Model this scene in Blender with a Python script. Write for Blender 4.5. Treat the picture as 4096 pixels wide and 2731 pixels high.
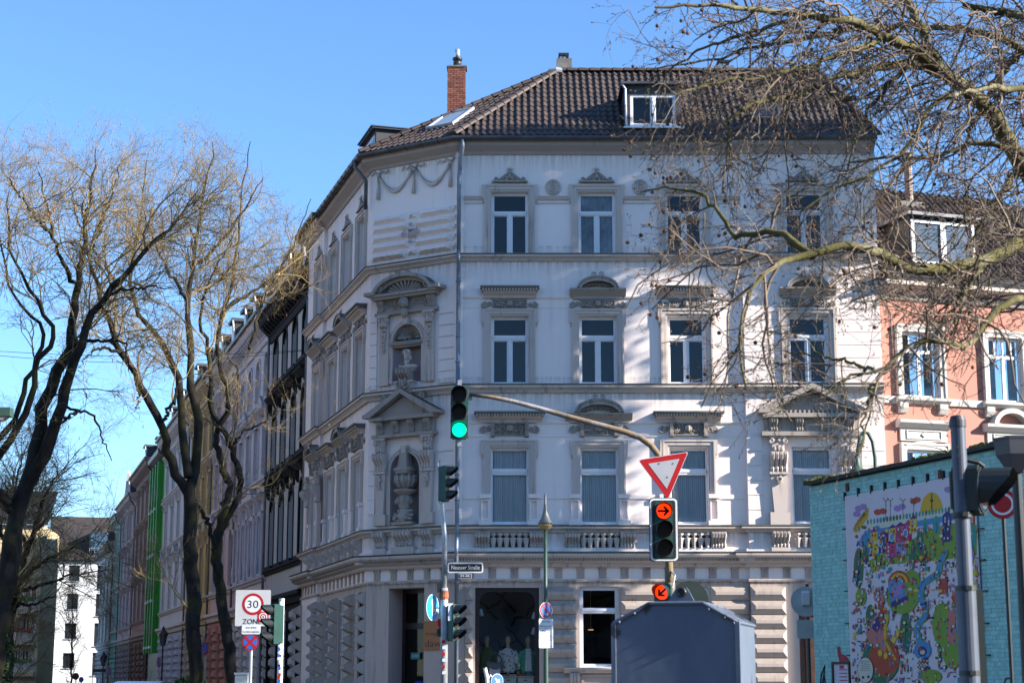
import bpy, bmesh, math, random
import numpy as np
from math import sin, cos, tan, pi, radians, sqrt, atan2
from mathutils import Matrix, Vector
R = random.Random(7)
scene = bpy.context.scene
for o in list(bpy.data.objects): bpy.data.objects.remove(o)
# ------------------------------------------------------------------ camera, sky, sun, exposure
FPX, PITCH, CAMH = 7000.0, radians(10.87), 1.6      # focal length in pixels of the 4096 px photograph
cd = bpy.data.cameras.new('Camera'); cam = bpy.data.objects.new('Camera', cd)
scene.collection.objects.link(cam); scene.camera = cam
cd.sensor_width = 36; cd.lens = FPX / 4096 * 36; cd.clip_end = 3000; cd.clip_start = 0.2
cam.location = (0, 0, CAMH); cam.rotation_euler = (pi / 2 + PITCH, 0, 0)
cd.dof.use_dof = True; cd.dof.focus_distance = 46; cd.dof.aperture_fstop = 4.0
scene.render.resolution_x, scene.render.resolution_y = 1024, 682
SUN = Vector((2.75, -0.85, 1.30)).normalized()
SUN_EL = math.asin(SUN.z); SUN_AZ = atan2(SUN.x, SUN.y)
w = bpy.data.worlds.new('World'); scene.world = w; w.use_nodes = True
wn = w.node_tree; bg = wn.nodes['Background']
sk = wn.nodes.new('ShaderNodeTexSky'); sk.sky_type = 'NISHITA'; sk.sun_disc = False
sk.sun_elevation = SUN_EL; sk.sun_rotation = SUN_AZ
sk.air_density = 1.0; sk.dust_density = 0.0; sk.ozone_density = 7.0; sk.altitude = 50
wn.links.new(sk.outputs[0], bg.inputs[0]); bg.inputs[1].default_value = 0.105
sl = bpy.data.lights.new('Sun', 'SUN'); sl.energy = 4.8; sl.angle = radians(0.53); sl.color = (1, .93, .83)
so = bpy.data.objects.new('Sun', sl); scene.collection.objects.link(so)
so.rotation_euler = (-SUN).to_track_quat('-Z', 'Y').to_euler()
vs = scene.view_settings
vs.view_transform = 'Standard'; vs.look = 'None'; vs.exposure = 1.5; vs.gamma = 1; vs.use_curve_mapping = False
scene.render.engine = 'CYCLES'
scene.cycles.max_bounces = 6; scene.cycles.diffuse_bounces = 3; scene.cycles.glossy_bounces = 3
scene.cycles.transparent_max_bounces = 12; scene.cycles.caustics_reflective = False; scene.cycles.caustics_refractive = False
# ------------------------------------------------------------------ helpers: pixels to places
def ray(px, py):
    u = (px - 2048) / FPX; v = (1365.5 - py) / FPX
    return Vector((u, cos(PITCH) - v * sin(PITCH), sin(PITCH) + v * cos(PITCH)))
def at(px, py, Y):
    d = ray(px, py); return Vector((0, 0, CAMH)) + d * (Y / d.y)
def FR(ox, oy, th): return (ox, oy, th)
def on(fr, px, py, out=0.0):
    """pixel -> (x, z) in a facade frame (origin, heading of its x axis), on the plane `out` metres in front of it"""
    ox, oy, th = fr; n = Vector((sin(th), -cos(th), 0)); d = ray(px, py)
    o = Vector((ox, oy, 0)) + n * out
    t = (o.dot(n)) / d.dot(n); p = d * t
    return ((p.x - ox) * cos(th) + (p.y - oy) * sin(th), p.z + CAMH)
def frm(fr, base=(0, 0, 0)):
    return Matrix.Translation((fr[0] - base[0], fr[1] - base[1], -base[2])) @ Matrix.Rotation(fr[2], 4, 'Z')
# ------------------------------------------------------------------ helpers: objects
COL = scene.collection
def tag(o, label=None, cat=None, group=None, kind=None):
    if label: o['label'] = label
    if cat: o['category'] = cat
    if group: o['group'] = group
    if kind: o['kind'] = kind
    return o
def empty(name, loc, label=None, cat=None, group=None, rz=0):
    o = bpy.data.objects.new(name, None); COL.objects.link(o); o.location = loc; o.rotation_euler = (0, 0, rz)
    o.empty_display_size = .2
    return tag(o, label, cat, group)
def copy_tree(o, parent=None):
    c = o.copy(); COL.objects.link(c)
    if parent is not None: c.parent = parent
    for ch in list(o.children): copy_tree(ch, c)
    return c
class MB:
    def __init__(s, M=None): s.v = []; s.f = []; s.m = []; s.M = M; s.mi = 0
    def add(s, vs, fs, m=None):
        b = len(s.v)
        if s.M is not None: vs = [tuple(s.M @ Vector(p)) for p in vs]
        s.v.extend(vs); s.f.extend([tuple(i + b for i in f) for f in fs]); s.m.extend([s.mi if m is None else m] * len(fs))
        return s
    def box(s, x0, x1, y0, y1, z0, z1, m=None):
        return s.add([(x0,y0,z0),(x1,y0,z0),(x1,y1,z0),(x0,y1,z0),(x0,y0,z1),(x1,y0,z1),(x1,y1,z1),(x0,y1,z1)],
              [(0,3,2,1),(4,5,6,7),(0,1,5,4),(1,2,6,5),(2,3,7,6),(3,0,4,7)], m)
    def quad(s, a, b, c, d, m=None): return s.add([a, b, c, d], [(0,1,2,3)], m)
    def xz(s, pts, y0, y1, m=None):           # polygon in x,z pushed from y0 to y1
        n = len(pts); vs = [(x, y0, z) for x, z in pts] + [(x, y1, z) for x, z in pts]
        return s.add(vs, [tuple(range(n)), tuple(range(2*n-1, n-1, -1))] + [(i, (i+1) % n, n + (i+1) % n, n + i) for i in range(n)], m)
    def yz(s, pts, x0, x1, m=None):           # polygon in y,z pushed along x
        n = len(pts); vs = [(x0, y, z) for y, z in pts] + [(x1, y, z) for y, z in pts]
        return s.add(vs, [tuple(range(n)), tuple(range(2*n-1, n-1, -1))] + [(i, (i+1) % n, n + (i+1) % n, n + i) for i in range(n)], m)
    def xy(s, pts, z0, z1, m=None):
        n = len(pts); vs = [(x, y, z0) for x, y in pts] + [(x, y, z1) for x, y in pts]
        return s.add(vs, [tuple(range(n)), tuple(range(2*n-1, n-1, -1))] + [(i, (i+1) % n, n + (i+1) % n, n + i) for i in range(n)], m)
    def lathe(s, cx, cy, prof, n=12, m=None, a0=0, a1=2*pi):
        full = abs(a1 - a0 - 2*pi) < 1e-6; k = n if full else n + 1
        vs = [(cx + r*cos(a0 + (a1-a0)*i/n), cy + r*sin(a0 + (a1-a0)*i/n), z) for r, z in prof for i in range(k)]
        fs = []
        for j in range(len(prof) - 1):
            for i in range(n):
                i2 = (i + 1) % k; fs.append((j*k+i, j*k+i2, (j+1)*k+i2, (j+1)*k+i))
        if full: fs += [tuple(range(k))[::-1], tuple(range((len(prof)-1)*k, len(prof)*k))]
        return s.add(vs, fs, m)
    def tube(s, path, r, n=8, m=None, cap=True):
        path = [Vector(p) for p in path]; k = len(path); rr = r if isinstance(r, (list, tuple)) else [r] * k
        vs = []; fs = []; ref = None
        for i, p in enumerate(path):
            t = (path[min(i+1, k-1)] - path[max(i-1, 0)]).normalized()
            if ref is None: ref = t.orthogonal().normalized()
            ref = (ref - t * ref.dot(t)); ref = ref.normalized() if ref.length > 1e-6 else t.orthogonal().normalized()
            b = t.cross(ref)
            for j in range(n):
                a = 2*pi*j/n; vs.append(tuple(p + (ref*cos(a) + b*sin(a)) * rr[i]))
        for i in range(k-1):
            for j in range(n): fs.append((i*n+j, i*n+(j+1)%n, (i+1)*n+(j+1)%n, (i+1)*n+j))
        if cap: fs += [tuple(range(n))[::-1], tuple(range((k-1)*n, k*n))]
        return s.add(vs, fs, m)
    def ball(s, c, r, nu=8, nv=6, m=None):
        r = r if isinstance(r, (list, tuple)) else (r, r, r)
        vs = [(c[0], c[1], c[2] - r[2])]; fs = []
        for j in range(1, nv):
            t = pi*j/nv - pi/2
            for i in range(nu): vs.append((c[0]+r[0]*cos(t)*cos(2*pi*i/nu), c[1]+r[1]*cos(t)*sin(2*pi*i/nu), c[2]+r[2]*sin(t)))
        vs.append((c[0], c[1], c[2] + r[2])); L = len(vs) - 1
        for i in range(nu):
            fs.append((0, 1+(i+1)%nu, 1+i)); fs.append((L, L-nu+i, L-nu+(i+1)%nu))
            for j in range(nv-2): fs.append((1+j*nu+i, 1+j*nu+(i+1)%nu, 1+(j+1)*nu+(i+1)%nu, 1+(j+1)*nu+i))
        return s.add(vs, fs, m)
    def scroll(s, cx, cz, y, r, turns=1.6, th=.02, flip=1, a0=0, n=14, m=None):
        path = []
        for i in range(n+1):
            t = i/n; a = a0 + flip*2*pi*turns*t; q = r*(1-.8*t)
            path.append((cx + q*cos(a), y, cz + q*sin(a)))
        return s.tube(path, [th*(1-.4*i/n) for i in range(n+1)], 5, m)
    def build(s, name, mat, parent=None, smooth=False, kind=None):
        if name in ('wall', 'gable_wall', 'arched_hood', 'niche_arch'):
            ix = {}; mp = []
            for p in s.v:
                k = (round(p[0],3), round(p[1],3), round(p[2],3)); mp.append(ix.setdefault(k, len(ix)))
            s.v = list(ix); F = []; G = []
            for f, m_ in zip(s.f, s.m):
                g = tuple(dict.fromkeys(mp[i] for i in f))
                if len(g) > 2: F.append(g); G.append(m_)
            s.f, s.m = F, G
        me = bpy.data.meshes.new(name); me.from_pydata(s.v, [], s.f)
        mats = mat if isinstance(mat, (list, tuple)) else [mat]
        for q in mats: me.materials.append(q)
        if len(mats) > 1: me.polygons.foreach_set('material_index', s.m)
        if smooth:
            try: me.shade_auto_smooth
            except Exception: pass
            me.polygons.foreach_set('use_smooth', [True]*len(me.polygons))
        me.update()
        return link(name, me, parent, kind)
def link(name, me, parent=None, kind=None, loc=None):
    o = bpy.data.objects.new(name, me); COL.objects.link(o)
    if parent is not None: o.parent = parent
    if kind: o['kind'] = kind
    if loc is not None: o.location = loc
    return o
def moulding(mb, path, prof, closed=False):
    """profile of (out, z) points swept with mitres along a plan path that runs left to right seen from outside"""
    P = [Vector((p[0], p[1])) for p in path]; n = len(P); k = len(prof); vs = []
    for i in range(n):
        ds = []
        if i > 0: ds.append((P[i] - P[i-1]).normalized())
        if i < n-1: ds.append((P[i+1] - P[i]).normalized())
        ns = [Vector((d.y, -d.x)) for d in ds]
        m = ns[0] if len(ns) == 1 else (ns[0] + ns[1]) / max(.25, 1 + ns[0].dot(ns[1]))
        for o_, z in prof: q = P[i] + m * o_; vs.append((q.x, q.y, z))
    fs = [(i*k+j, i*k+(j+1)%k, (i+1)*k+(j+1)%k, (i+1)*k+j) for i in range(n-1) for j in range(k)]
    fs += [tuple(range(k))[::-1], tuple(range((n-1)*k, n*k))]
    return mb.add(vs, fs)
def wall_mesh(mb, x0, x1, z0, z1, ops, y=0.0, depth=.25):
    """wall face with rectangular openings and their reveals; outside is -y"""
    xs = sorted({x0, x1} | {v for o in ops for v in (o[0], o[1]) if x0 < v < x1}); zs = sorted({z0, z1} | {v for o in ops for v in (o[2], o[3]) if z0 < v < z1})
    for i in range(len(xs)-1):
        for j in range(len(zs)-1):
            cx, cz = (xs[i]+xs[i+1])/2, (zs[j]+zs[j+1])/2
            if any(o[0] < cx < o[1] and o[2] < cz < o[3] for o in ops): continue
            mb.quad((xs[i],y,zs[j]), (xs[i+1],y,zs[j]), (xs[i+1],y,zs[j+1]), (xs[i],y,zs[j+1]))
    for o in ops:
        a, b, c, d = o[:4]; q = y + depth
        mb.quad((a,y,c),(a,q,c),(a,q,d),(a,y,d)); mb.quad((b,y,c),(b,y,d),(b,q,d),(b,q,c))
        mb.quad((a,y,d),(a,q,d),(b,q,d),(b,y,d)); mb.quad((a,y,c),(b,y,c),(b,q,c),(a,q,c))
_tc = {}
def text_mb(mb, s, x, z, h, y, m=None, w=None, align='CENTER', up=True):
    """flat lettering in the x,z plane at depth y (letters h high, fitted to width w)"""
    if s not in _tc:
        cu = bpy.data.curves.new('t', 'FONT'); cu.body = s; cu.align_x = 'LEFT'; cu.size = 1; cu.resolution_u = 3
        o = bpy.data.objects.new('t', cu); COL.objects.link(o); dg = bpy.context.evaluated_depsgraph_get(); dg.update()
        me = o.evaluated_get(dg).to_mesh(); V = [tuple(v.co) for v in me.vertices]; F = [tuple(p.vertices) for p in me.polygons]
        o.evaluated_get(dg).to_mesh_clear(); bpy.data.objects.remove(o); bpy.data.curves.remove(cu); _tc[s] = (V, F)
    V, F = _tc[s]
    if not V: return mb
    ax = min(v[0] for v in V); bx_ = max(v[0] for v in V); W = bx_ - ax; k = h / .70; kx = w / W if w else k
    x0 = x - W*kx/2 if align == 'CENTER' else x
    return mb.add([(x0 + (v[0]-ax)*kx, y, z + v[1]*k) for v in V], F, m)
# ------------------------------------------------------------------ materials (all procedural)
def mk(name):
    m = bpy.data.materials.new(name); m.use_nodes = True; nt = m.node_tree
    return m, nt, nt.nodes['Principled BSDF']
def nz(nt, scale, vec=(1,1,1), detail=4, rough=.6, obj=False):
    if obj: src = nt.nodes.new('ShaderNodeTexCoord').outputs['Object']
    else: src = nt.nodes.new('ShaderNodeNewGeometry').outputs['Position']
    mp = nt.nodes.new('ShaderNodeMapping'); mp.inputs['Scale'].default_value = vec; nt.links.new(src, mp.inputs['Vector'])
    n = nt.nodes.new('ShaderNodeTexNoise'); n.inputs['Scale'].default_value = scale; n.inputs['Detail'].default_value = detail; n.inputs['Roughness'].default_value = rough
    nt.links.new(mp.outputs[0], n.inputs['Vector']); return n.outputs['Fac']
def ramp(nt, fac, a, b, ca=0., cb=1.):
    r = nt.nodes.new('ShaderNodeMapRange'); r.inputs[1].default_value = a; r.inputs[2].default_value = b; r.inputs[3].default_value = ca; r.inputs[4].default_value = cb
    nt.links.new(fac, r.inputs[0]); return r.outputs[0]
def mixc(nt, fac, a, b, mode='MIX'):
    x = nt.nodes.new('ShaderNodeMix'); x.data_type = 'RGBA'; x.blend_type = mode
    for v, i in ((fac, 0), (a, 6), (b, 7)):
        if isinstance(v, (int, float)): x.inputs[i].default_value = v
        elif isinstance(v, (tuple, list)): x.inputs[i].default_value = (*v[:3], 1)
        else: nt.links.new(v, x.inputs[i])
    return x.outputs[2]
def bump(nt, b, h, strength=.3, dist=.01):
    n = nt.nodes.new('ShaderNodeBump'); n.inputs['Strength'].default_value = strength; n.inputs['Distance'].default_value = dist
    nt.links.new(h, n.inputs['Height']); nt.links.new(n.outputs[0], b.inputs['Normal'])
def plain(name, col, rough=.6, metal=0., var=.12, scale=3., bmp=0., spec=None, obj=False):
    m, nt, b = mk(name); f = nz(nt, scale, obj=obj)
    dk = tuple(c*(1-var) for c in col); lt = tuple(min(1, c*(1+var)) for c in col)
    nt.links.new(mixc(nt, ramp(nt, f, .3, .7), dk, lt), b.inputs['Base Color'])
    b.inputs['Roughness'].default_value = rough; b.inputs['Metallic'].default_value = metal
    if spec is not None: b.inputs['Specular IOR Level'].default_value = spec
    if bmp: bump(nt, b, nz(nt, scale*12), bmp)
    return m
def stucco(name, col, dirt=(.25,.22,.2), amount=.35, moss=.0, bmp=.15, rough=.88):
    m, nt, b = mk(name)
    big = nz(nt, .35, (1,1,.7), 5); streak = nz(nt, 2.2, (2.2,2.2,.16), 5, .65); fine = nz(nt, 14, detail=3)
    c = mixc(nt, ramp(nt, big, .35, .7, 0, .35), col, tuple(x*.86 for x in col))
    c = mixc(nt, ramp(nt, streak, .56, .78, 0, amount), c, dirt)
    c = mixc(nt, ramp(nt, fine, .3, .7, 0, .12), c, tuple(x*.8 for x in col))
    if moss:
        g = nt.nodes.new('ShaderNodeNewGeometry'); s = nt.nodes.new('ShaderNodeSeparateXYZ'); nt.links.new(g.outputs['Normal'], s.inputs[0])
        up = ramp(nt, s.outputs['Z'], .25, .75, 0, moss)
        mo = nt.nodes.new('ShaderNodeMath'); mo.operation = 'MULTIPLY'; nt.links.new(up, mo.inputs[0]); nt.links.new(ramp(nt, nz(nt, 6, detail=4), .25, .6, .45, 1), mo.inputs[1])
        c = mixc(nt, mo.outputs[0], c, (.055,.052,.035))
    nt.links.new(c, b.inputs['Base Color']); b.inputs['Roughness'].default_value = rough
    b.inputs['Specular IOR Level'].default_value = .25
    if bmp: bump(nt, b, nz(nt, 45, detail=3), bmp, .006)
    return m
def glass(name, tint=(.75,.8,.82), refl=1.0):
    m, nt, b = mk(name); nt.nodes.remove(b)
    out = nt.nodes['Material Output']; tr = nt.nodes.new('ShaderNodeBsdfTransparent'); tr.inputs[0].default_value = (*tint, 1)
    gl = nt.nodes.new('ShaderNodeBsdfGlossy'); gl.inputs['Roughness'].default_value = .015; gl.inputs[0].default_value = (.92,.96,1,1)
    fr = nt.nodes.new('ShaderNodeFresnel'); fr.inputs['IOR'].default_value = 1.47 if refl == 1.0 else refl
    bp = nt.nodes.new('ShaderNodeBump'); bp.inputs['Strength'].default_value = .05; bp.inputs['Distance'].default_value = .05
    nt.links.new(nz(nt, 1.3, detail=1), bp.inputs['Height']); nt.links.new(bp.outputs[0], gl.inputs['Normal'])
    mx = nt.nodes.new('ShaderNodeMixShader'); nt.links.new(fr.outputs[0], mx.inputs[0]); nt.links.new(tr.outputs[0], mx.inputs[1]); nt.links.new(gl.outputs[0], mx.inputs[2])
    nt.links.new(mx.outputs[0], out.inputs['Surface']); return m
def emit(name, col, st):
    m, nt, b = mk(name); f = nz(nt, 90, detail=2, obj=True)
    nt.links.new(mixc(nt, ramp(nt, f, .3, .7), tuple(c*.55 for c in col), col), b.inputs['Base Color'])
    nt.links.new(mixc(nt, ramp(nt, f, .3, .7), tuple(c*.6 for c in col), col), b.inputs['Emission Color']); b.inputs['Emission Strength'].default_value = st
    b.inputs['Roughness'].default_value = .3; return m
MT = {}
MT['white'] = stucco('grey_white_stucco', (.88,.765,.715), (.36,.29,.25), .30)
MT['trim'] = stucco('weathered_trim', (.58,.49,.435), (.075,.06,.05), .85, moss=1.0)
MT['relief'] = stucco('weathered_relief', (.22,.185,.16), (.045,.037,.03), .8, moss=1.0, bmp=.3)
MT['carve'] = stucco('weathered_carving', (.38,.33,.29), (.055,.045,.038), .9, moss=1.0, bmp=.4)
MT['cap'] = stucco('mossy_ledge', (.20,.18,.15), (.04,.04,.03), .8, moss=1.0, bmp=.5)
MT['beige'] = stucco('ground_floor_stucco', (.54,.43,.365), (.14,.10,.08), .6)
MT['block'] = stucco('rustic_block', (.48,.395,.34), (.08,.06,.05), .75, moss=.45)
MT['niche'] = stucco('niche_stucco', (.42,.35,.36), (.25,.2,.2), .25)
MT['frame'] = plain('white_window_frame', (.74,.74,.76), .45, var=.04)
MT['glass'] = glass('window_glass', (.86,.90,.92))
MT['shopglass'] = glass('shop_glass', (.95,.96,.96), 1.38)
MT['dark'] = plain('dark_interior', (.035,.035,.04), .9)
MT['curtain'] = None
MT['zinc'] = plain('grey_zinc', (.085,.09,.10), .45, .55, .25, 2)
MT['pipe'] = plain('blue_grey_downpipe', (.16,.20,.25), .5, .3, .2, 2)
MT['fascia'] = stucco('eave_fascia', (.40,.34,.31), (.18,.15,.13), .4)
# ================================================================== CORNER HOUSE
D = 50.0
TH_C, TH_L = radians(-32.2), radians(-73.5)
def plan_hit(px, py, o, dv):
    d = ray(px, py); h = Vector((d.x, d.y)); o = Vector(o); dv = Vector(dv)
    # o + dv*t = h*s
    det = dv.x * (-h.y) + h.x * dv.y
    return ((-o.x) * (-h.y) + h.x * (-o.y)) / det
X1 = at(1828, 1400, D).x
C1 = Vector((X1, D))
dC = Vector((cos(TH_C), sin(TH_C))); tC = plan_hit(1472, 1900, C1, -dC); C2 = C1 - dC * tC
dL = Vector((cos(TH_L), sin(TH_L))); tL = plan_hit(1222, 2200, C2, -dL); C3 = C2 - dL * tL
X4 = at(3522, 1400, D).x; WF = X4 - X1; LC = tC; LL = tL
FF, CF, LF = (X1, D, 0.0), (C2.x, C2.y, TH_C), (C3.x, C3.y, TH_L)
BASE = (X1, D, 0)
MF, MC, ML = frm(FF, BASE), frm(CF, BASE), frm(LF, BASE)
Zf = lambda y: on(FF, 2300, y)[1]
Xf = lambda x, y=1400: on(FF, x, y)[0]
XS = Xf(2975); RO = .12                     # the right bay of the front stands proud
house = empty('corner_house', BASE, 'four storey grey white ornate corner house with brown tiled roof', 'house')
RL = LL - on(LF, 1296, 1700)[0]             # the far bay of the side facade, seen from its near end
RLx = on(LF, 1296, 1700)[0]
ZE = Zf(585)                                # top of wall
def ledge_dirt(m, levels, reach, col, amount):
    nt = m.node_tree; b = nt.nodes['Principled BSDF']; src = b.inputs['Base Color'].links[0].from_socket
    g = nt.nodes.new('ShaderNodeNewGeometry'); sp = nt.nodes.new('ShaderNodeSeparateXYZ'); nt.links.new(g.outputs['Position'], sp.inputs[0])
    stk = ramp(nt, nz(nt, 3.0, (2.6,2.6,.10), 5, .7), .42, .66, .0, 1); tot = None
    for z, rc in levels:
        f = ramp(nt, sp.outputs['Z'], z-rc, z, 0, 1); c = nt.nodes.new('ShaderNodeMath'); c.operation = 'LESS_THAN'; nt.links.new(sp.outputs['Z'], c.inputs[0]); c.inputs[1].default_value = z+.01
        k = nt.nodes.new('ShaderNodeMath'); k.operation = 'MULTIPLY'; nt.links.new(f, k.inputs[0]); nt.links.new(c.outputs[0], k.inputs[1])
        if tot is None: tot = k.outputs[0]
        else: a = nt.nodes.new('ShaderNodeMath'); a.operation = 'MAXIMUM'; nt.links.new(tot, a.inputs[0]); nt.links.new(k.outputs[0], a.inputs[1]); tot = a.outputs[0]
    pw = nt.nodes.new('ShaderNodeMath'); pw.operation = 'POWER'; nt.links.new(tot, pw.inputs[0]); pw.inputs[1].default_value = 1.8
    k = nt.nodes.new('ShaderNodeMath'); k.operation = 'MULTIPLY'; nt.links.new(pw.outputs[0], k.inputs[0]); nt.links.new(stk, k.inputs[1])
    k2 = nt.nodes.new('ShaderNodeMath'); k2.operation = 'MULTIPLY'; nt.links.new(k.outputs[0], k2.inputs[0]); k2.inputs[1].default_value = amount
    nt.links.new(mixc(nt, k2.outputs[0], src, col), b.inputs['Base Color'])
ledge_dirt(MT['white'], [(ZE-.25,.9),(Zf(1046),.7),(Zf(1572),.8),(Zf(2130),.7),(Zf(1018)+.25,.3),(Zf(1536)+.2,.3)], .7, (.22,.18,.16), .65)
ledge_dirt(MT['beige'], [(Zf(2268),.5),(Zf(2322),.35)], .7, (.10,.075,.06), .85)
# plan outline, object space, left to right
oc2 = Vector((C2.x - X1, C2.y - D)); oc3 = Vector((C3.x - X1, C3.y - D)); oc1 = Vector((0, 0))
nL = Vector((dL.y, -dL.x))
pls = oc3 + dL * RLx
PATH = [oc3 + nL*RO, pls + nL*RO, pls, oc2, oc1, Vector((XS, 0)), Vector((XS, -RO)), Vector((WF, -RO))]
AX = [(1964,2114),(2317,2468),(2671,2823),(3152,3311)]
AX = [(Xf(a), Xf(b)) for a, b in AX]
FL3, FL2, FL1 = (Zf(1018), Zf(768), Zf(858), Zf(843)), (Zf(1536), Zf(1264), Zf(1359), Zf(1340)), (Zf(2096), Zf(1788), Zf(1895), Zf(1874))
# ---- curtains
def lace():
    m, nt, b = mk('lace_curtain')
    wv = nt.nodes.new('ShaderNodeTexWave'); wv.inputs['Scale'].default_value = 5.5; wv.inputs['Distortion'].default_value = 2.2
    mp = nt.nodes.new('ShaderNodeMapping'); mp.inputs['Scale'].default_value = (1,1,.06); g = nt.nodes.new('ShaderNodeNewGeometry')
    nt.links.new(g.outputs['Position'], mp.inputs[0]); nt.links.new(mp.outputs[0], wv.inputs['Vector'])
    dots = nt.nodes.new('ShaderNodeTexVoronoi'); dots.inputs['Scale'].default_value = 6.5; dots.inputs['Randomness'].default_value = .35; nt.links.new(g.outputs['Position'], dots.inputs['Vector'])
    c = mixc(nt, wv.outputs['Fac'], (.66,.65,.64), (.93,.92,.91)); c = mixc(nt, ramp(nt, dots.outputs['Distance'], .12, .3, .6, 0), c, (.92,.91,.90))
    nt.links.new(c, b.inputs['Base Color']); b.inputs['Roughness'].default_value = .9; return m
MT['curtain'] = lace()
MT['drape'] = plain('pale_drape', (.30,.32,.36), .9, var=.5, scale=1.6)
def window(par, M, x0, x1, z0, z1, zt0, zt1, y=.2, fm=None, pm=None, curtain=None, lights=2, fw=.065, name='window', small=False):
    fm = fm or MT['frame']; pm = pm or MT['glass']; mb = MB(M); a = fw
    for (p, q, r, s) in ((x0,x0+a,z0,z1),(x1-a,x1,z0,z1),(x0+a,x1-a,z0,z0+a),(x0+a,x1-a,z1-a,z1)): mb.box(p,q,y,y+.07,r,s)
    mb.box(x0-.02, x1+.02, y-.1, y, z0-.035, z0+.02)
    panes = []
    if zt0 is not None:
        mb.box(x0+a, x1-a, y-.03, y+.06, zt0, zt1); mb.box(x0+a, x1-a, y-.05, y-.03, (zt0+zt1)/2-.01, zt1-.01)
        panes.append((x0+a, x1-a, zt1, z1-a)); top = zt0
    else: top = z1 - a
    if lights == 2:
        xm = (x0+x1)/2; mb.box(xm-.065, xm+.065, y-.015, y+.06, z0+a, top); mb.box(xm-.02, xm+.02, y-.035, y-.015, z0+a, top)
        panes += [(x0+a, xm-.065, z0+a, top), (xm+.065, x1-a, z0+a, top)]
    else: panes.append((x0+a, x1-a, z0+a, top))
    # slim sash edges round each light
    for p in panes:
        e = .022
        for (u, v, r, s) in ((p[0],p[0]+e,p[2],p[3]),(p[1]-e,p[1],p[2],p[3]),(p[0]+e,p[1]-e,p[2],p[2]+e),(p[0]+e,p[1]-e,p[3]-e,p[3])): mb.box(u,v,y+.012,y+.05,r,s)
    wo = mb.build(name, fm, par)
    for p in panes:
        q = MB(M); q.quad((p[0],y+.035,p[2]),(p[1],y+.035,p[2]),(p[1],y+.035,p[3]),(p[0],y+.035,p[3])); q.build('pane', pm, wo)
    if curtain:
        q = MB(M); n = 44; L = []
        for i in range(n+1):
            xx = x0+.05 + (x1-x0-.1)*i/n; L.append((xx, y+.10 + .022*sin(i*1.05+x0) + .012*sin(i*.47+x0*3)))
        vs = [(p[0],p[1],z0+.05) for p in L] + [(p[0],p[1],z1-.03) for p in L]
        q.add(vs, [(i,i+1,n+2+i,n+1+i) for i in range(n)]); q.build('curtain', curtain, wo, smooth=True)
    return wo
def ring(mb, x0, x1, z0, z1, wd, y0, y1, top=True, bottom=False):
    mb.box(x0-wd, x0, y0, y1, z0, z1 + (wd if top else 0)); mb.box(x1, x1+wd, y0, y1, z0, z1 + (wd if top else 0))
    if top: mb.box(x0, x1, y0, y1, z1, z1+wd)
    if bottom: mb.box(x0-wd, x1+wd, y0, y1, z0-wd, z0)
def surround(par, M, x0, x1, z0, z1, y=0., ears=True, full=True):
    mb = MB(M); ring(mb, x0, x1, z0, z1, .055, y-.035, y+.02); ring(mb, x0-.055, x1+.055, z0, z1+.055, .10, y-.07, y+.02); ring(mb, x0-.155, x1+.155, z0, z1+.155, .05, y-.10, y+.02)
    if ears:
        h = .42
        for s, xe in ((-1, x0-.205), (1, x1+.205)):
            mb.box(min(xe, xe+s*.07), max(xe, xe+s*.07), y-.094, y+.02, z1+.205-h, z1+.2035); mb.box(min(xe,xe+s*.05), max(xe,xe+s*.05), y-.06, y+.02, z1+.205-h-.1, z1+.205-h)
    return mb.build('window_surround', MT['trim'] if full else MT['white'], par)
def face(mb, x, z, y, s):
    mb.ball((x, y, z), (.055*s, .05*s, .075*s), 8, 6); mb.ball((x, y-.045*s, z-.005*s), (.012*s, .025*s, .022*s), 5, 4)
    mb.ball((x, y+.01, z+.06*s), (.075*s, .045*s, .04*s), 8, 5); mb.ball((x-.055*s, y+.01, z), (.025*s,.04*s,.07*s), 6, 5); mb.ball((x+.055*s, y+.01, z), (.025*s,.04*s,.07*s), 6, 5)
    mb.ball((x, y-.02*s, z-.05*s), (.025*s,.03*s,.02*s), 6, 4)
def acanthus(mb, x, z, y, w, h, n=4):
    for i in range(n):
        sx = -1 if i % 2 else 1; u = (i//2 + .6) / (n/2)
        mb.scroll(x + sx*w*.5*u, z + h*.12*math.sin(i*2.3), y, h*.34*(1.1-.3*u), 1.3, .016, sx, pi/2*(i%3), 9)
    for i in range(n*2): mb.ball((x + w*(R.random()-.5), y, z + h*.7*(R.random()-.5)), (.02,.018,.03), 5, 4)
def flat_hood(par, M, x0, x1, z0, z1, y=0.):
    mb = MB(M); h = z1-z0; out = .30; zm = z0+h*.58
    mb.yz([(y,z0-.05),(y-.09,z0-.05),(y-.11,z0),(y-.14,z0+h*.15),(y-.24,z0+h*.42),(y-.26,zm),(y,zm)], x0+.05, x1-.05)
    o = mb.build('window_hood', MT['trim'], par)
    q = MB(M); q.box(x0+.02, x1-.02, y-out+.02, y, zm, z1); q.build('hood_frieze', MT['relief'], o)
    q = MB(M); n = int((x1-x0)/.085)
    for i in range(n): xx = x0 + (i+.28)*(x1-x0)/n; q.box(xx, xx+.045, y-out-.012, y-out+.02, zm+.01, z1-.015)
    q.build('dentils', MT['trim'], o, kind='stuff')
    q = MB(M); q.box(x0-.04, x1+.04, y-out-.06, y, z1, z1+.05); q.build('hood_cap', MT['cap'], o); return o
def arc_pts(cx, cz, rx, rz, a0, a1, n): return [(cx + rx*cos(a0+(a1-a0)*i/n), cz + rz*sin(a0+(a1-a0)*i/n)) for i in range(n+1)]
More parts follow.
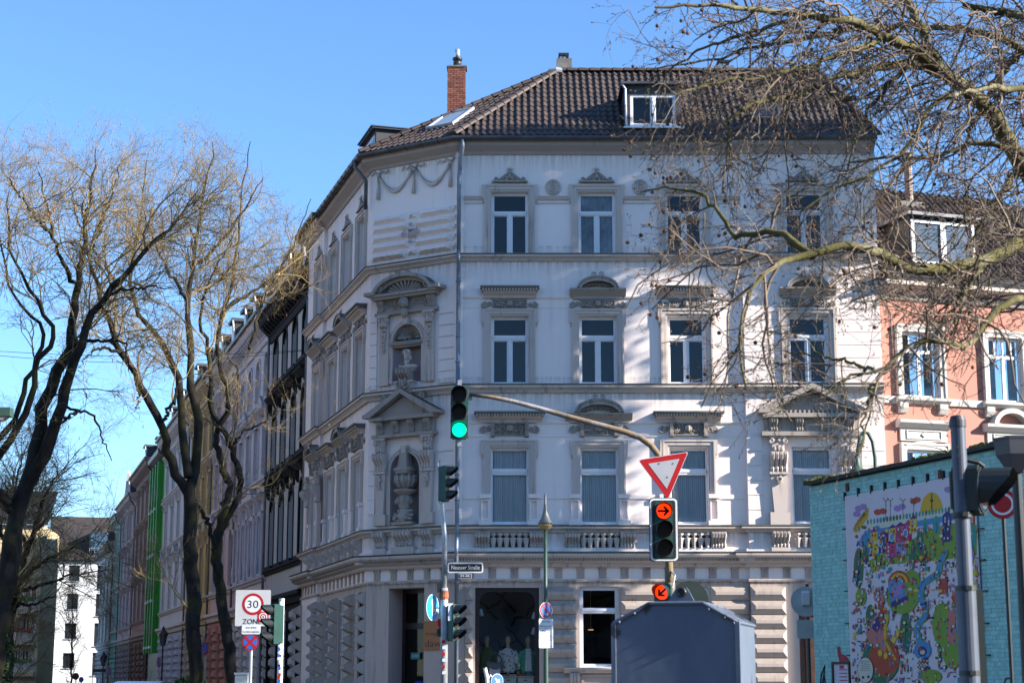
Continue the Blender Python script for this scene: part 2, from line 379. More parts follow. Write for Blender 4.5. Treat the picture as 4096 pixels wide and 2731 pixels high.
def arch_band(mb, cx, cz, rx, rz, wd, y0, y1, a0=0, a1=pi, n=14, wz=None):
    wz = wd if wz is None else wz; A = arc_pts(cx, cz, rx, rz, a0, a1, n); B = arc_pts(cx, cz, rx+wd, rz+wz, a0, a1, n)
    for i in range(n): mb.xz([A[i], A[i+1], B[i+1], B[i]], y0, y1)
def arch_hood(par, M, x0, x1, z0, z1, rise, y=0.):
    mb = MB(M); out = .30; h = z1-z0; cx = (x0+x1)/2; rx = (x1-x0)*.30
    mb.yz([(y,z0),(y-.10,z0),(y-.2,z0+h*.45),(y-out,z0+h*.85),(y-out,z1),(y,z1+.02)], x0, x1)
    mb.box(x0+.1, x1-.1, y-.1, y, z0-.07, z0)
    arch_band(mb, cx, z1-.02, rx, rise*.62, rx*.14, y-out, y, .12, pi-.12, 12, rise*.3); arch_band(mb, cx, z1-.02, rx*1.16, rise*.92, rx*.10, y-out-.04, y, .1, pi-.1, 12, rise*.12)
    for i in range(9): a = .5 + i*(pi-1)/8; mb.ball((cx + rx*.8*cos(a), y-.1, z1 + rise*.36*sin(a)), (.05,.06,.035), 5, 4)
    mb.scroll(cx-.12, z1+rise+.05, y-out+.1, .07, 1.4, .02, 1); mb.scroll(cx+.12, z1+rise+.05, y-out+.1, .07, 1.4, .02, -1, pi)
    return mb.build('arched_hood', MT['carve'], par)
def frieze_panel(par, M, x0, x1, z0, z1, y=0., consoles=False):
    mb = MB(M); cx = (x0+x1)/2; w = x1-x0; h = z1-z0; cz = (z0+z1)/2
    mb.box(cx-w*.30, cx+w*.30, y-.05, y+.01, z0, z1); mb.mi = 1; ring(mb, cx-w*.28, cx+w*.28, z0+.03, z1-.04, .025, y-.085, y, True, True)
    face(mb, cx, cz+.01, y-.10, h/.30); mb.scroll(cx-.09, cz-.12, y-.06, .05, 1.2, .014); mb.scroll(cx+.09, cz-.12, y-.06, .05, 1.2, .014, -1, pi)
    for s in (-1, 1):
        acanthus(mb, cx+s*w*.17, cz, y-.07, w*.17, h*.9, 4)
        mb.scroll(cx+s*w*.45, cz-.02, y-.06, h*.28, 1.9, .03, s, pi/2, 16); mb.scroll(cx+s*w*.36, cz, y-.05, h*.2, 1.4, .024, -s, 0)
        mb.ball((cx+s*w*.45, y-.05, cz-.02), (.03,.04,.03), 6, 4)
        if consoles:
            mb.yz([(y,z1+.02),(y-.16,z1+.02),(y-.17,z1-.06),(y-.12,cz+.05),(y-.09,cz-.05),(y-.12,z0-.03),(y-.05,z0-.05),(y,z0-.05)], cx+s*w*.285-.055, cx+s*w*.285+.055)
            for k in (-.03, 0, .03): mb.tube([(cx+s*w*.285+k, y-.18, z1-.02), (cx+s*w*.285+k, y-.13, cz), (cx+s*w*.285+k, y-.13, z0-.03)], .014, 4)
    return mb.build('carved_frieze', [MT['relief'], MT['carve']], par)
def crest(par, M, cx, z, w, y=0.):
    mb = MB(M); mb.scroll(cx-w*.17, z+.09, y-.06, .10, 1.8, .03, 1, -pi/2); mb.scroll(cx+w*.17, z+.09, y-.06, .10, 1.8, .03, -1, -pi/2)
    mb.tube([(cx-w*.5,y-.05,z+.02),(cx-w*.36,y-.05,z+.05),(cx-w*.24,y-.06,z+.14),(cx-.07,y-.06,z+.24),(cx,y-.06,z+.26),(cx+.07,y-.06,z+.24),(cx+w*.24,y-.06,z+.14),(cx+w*.36,y-.05,z+.05),(cx+w*.5,y-.05,z+.02)], .028, 5)
    mb.scroll(cx-w*.48, z+.06, y-.06, .06, 1.4, .022); mb.scroll(cx+w*.48, z+.06, y-.06, .06, 1.4, .022, -1, pi)
    mb.ball((cx, y-.07, z+.30), (.06,.05,.07), 7, 5); mb.ball((cx, y-.07, z+.16), (.05,.05,.09), 7, 5)
    for i in range(5): a = pi/2 + (i-2)*.45; mb.tube([(cx, y-.05, z+.3), (cx+.12*cos(a), y-.05, z+.32+.12*sin(a))], [.02,.008], 4)
    mb.box(cx-w*.62, cx+w*.62, y-.13, y, z-.035, z+.003)
    return mb.build('crest_ornament', MT['carve'], par)
# ---- walls with openings
def ops_front():
    o = []
    for a, b in AX:
        for fl in (FL3, FL2, FL1): o.append((a, b, fl[0], fl[1]))
    return o
ZC = Zf(2322); SHOP = (Xf(1900,2500), Xf(2157,2500), .45, Zf(2349)); GW = (Xf(2319,2500), Xf(2476,2500), Zf(2668), Zf(2345)); GW2 = (Xf(2662,2500), Xf(2838,2500), Zf(2668), Zf(2345)); DOOR = (Xf(3196,2600), Xf(3380,2600), 0.15, Zf(2420))
opf = ops_front() + [SHOP, GW, GW2, DOOR]
mb = MB(MF); wall_mesh(mb, 0, XS, 0, ZC, [o for o in opf if o[1] < XS and o[3] < ZC]); mb.build('wall', MT['beige'], house)
mb = MB(MF); wall_mesh(mb, 0, XS, ZC, ZE, [o for o in opf if o[1] < XS and o[2] > ZC]); mb.build('wall', MT['white'], house)
mb = MB(MF); wall_mesh(mb, XS, WF, 0, ZC, [o for o in opf if o[0] > XS and o[2] < ZC], -RO, .25+RO); mb.quad((XS,-RO,0),(XS,0,0),(XS,0,ZC),(XS,-RO,ZC)); mb.quad((WF,-RO,0),(WF,6,0),(WF,6,ZC),(WF,-RO,ZC)); mb.build('wall', MT['beige'], house)
mb = MB(MF); wall_mesh(mb, XS, WF, ZC, ZE, [o for o in opf if o[0] > XS and o[2] > ZC], -RO, .25+RO); mb.quad((XS,-RO,ZC),(XS,0,ZC),(XS,0,ZE),(XS,-RO,ZE)); mb.quad((WF,-RO,ZC),(WF,6,ZC),(WF,6,ZE),(WF,-RO,ZE)); mb.build('wall', MT['white'], house)
# ---- corner (chamfer) wall: two niches and the shop door
cq = lambda x, y, o=0.: on(CF, x, y, o)
NX = cq(1630, 1500)[0]; 
N2 = dict(cx=NX, r=.52, z0=cq(1630,1530)[1], zs=cq(1630,1366)[1]); N1 = dict(cx=NX-.02, r=.52, z0=cq(1630,2098)[1], zs=cq(1630,1880)[1])
CDOOR = (cq(1554,2500)[0], cq(1696,2500)[0], .2, cq(1630,2350)[1]); 
copn = [(n['cx']-n['r'], n['cx']+n['r'], n['z0'], n['zs']+n['r']) for n in (N2, N1)]
ZCc = cq(1630, 2320)[1]
mb = MB(MC); wall_mesh(mb, 0, LC, ZCc, ZE, copn, 0, .02); mb.build('wall', MT['white'], house)
mb = MB(MC); wall_mesh(mb, 0, LC, 0, ZCc, [CDOOR], 0, .75); mb.build('wall', MT['beige'], house)
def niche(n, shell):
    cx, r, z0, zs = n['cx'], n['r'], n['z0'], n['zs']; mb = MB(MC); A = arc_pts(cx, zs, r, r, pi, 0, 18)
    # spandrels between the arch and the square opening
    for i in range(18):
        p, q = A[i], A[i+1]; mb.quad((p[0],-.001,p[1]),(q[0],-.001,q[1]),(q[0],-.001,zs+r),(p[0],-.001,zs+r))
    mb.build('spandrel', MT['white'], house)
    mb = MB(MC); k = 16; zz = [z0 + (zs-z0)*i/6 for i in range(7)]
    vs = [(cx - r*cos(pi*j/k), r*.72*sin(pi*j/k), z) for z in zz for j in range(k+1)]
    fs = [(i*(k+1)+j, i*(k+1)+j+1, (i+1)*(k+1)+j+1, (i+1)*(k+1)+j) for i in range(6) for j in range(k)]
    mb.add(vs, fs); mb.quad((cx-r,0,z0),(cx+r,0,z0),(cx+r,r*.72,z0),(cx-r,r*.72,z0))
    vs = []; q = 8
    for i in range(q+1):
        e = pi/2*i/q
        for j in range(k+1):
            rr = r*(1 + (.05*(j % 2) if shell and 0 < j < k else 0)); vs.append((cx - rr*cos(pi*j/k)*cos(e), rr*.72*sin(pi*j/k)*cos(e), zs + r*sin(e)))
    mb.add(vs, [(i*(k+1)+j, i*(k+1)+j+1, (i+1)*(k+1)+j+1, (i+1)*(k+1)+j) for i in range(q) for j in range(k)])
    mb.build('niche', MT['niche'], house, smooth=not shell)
    mb = MB(MC); arch_band(mb, cx, zs, r, r, .06, -.07, .01, 0, pi, 18); arch_band(mb, cx, zs, r+.06, r+.06, .08, -.04, .01, 0, pi, 18)
    mb.box(cx-r-.14, cx-r, -.06, .01, z0, zs); mb.box(cx+r, cx+r+.14, -.06, .01, z0, zs)
    mb.xz([(cx-.07,zs+r-.02),(cx+.07,zs+r-.02),(cx+.1,zs+r+.2),(cx-.1,zs+r+.2)], -.16, 0)
    mb.build('niche_arch', MT['trim'], house)
    if shell:
        mb = MB(MC)
        for j in range(1, 16):
            a = pi*j/16; mb.tube([(cx - r*.18*cos(a), .30*sin(a)+.08, zs+.12), (cx - r*.55*cos(a), .34*sin(a), zs+.08+.24*sin(a)), (cx - r*.94*cos(a), .1, zs+.06+r*.86*sin(a))], [.02,.045,.055], 5)
        mb.box(cx-r, cx+r, -.10, .25, zs-.05, zs+.02); mb.box(cx-r-.06, cx+r+.06, -.13, .2, zs-.10, zs-.05); mb.box(cx-r+.03, cx+r-.03, -.06, .2, zs-.16, zs-.10)
        mb.scroll(cx-.08, zs+.1, -.02, .07, 1.3, .025); mb.scroll(cx+.08, zs+.1, -.02, .07, 1.3, .025, -1, pi)
        mb.build('shell', MT['carve'], house, smooth=True)
niche(N2, True); niche(N1, False)
# bust on its plinth in the upper niche
mb = MB(MC); bx_, bz = NX+.0, cq(1630, 1527)[1]
mb.box(bx_-.30, bx_+.30, -.22, .2, bz-.38, bz-.03); mb.box(bx_-.34, bx_+.34, -.26, .2, bz-.05, bz+.0); mb.build('bust_plinth', MT['trim'], house)
mb = MB(MC); by = -.02
mb.lathe(bx_, by, [(.20,bz),(.21,bz+.05),(.13,bz+.10),(.10,bz+.17),(.14,bz+.22)], 14)
mb.ball((bx_,by,bz+.38), (.24,.16,.20), 14, 10); mb.ball((bx_-.17,by,bz+.42), (.12,.12,.12), 10, 8); mb.ball((bx_+.19,by,bz+.40), (.14,.13,.13), 10, 8)
mb.ball((bx_+.26,by-.03,bz+.44), (.12,.14,.09), 10, 8); mb.ball((bx_+.05,by-.1,bz+.45), (.2,.09,.06), 10, 6)
mb.tube([(bx_-.01,by,bz+.48),(bx_,by-.01,bz+.62),(bx_+.01,by-.02,bz+.70)], [.10,.078,.08], 12)
hx, hz = bx_+.015, bz+.80
mb.ball((hx,by-.03,hz), (.098,.115,.135), 14, 12); mb.ball((hx+.03,by-.145,hz-.015), (.018,.035,.04), 8, 6); mb.ball((hx+.02,by-.11,hz-.10), (.05,.04,.04), 8, 6); mb.ball((hx+.025,by-.13,hz-.068), (.032,.018,.012), 8, 5)
for s in (-1, 1): mb.ball((hx+.02+s*.04,by-.118,hz+.03), (.026,.02,.012), 8, 5)
for i in range(46):
    a, e = R.uniform(0, 2*pi), R.uniform(.15, 1.5); mb.ball((hx + .105*cos(a)*cos(e), by-.0+.11*sin(a)*cos(e) + (.02 if sin(a) < 0 else 0), hz+.02 + .13*sin(e)), .032, 6, 5)
for i in range(9): a = pi*i/8; mb.tube([(hx+.12*cos(a),by-.06,hz+.05+.06*sin(a)),(hx+.15*cos(a),by-.09,hz+.09+.10*sin(a))], [.025,.01], 5)
mb.ball((hx-.09,by+.03,hz-.07), (.05,.06,.09), 8, 6); mb.ball((hx+.09,by+.03,hz-.08), (.04,.06,.09), 8, 6)
for i in range(6): mb.tube([(bx_-.2+.03*i,by-.15,bz+.5-.02*i),(bx_+.1,by-.19,bz+.36+.03*i),(bx_+.36,by-.08,bz+.48-.01*i)], .022, 5)
bust = mb.build('bust', MT['trim'], house, smooth=True); rm = bust.modifiers.new('r', 'REMESH'); rm.mode = 'VOXEL'; rm.voxel_size = .012; rm.use_smooth_shade = True
# stacked carved pedestal in the lower niche
def ornament_stack():
    mb = MB(MC); cx = NX-.03; z = N1['z0']; T = cq(1630, 1790)[1]; h = T - z; y = .0; Zs = lambda f: z + h*f
    mb.box(cx-.36, cx+.36, -.2, .25, z, z+.08)
    for i in range(26): mb.ball((cx+R.uniform(-.3,.3), y-.1+R.uniform(-.08,.06), Zs(R.uniform(.05,.2))), (.085,.07,.06), 6, 5)
    mb.lathe(cx, y, [(.2,Zs(.04)),(.24,Zs(.1)),(.2,Zs(.2)),(.17,Zs(.22)),(.19,Zs(.25)),(.24,Zs(.30)),(.2,Zs(.36)),(.17,Zs(.385))], 12)
    for s in (-1,1): mb.scroll(cx+s*.13, Zs(.31), y-.22, .09, 1.7, .03, s, pi/2); mb.scroll(cx+s*.26, Zs(.30), y-.1, .07, 1.5, .026, s, pi/2)
    mb.lathe(cx, y, [(.18,Zs(.385)),(.3,Zs(.42)),(.34,Zs(.435)),(.34,Zs(.45)),(.2,Zs(.46))], 16)
    mb.lathe(cx, y, [(.14,Zs(.46)),(.2,Zs(.50)),(.27,Zs(.56)),(.28,Zs(.62)),(.22,Zs(.655)),(.2,Zs(.66))], 14)
    for i in range(10):
        a = 2*pi*i/10; mb.tube([(cx+.2*cos(a),y+.2*sin(a),Zs(.49)),(cx+.3*cos(a),y+.3*sin(a),Zs(.57)),(cx+.29*cos(a),y+.29*sin(a),Zs(.62)),(cx+.33*cos(a),y+.33*sin(a),Zs(.645))], [.04,.055,.045,.03], 5)
    for (f0, f1, w0, w1) in ((.66,.70,.20,.22),(.70,.73,.24,.24),(.73,.76,.19,.17),(.76,.99,.155,.11)):
        mb.add([(cx+a*w,y+b*w-.03,zz) for w, zz in ((w0,Zs(f0)),(w1,Zs(f1))) for a, b in ((-1,-1),(1,-1),(1,1),(-1,1))], [(0,1,5,4),(1,2,6,5),(2,3,7,6),(3,0,4,7),(4,5,6,7),(0,3,2,1)])
    mb.add([(cx+a*.11,y+b*.11-.03,Zs(.99)) for a, b in ((-1,-1),(1,-1),(1,1),(-1,1))]+[(cx,y-.03,Zs(1.03))], [(0,1,4),(1,2,4),(2,3,4),(3,0,4)])
    mb.build('carved_pedestal', MT['carve'], house)
ornament_stack()
def garland(mb, x, z0, z1, y):
    n = 7
    for i in range(n):
        z = z1 + (z0-z1)*i/(n-1); s = 1-.55*i/n
        for k in range(4): mb.ball((x + R.uniform(-.07,.07)*s, y-.03, z + R.uniform(-.04,.04)), (.04*s+.012,.04,.045*s+.01), 6, 5)
def capital(mb, x, z0, z1, y, w=.3):
    h = z1-z0
    mb.box(x-w*.5, x+w*.5, y-.14, y, z1-.06, z1); mb.box(x-w*.36, x+w*.36, y-.10, y, z0, z1-.06)
    for s in (-1,1): mb.scroll(x+s*w*.40, z1-.15, y-.12, .075, 1.7, .026, s, pi/2); mb.ball((x+s*w*.2,y-.12,z0+.08),(.05,.05,.09),6,5)
    mb.ball((x,y-.13,z0+.1),(.05,.05,.11),6,5); mb.ball((x,y-.13,z1-.13),(.05,.05,.05),6,5)
def s_console(mb, x, z0, z1, y, w, out=.24, flutes=4):
    h = z1-z0; pr = [(y, z1), (y-out, z1), (y-out*1.12, z1-h*.12), (y-out*1.05, z1-h*.3), (y-out*.6, z1-h*.5), (y-out*.35, z1-h*.68), (y-out*.5, z1-h*.86), (y-out*.42, z0), (y, z0)]
    mb.yz(pr, x-w/2, x+w/2)
    for i in range(flutes):
        xx = x - w/2 + w*(i+.5)/flutes
        mb.tube([(xx,y-out*1.0,z1-.01),(xx,y-out*1.14,z1-h*.13),(xx,y-out*1.06,z1-h*.3),(xx,y-out*.62,z1-h*.5),(xx,y-out*.37,z1-h*.68),(xx,y-out*.52,z1-h*.86),(xx,y-out*.44,z0+.01)], w/flutes*.46, 5)
    for s in (-1,1): mb.ball((x+s*w*.5, y-out*.72, z1-h*.2), (.02,.07,.07), 6, 5); mb.ball((x+s*w*.5, y-out*.3, z0+h*.17), (.02,.05,.05), 6, 5)
# upper aedicule: pilasters, entablature, segmental pediment
for s, xx in ((-1, NX-.82), (1, NX+.82)):
    mb = MB(MC); z0, z1 = cq(1630,1535)[1], cq(1630,1255)[1]
    mb.box(xx-.17, xx+.17, -.09, 0, z0, z1-.35); capital(mb, xx, z1-.36, z1, -.05, .40); garland(mb, xx, z0+1.0, z1-.45, -.09); mb.build('pilaster', MT['trim'], house)
ze = cq(1630,1255)[1]
mb = MB(MC); mb.box(NX-1.12, NX+1.12, -.16, 0, ze, ze+.09); mb.box(NX-1.02, NX+1.02, -.10, 0, ze+.09, ze+.46); acanthus(mb, NX-.55, ze+.28, -.12, .5, .3, 6); acanthus(mb, NX+.55, ze+.28, -.12, .5, .3, 6)
for s in (-1,1): s_console(mb, NX+s*.92, ze+.10, ze+.46, -.08, .22, .12, 3)
mb.box(NX-1.15, NX+1.15, -.3, 0, ze+.46, ze+.54); mb.box(NX-1.22, NX+1.22, -.36, 0, ze+.54, ze+.62); mb.build('entablature', MT['carve'], house)
mb = MB(MC); face(mb, NX, ze+.28, -.26, 2.0); mb.ball((NX,-.2,ze+.02),(.13,.1,.17),8,6); mb.build('carved_head', MT['carve'], house)
mb = MB(MC); arch_band(mb, NX, ze+.55, 1.0, .52, .10, -.40, 0, .1, pi-.1, 18, .11); arch_band(mb, NX, ze+.55, .86, .42, .14, -.25, 0, .1, pi-.1, 18, .10)
P = arc_pts(NX, ze+.6, .9, .45, .05, pi-.05, 16); mb.xz(P, -.12, 0, 1)
for j in range(1, 12): a = pi*j/12; mb.tube([(NX-.1*cos(a),-.14,ze+.64),(NX-.62*cos(a),-.17,ze+.64+.34*sin(a))], [.02,.05], 5)
for i in range(7): a = .5+i*(pi-1)/6; mb.ball((NX+.98*cos(a),-.3,ze+.58+.50*sin(a)), .045, 6, 5)
mb.box(NX-1.36, NX-.98, -.42, 0, ze+.6, ze+.70); mb.box(NX+.98, NX+1.36, -.42, 0, ze+.6, ze+.70)
for s in (-1,1): mb.scroll(NX+s*.86, ze+.76, -.3, .10, 1.4, .035, s, pi/2); mb.scroll(NX+s*.2, ze+1.2, -.32, .09, 1.4, .035, -s, 0)
mb.build('segmental_pediment', [MT['carve'], MT['relief']], house)
# lower aedicule
for xx in (NX-.86, NX+.82):
    mb = MB(MC); z0, zt = N1['z0'], cq(1630,1748)[1]; z1 = zt
    mb.box(xx-.22, xx+.22, -.16, 0, z0, z0+.32); mb.xz([(xx-.13,z0+.32),(xx+.13,z0+.32),(xx+.19,z1-1.05),(xx-.19,z1-1.05)], -.14, 0); mb.box(xx-.22, xx+.22, -.2, 0, z1-1.05, z1-.98)
    s_console(mb, xx, z1-.98, z1-.45, -.05, .40, .22, 4); capital(mb, xx, z1-.42, z1, -.08, .40); garland(mb, xx, z0+1.1, z1-1.15, -.15); mb.build('pilaster', MT['trim'], house)
ze = cq(1630,1748)[1]
mb = MB(MC); mb.box(NX-1.12, NX+1.12, -.24, 0, ze, ze+.10); mb.box(NX-1.05, NX+1.05, -.12, 0, ze+.10, ze+.5)
for i in range(4): s_console(mb, NX-.84+.56*i, ze+.12, ze+.5, -.10, .17, .16, 3)
mb.box(NX-1.15, NX+1.15, -.34, 0, ze+.5, ze+.6); mb.build('entablature', MT['carve'], house)
mb = MB(MC); zp = ze+.6
mb.xz([(NX-1.1,zp),(NX+1.1,zp),(NX,zp+.60)], -.16, 0)
mb.xz([(NX-1.35,zp),(NX-1.35,zp+.08),(NX,zp+.80),(NX,zp+.66),(NX-1.1,zp)], -.40, 0); mb.xz([(NX+1.35,zp),(NX+1.35,zp+.08),(NX,zp+.801),(NX,zp+.661),(NX+1.1,zp)], -.40, 0)
for s in (-1,1): mb.scroll(NX+s*.14, zp+.95, -.25, .15, 1.5, .045, s, pi/2); mb.scroll(NX+s*.72, zp+.56, -.25, .10, 1.4, .035, s, pi/2)
mb.build('triangular_pediment', MT['carve'], house)
mb = MB(MC); s_console(mb, NX, zp+.95, zp+1.42, 0, .42, .3, 4); mb.build('console', MT['carve'], house)
mb = MB(MC); s_console(mb, NX, cq(1630,2208)[1]+.18, cq(1630,2118)[1]-.02, 0, .62, .26, 5); mb.box(NX-.4, NX+.4, -.18, 0, cq(1630,2208)[1]-.05, cq(1630,2208)[1]+.16); mb.build('console', MT['trim'], house)
for xx in (NX-.86, NX+.82):
    mb = MB(MC); s_console(mb, xx, cq(1630,2208)[1]+.16, cq(1630,2118)[1]-.02, 0, .40, .22, 4); mb.box(xx-.22, xx+.22, -.14, 0, cq(1630,2208)[1]-.05, cq(1630,2208)[1]+.14); mb.build('console', MT['trim'], house)
# rusticated panel under the swags at the top of the corner
zr0, zr1 = cq(1630, 1040)[1]+.08, cq(1630, 833)[1]-.1
def frustum(mb, x0, x1, z0, z1, y, out, bx, bz):
    mb.add([(x0,y,z0),(x1,y,z0),(x1,y,z1),(x0,y,z1),(x0+bx,y-out,z0+bz),(x1-bx,y-out,z0+bz),(x1-bx,y-out,z1-bz),(x0+bx,y-out,z1-bz)], [(0,1,5,4),(1,2,6,5),(2,3,7,6),(3,0,4,7),(4,5,6,7)])
nr = 5; rh = (zr1-zr0)/nr
for i in range(nr):
    z0 = zr0+i*rh; z1 = z0+rh-.03; xm = LC/2-.05; gap = .24 if i % 2 == 0 else .09
    for (a, b) in ((.04, xm-gap), (xm+gap, LC-.16)):
        mb = MB(MC); frustum(mb, a, b, z0, z1, 0, .15, .16, rh*.36); mb.build('block', MT['white'], house)
    mb = MB(MC); frustum(mb, LC-.15, LC+.02, z0, z1, 0, .15, .05, rh*.36); mb.build('block', MT['white'], house)
    if gap > .2:
        mb = MB(MC); frustum(mb, xm-.17, xm+.17, z0+.03, z1-.03, 0, .14, .165, rh*.4); mb.build('block', MT['white'], house)
mb = MB(MC); zr = zr0 + rh*2.5
mb.add([(xm-.16,-.02,zr-.14),(xm+.16,-.02,zr-.14),(xm+.16,-.02,zr+.14),(xm-.16,-.02,zr+.14),(xm,-.16,zr)], [(0,1,4),(1,2,4),(2,3,4),(3,0,4)])
for s in (-1,1): mb.scroll(xm+s*.26, zr, -.14, .11, 1.2, .03, s, pi/2); mb.ball((xm, -.12, zr+s*.26), (.08,.05,.05), 7, 5)
mb.build('boss', MT['trim'], house)
zs_ = cq(1630, 812)[1]
mb = MB(MC)
for (xa, xb, za, zb) in ((.25, LC*.48, 0, .0), (LC*.52, LC-.25, 0, .0)):
    for k in range(4): mb.tube([(xa+(xb-xa)*t, -.05, zs_+.95 - (.48+.055*k)*sin(pi*t) + .03*k) for t in [i/10 for i in range(11)]], [.02+.025*sin(pi*i/10) for i in range(11)], 5)
for xx in (.25, LC*.5, LC-.25):
    mb.tube([(xx,-.05,zs_+.98),(xx+.01,-.06,zs_+.6),(xx,-.06,zs_+.25)], [.02,.045,.06], 5); mb.ball((xx,-.06,zs_+1.0), .06, 6, 5)
    for s in (-1,1): mb.tube([(xx,-.05,zs_+1.02),(xx+s*.14,-.05,zs_+1.14),(xx+s*.26,-.05,zs_+1.04),(xx+s*.38,-.05,zs_+1.13),(xx+s*.44,-.05,zs_+1.0)], [.03,.028,.025,.022,.012], 5)
mb.build('swag_relief', MT['trim'], house, smooth=True)
# shallow joint lines on the corner piers (thin proud courses either side of the aedicules)
for (ya, yb, k) in ((1548, 1230, 7), (2050, 1760, 5)):
    za, zb = cq(1630, ya)[1], cq(1630, yb)[1]
    for (xa, xb) in ((.02, NX-1.12), (NX+1.14, LC-.02)):
        for i in range(k):
            mb = MB(MC); h = (zb-za)/k; mb.box(xa, xb, -.045, 0, za+i*h+.012, za+(i+1)*h-.012); mb.build('course_stone', MT['white'], house)
# ---- corner strip that turns from the chamfer to the front
zc0 = Zf(2210)
mb = MB(MF); mb.xy([(-.10,.06),(-.03,-.10),(.17,-.001),(.17,.06)], Zf(1030)+.06, ZE-.1); mb.xy([(-.10,.06),(-.03,-.10),(.17,-.001),(.17,.06)], Zf(1540)+.03, Zf(1046)-.1); mb.xy([(-.10,.06),(-.03,-.10),(.17,-.001),(.17,.06)], Zf(2105), Zf(1572)); mb.build('corner_strip', MT['white'], house)
# ---- string courses, cornices (swept round the corner)
def band(name, prof, mat='trim', path=PATH):
    mb = MB(); moulding(mb, path, prof); return mb.build(name, MT[mat], house)
def course(z0, z1, out): h = z1-z0; return [(0,z0),(out*.35,z0),(out*.5,z0+h*.3),(out*.8,z0+h*.55),(out,z0+h*.6),(out,z0+h*.85),(out*.9,z1),(0,z1+.02)]
band('string_course', course(Zf(1046), Zf(1020), .20)); band('string_course', course(Zf(1572), Zf(1540), .22)); band('string_course', course(Zf(2130), Zf(2104), .22))
for zt_, ot_ in ((1020,.20),(1540,.22),(2104,.22),(2211,.44)):
    z_ = Zf(zt_); band('ledge_cap', [(.0,z_+.005),(ot_+.02,z_-.012),(ot_+.025,z_+.012),(.02,z_+.05),(0,z_+.05)], 'cap')
band('sill_band', [(0,Zf(2214)),(.09,Zf(2214)),(.09,Zf(2196)),(.05,Zf(2190)),(0,Zf(2190))], 'white')
band('cornice', [(0,Zf(2268)),(.10,Zf(2268)),(.14,Zf(2262)),(.14,Zf(2254)),(.30,Zf(2248)),(.33,Zf(2246)),(.33,Zf(2236)),(.42,Zf(2228)),(.44,Zf(2222)),(.44,Zf(2216)),(.05,Zf(2209)),(0,Zf(2209))])
mb = MB()
def along_path(step, fn, path=PATH, inset=.1):
    for a, b in zip(path[:-1], path[1:]):
        L = (b-a).length
        if L < .5: continue
        n = max(1, int(round((L-2*inset)/step))); d = (b-a)/L; th = atan2(d.y, d.x)
        M = Matrix.Translation((a.x, a.y, 0)) @ Matrix.Rotation(th, 4, 'Z')
        for i in range(n): fn(M, inset + (L-2*inset)*(i+.5)/n)
dz0, dz1 = Zf(2244), Zf(2237)
mbd = MB()
def dent(M, x): mbd.M = M; mbd.yz([(-.30,dz0),(-.355,dz0),(-.375,dz1),(-.30,dz1)], x-.02, x+.02)
along_path(.085, dent); mbd.M = None; mbd.build('leaf_moulding', MT['relief'], house, kind='stuff')
tg0, tg1 = Zf(2318), Zf(2269)
def trig(M, x):
    q = MB(M)
    for k in (-.066, 0, .066): q.box(x+k-.022, x+k+.022, -.035, 0, tg0+.06, tg1-.06)
    q.box(x-.11, x+.11, -.02, 0, tg0+.05, tg1-.05); q.box(x-.12, x+.12, -.05, 0, tg1-.05, tg1); q.box(x-.12, x+.12, -.05, 0, tg0-.03, tg0+.02)
    q.build('triglyph', MT['beige'], house)
along_path(.63, trig)
band('frieze_band', [(0,Zf(2326)),(.045,Zf(2326)),(.055,Zf(2318)),(.02,Zf(2315)),(0,Zf(2315))], 'beige')
band('eave_fascia', [(0,ZE-.28),(.05,ZE-.28),(.10,ZE-.2),(.32,ZE-.06),(.36,ZE+.12),(0,ZE+.12)], 'fascia')
# gutter: half round, hung on the eave
GZ = ZE+.14; ep = [(.40+.10*cos(a)+.06, GZ+.10*sin(a)) for a in [pi+pi*i/7 for i in range(8)]] + [(.555,GZ+.02),(.54,GZ-.0)]
band('gutter', ep + [(.44,GZ-.06),(.37,GZ-.02)], 'zinc', [PATH[0], PATH[1], PATH[2], PATH[3], PATH[4], PATH[5], PATH[7]])
def gut_clip(M, x): mbd.M = M; mbd.tube([(x, -.46-.108*cos(a)*-1, GZ+.108*sin(a)) for a in [pi+pi*i/6 for i in range(7)]], .014, 4)
mbd = MB(); along_path(.62, gut_clip); mbd.M = None; mbd.build('gutter_bracket', MT['zinc'], house, kind='stuff')
# downpipes
px = Xf(1842, 1000)
mb = MB(MF); mb.tube([(px+.06,-.46,GZ-.05),(px+.06,-.44,GZ-.3),(px-.02,-.2,GZ-.75),(px-.05,-.17,GZ-1.2),(px-.05,-.17,Zf(1010))], .06, 10); mb.tube([(px-.05,-.17,Zf(1010)),(px-.05,-.30,Zf(1016)),(px-.05,-.30,Zf(1050)),(px-.05,-.16,Zf(1070)),(px-.05,-.16,Zf(1530)),(px-.05,-.3,Zf(1540)),(px-.05,-.3,Zf(1575)),(px-.05,-.16,Zf(1600)),(px-.05,-.16,Zf(2095)),(px-.05,-.52,Zf(2190)),(px-.05,-.52,Zf(2270)),(px-.05,-.14,Zf(2300)),(px-.05,-.14,.2)], .06, 10)
for y in (1130,1350,1450,1700,1900,2000,2330,2450,2560): mb.lathe(px-.05, -.16 if y < 2200 else -.14, [(.075,Zf(y)-.03),(.075,Zf(y)+.03)], 10)
mb.build('downpipe', MT['pipe'], house, smooth=True)
p2 = oc2 + nL*.18 - dL*.12; p3 = oc2 + nL*.5 - dL*.2
mb = MB(); mb.tube([(p3.x,p3.y,GZ-.05),(p3.x,p3.y,GZ-.3),(p2.x,p2.y,GZ-.7),(p2.x,p2.y,GZ-1.6)], .06, 10); mb.build('downpipe', MT['zinc'], house, smooth=True)
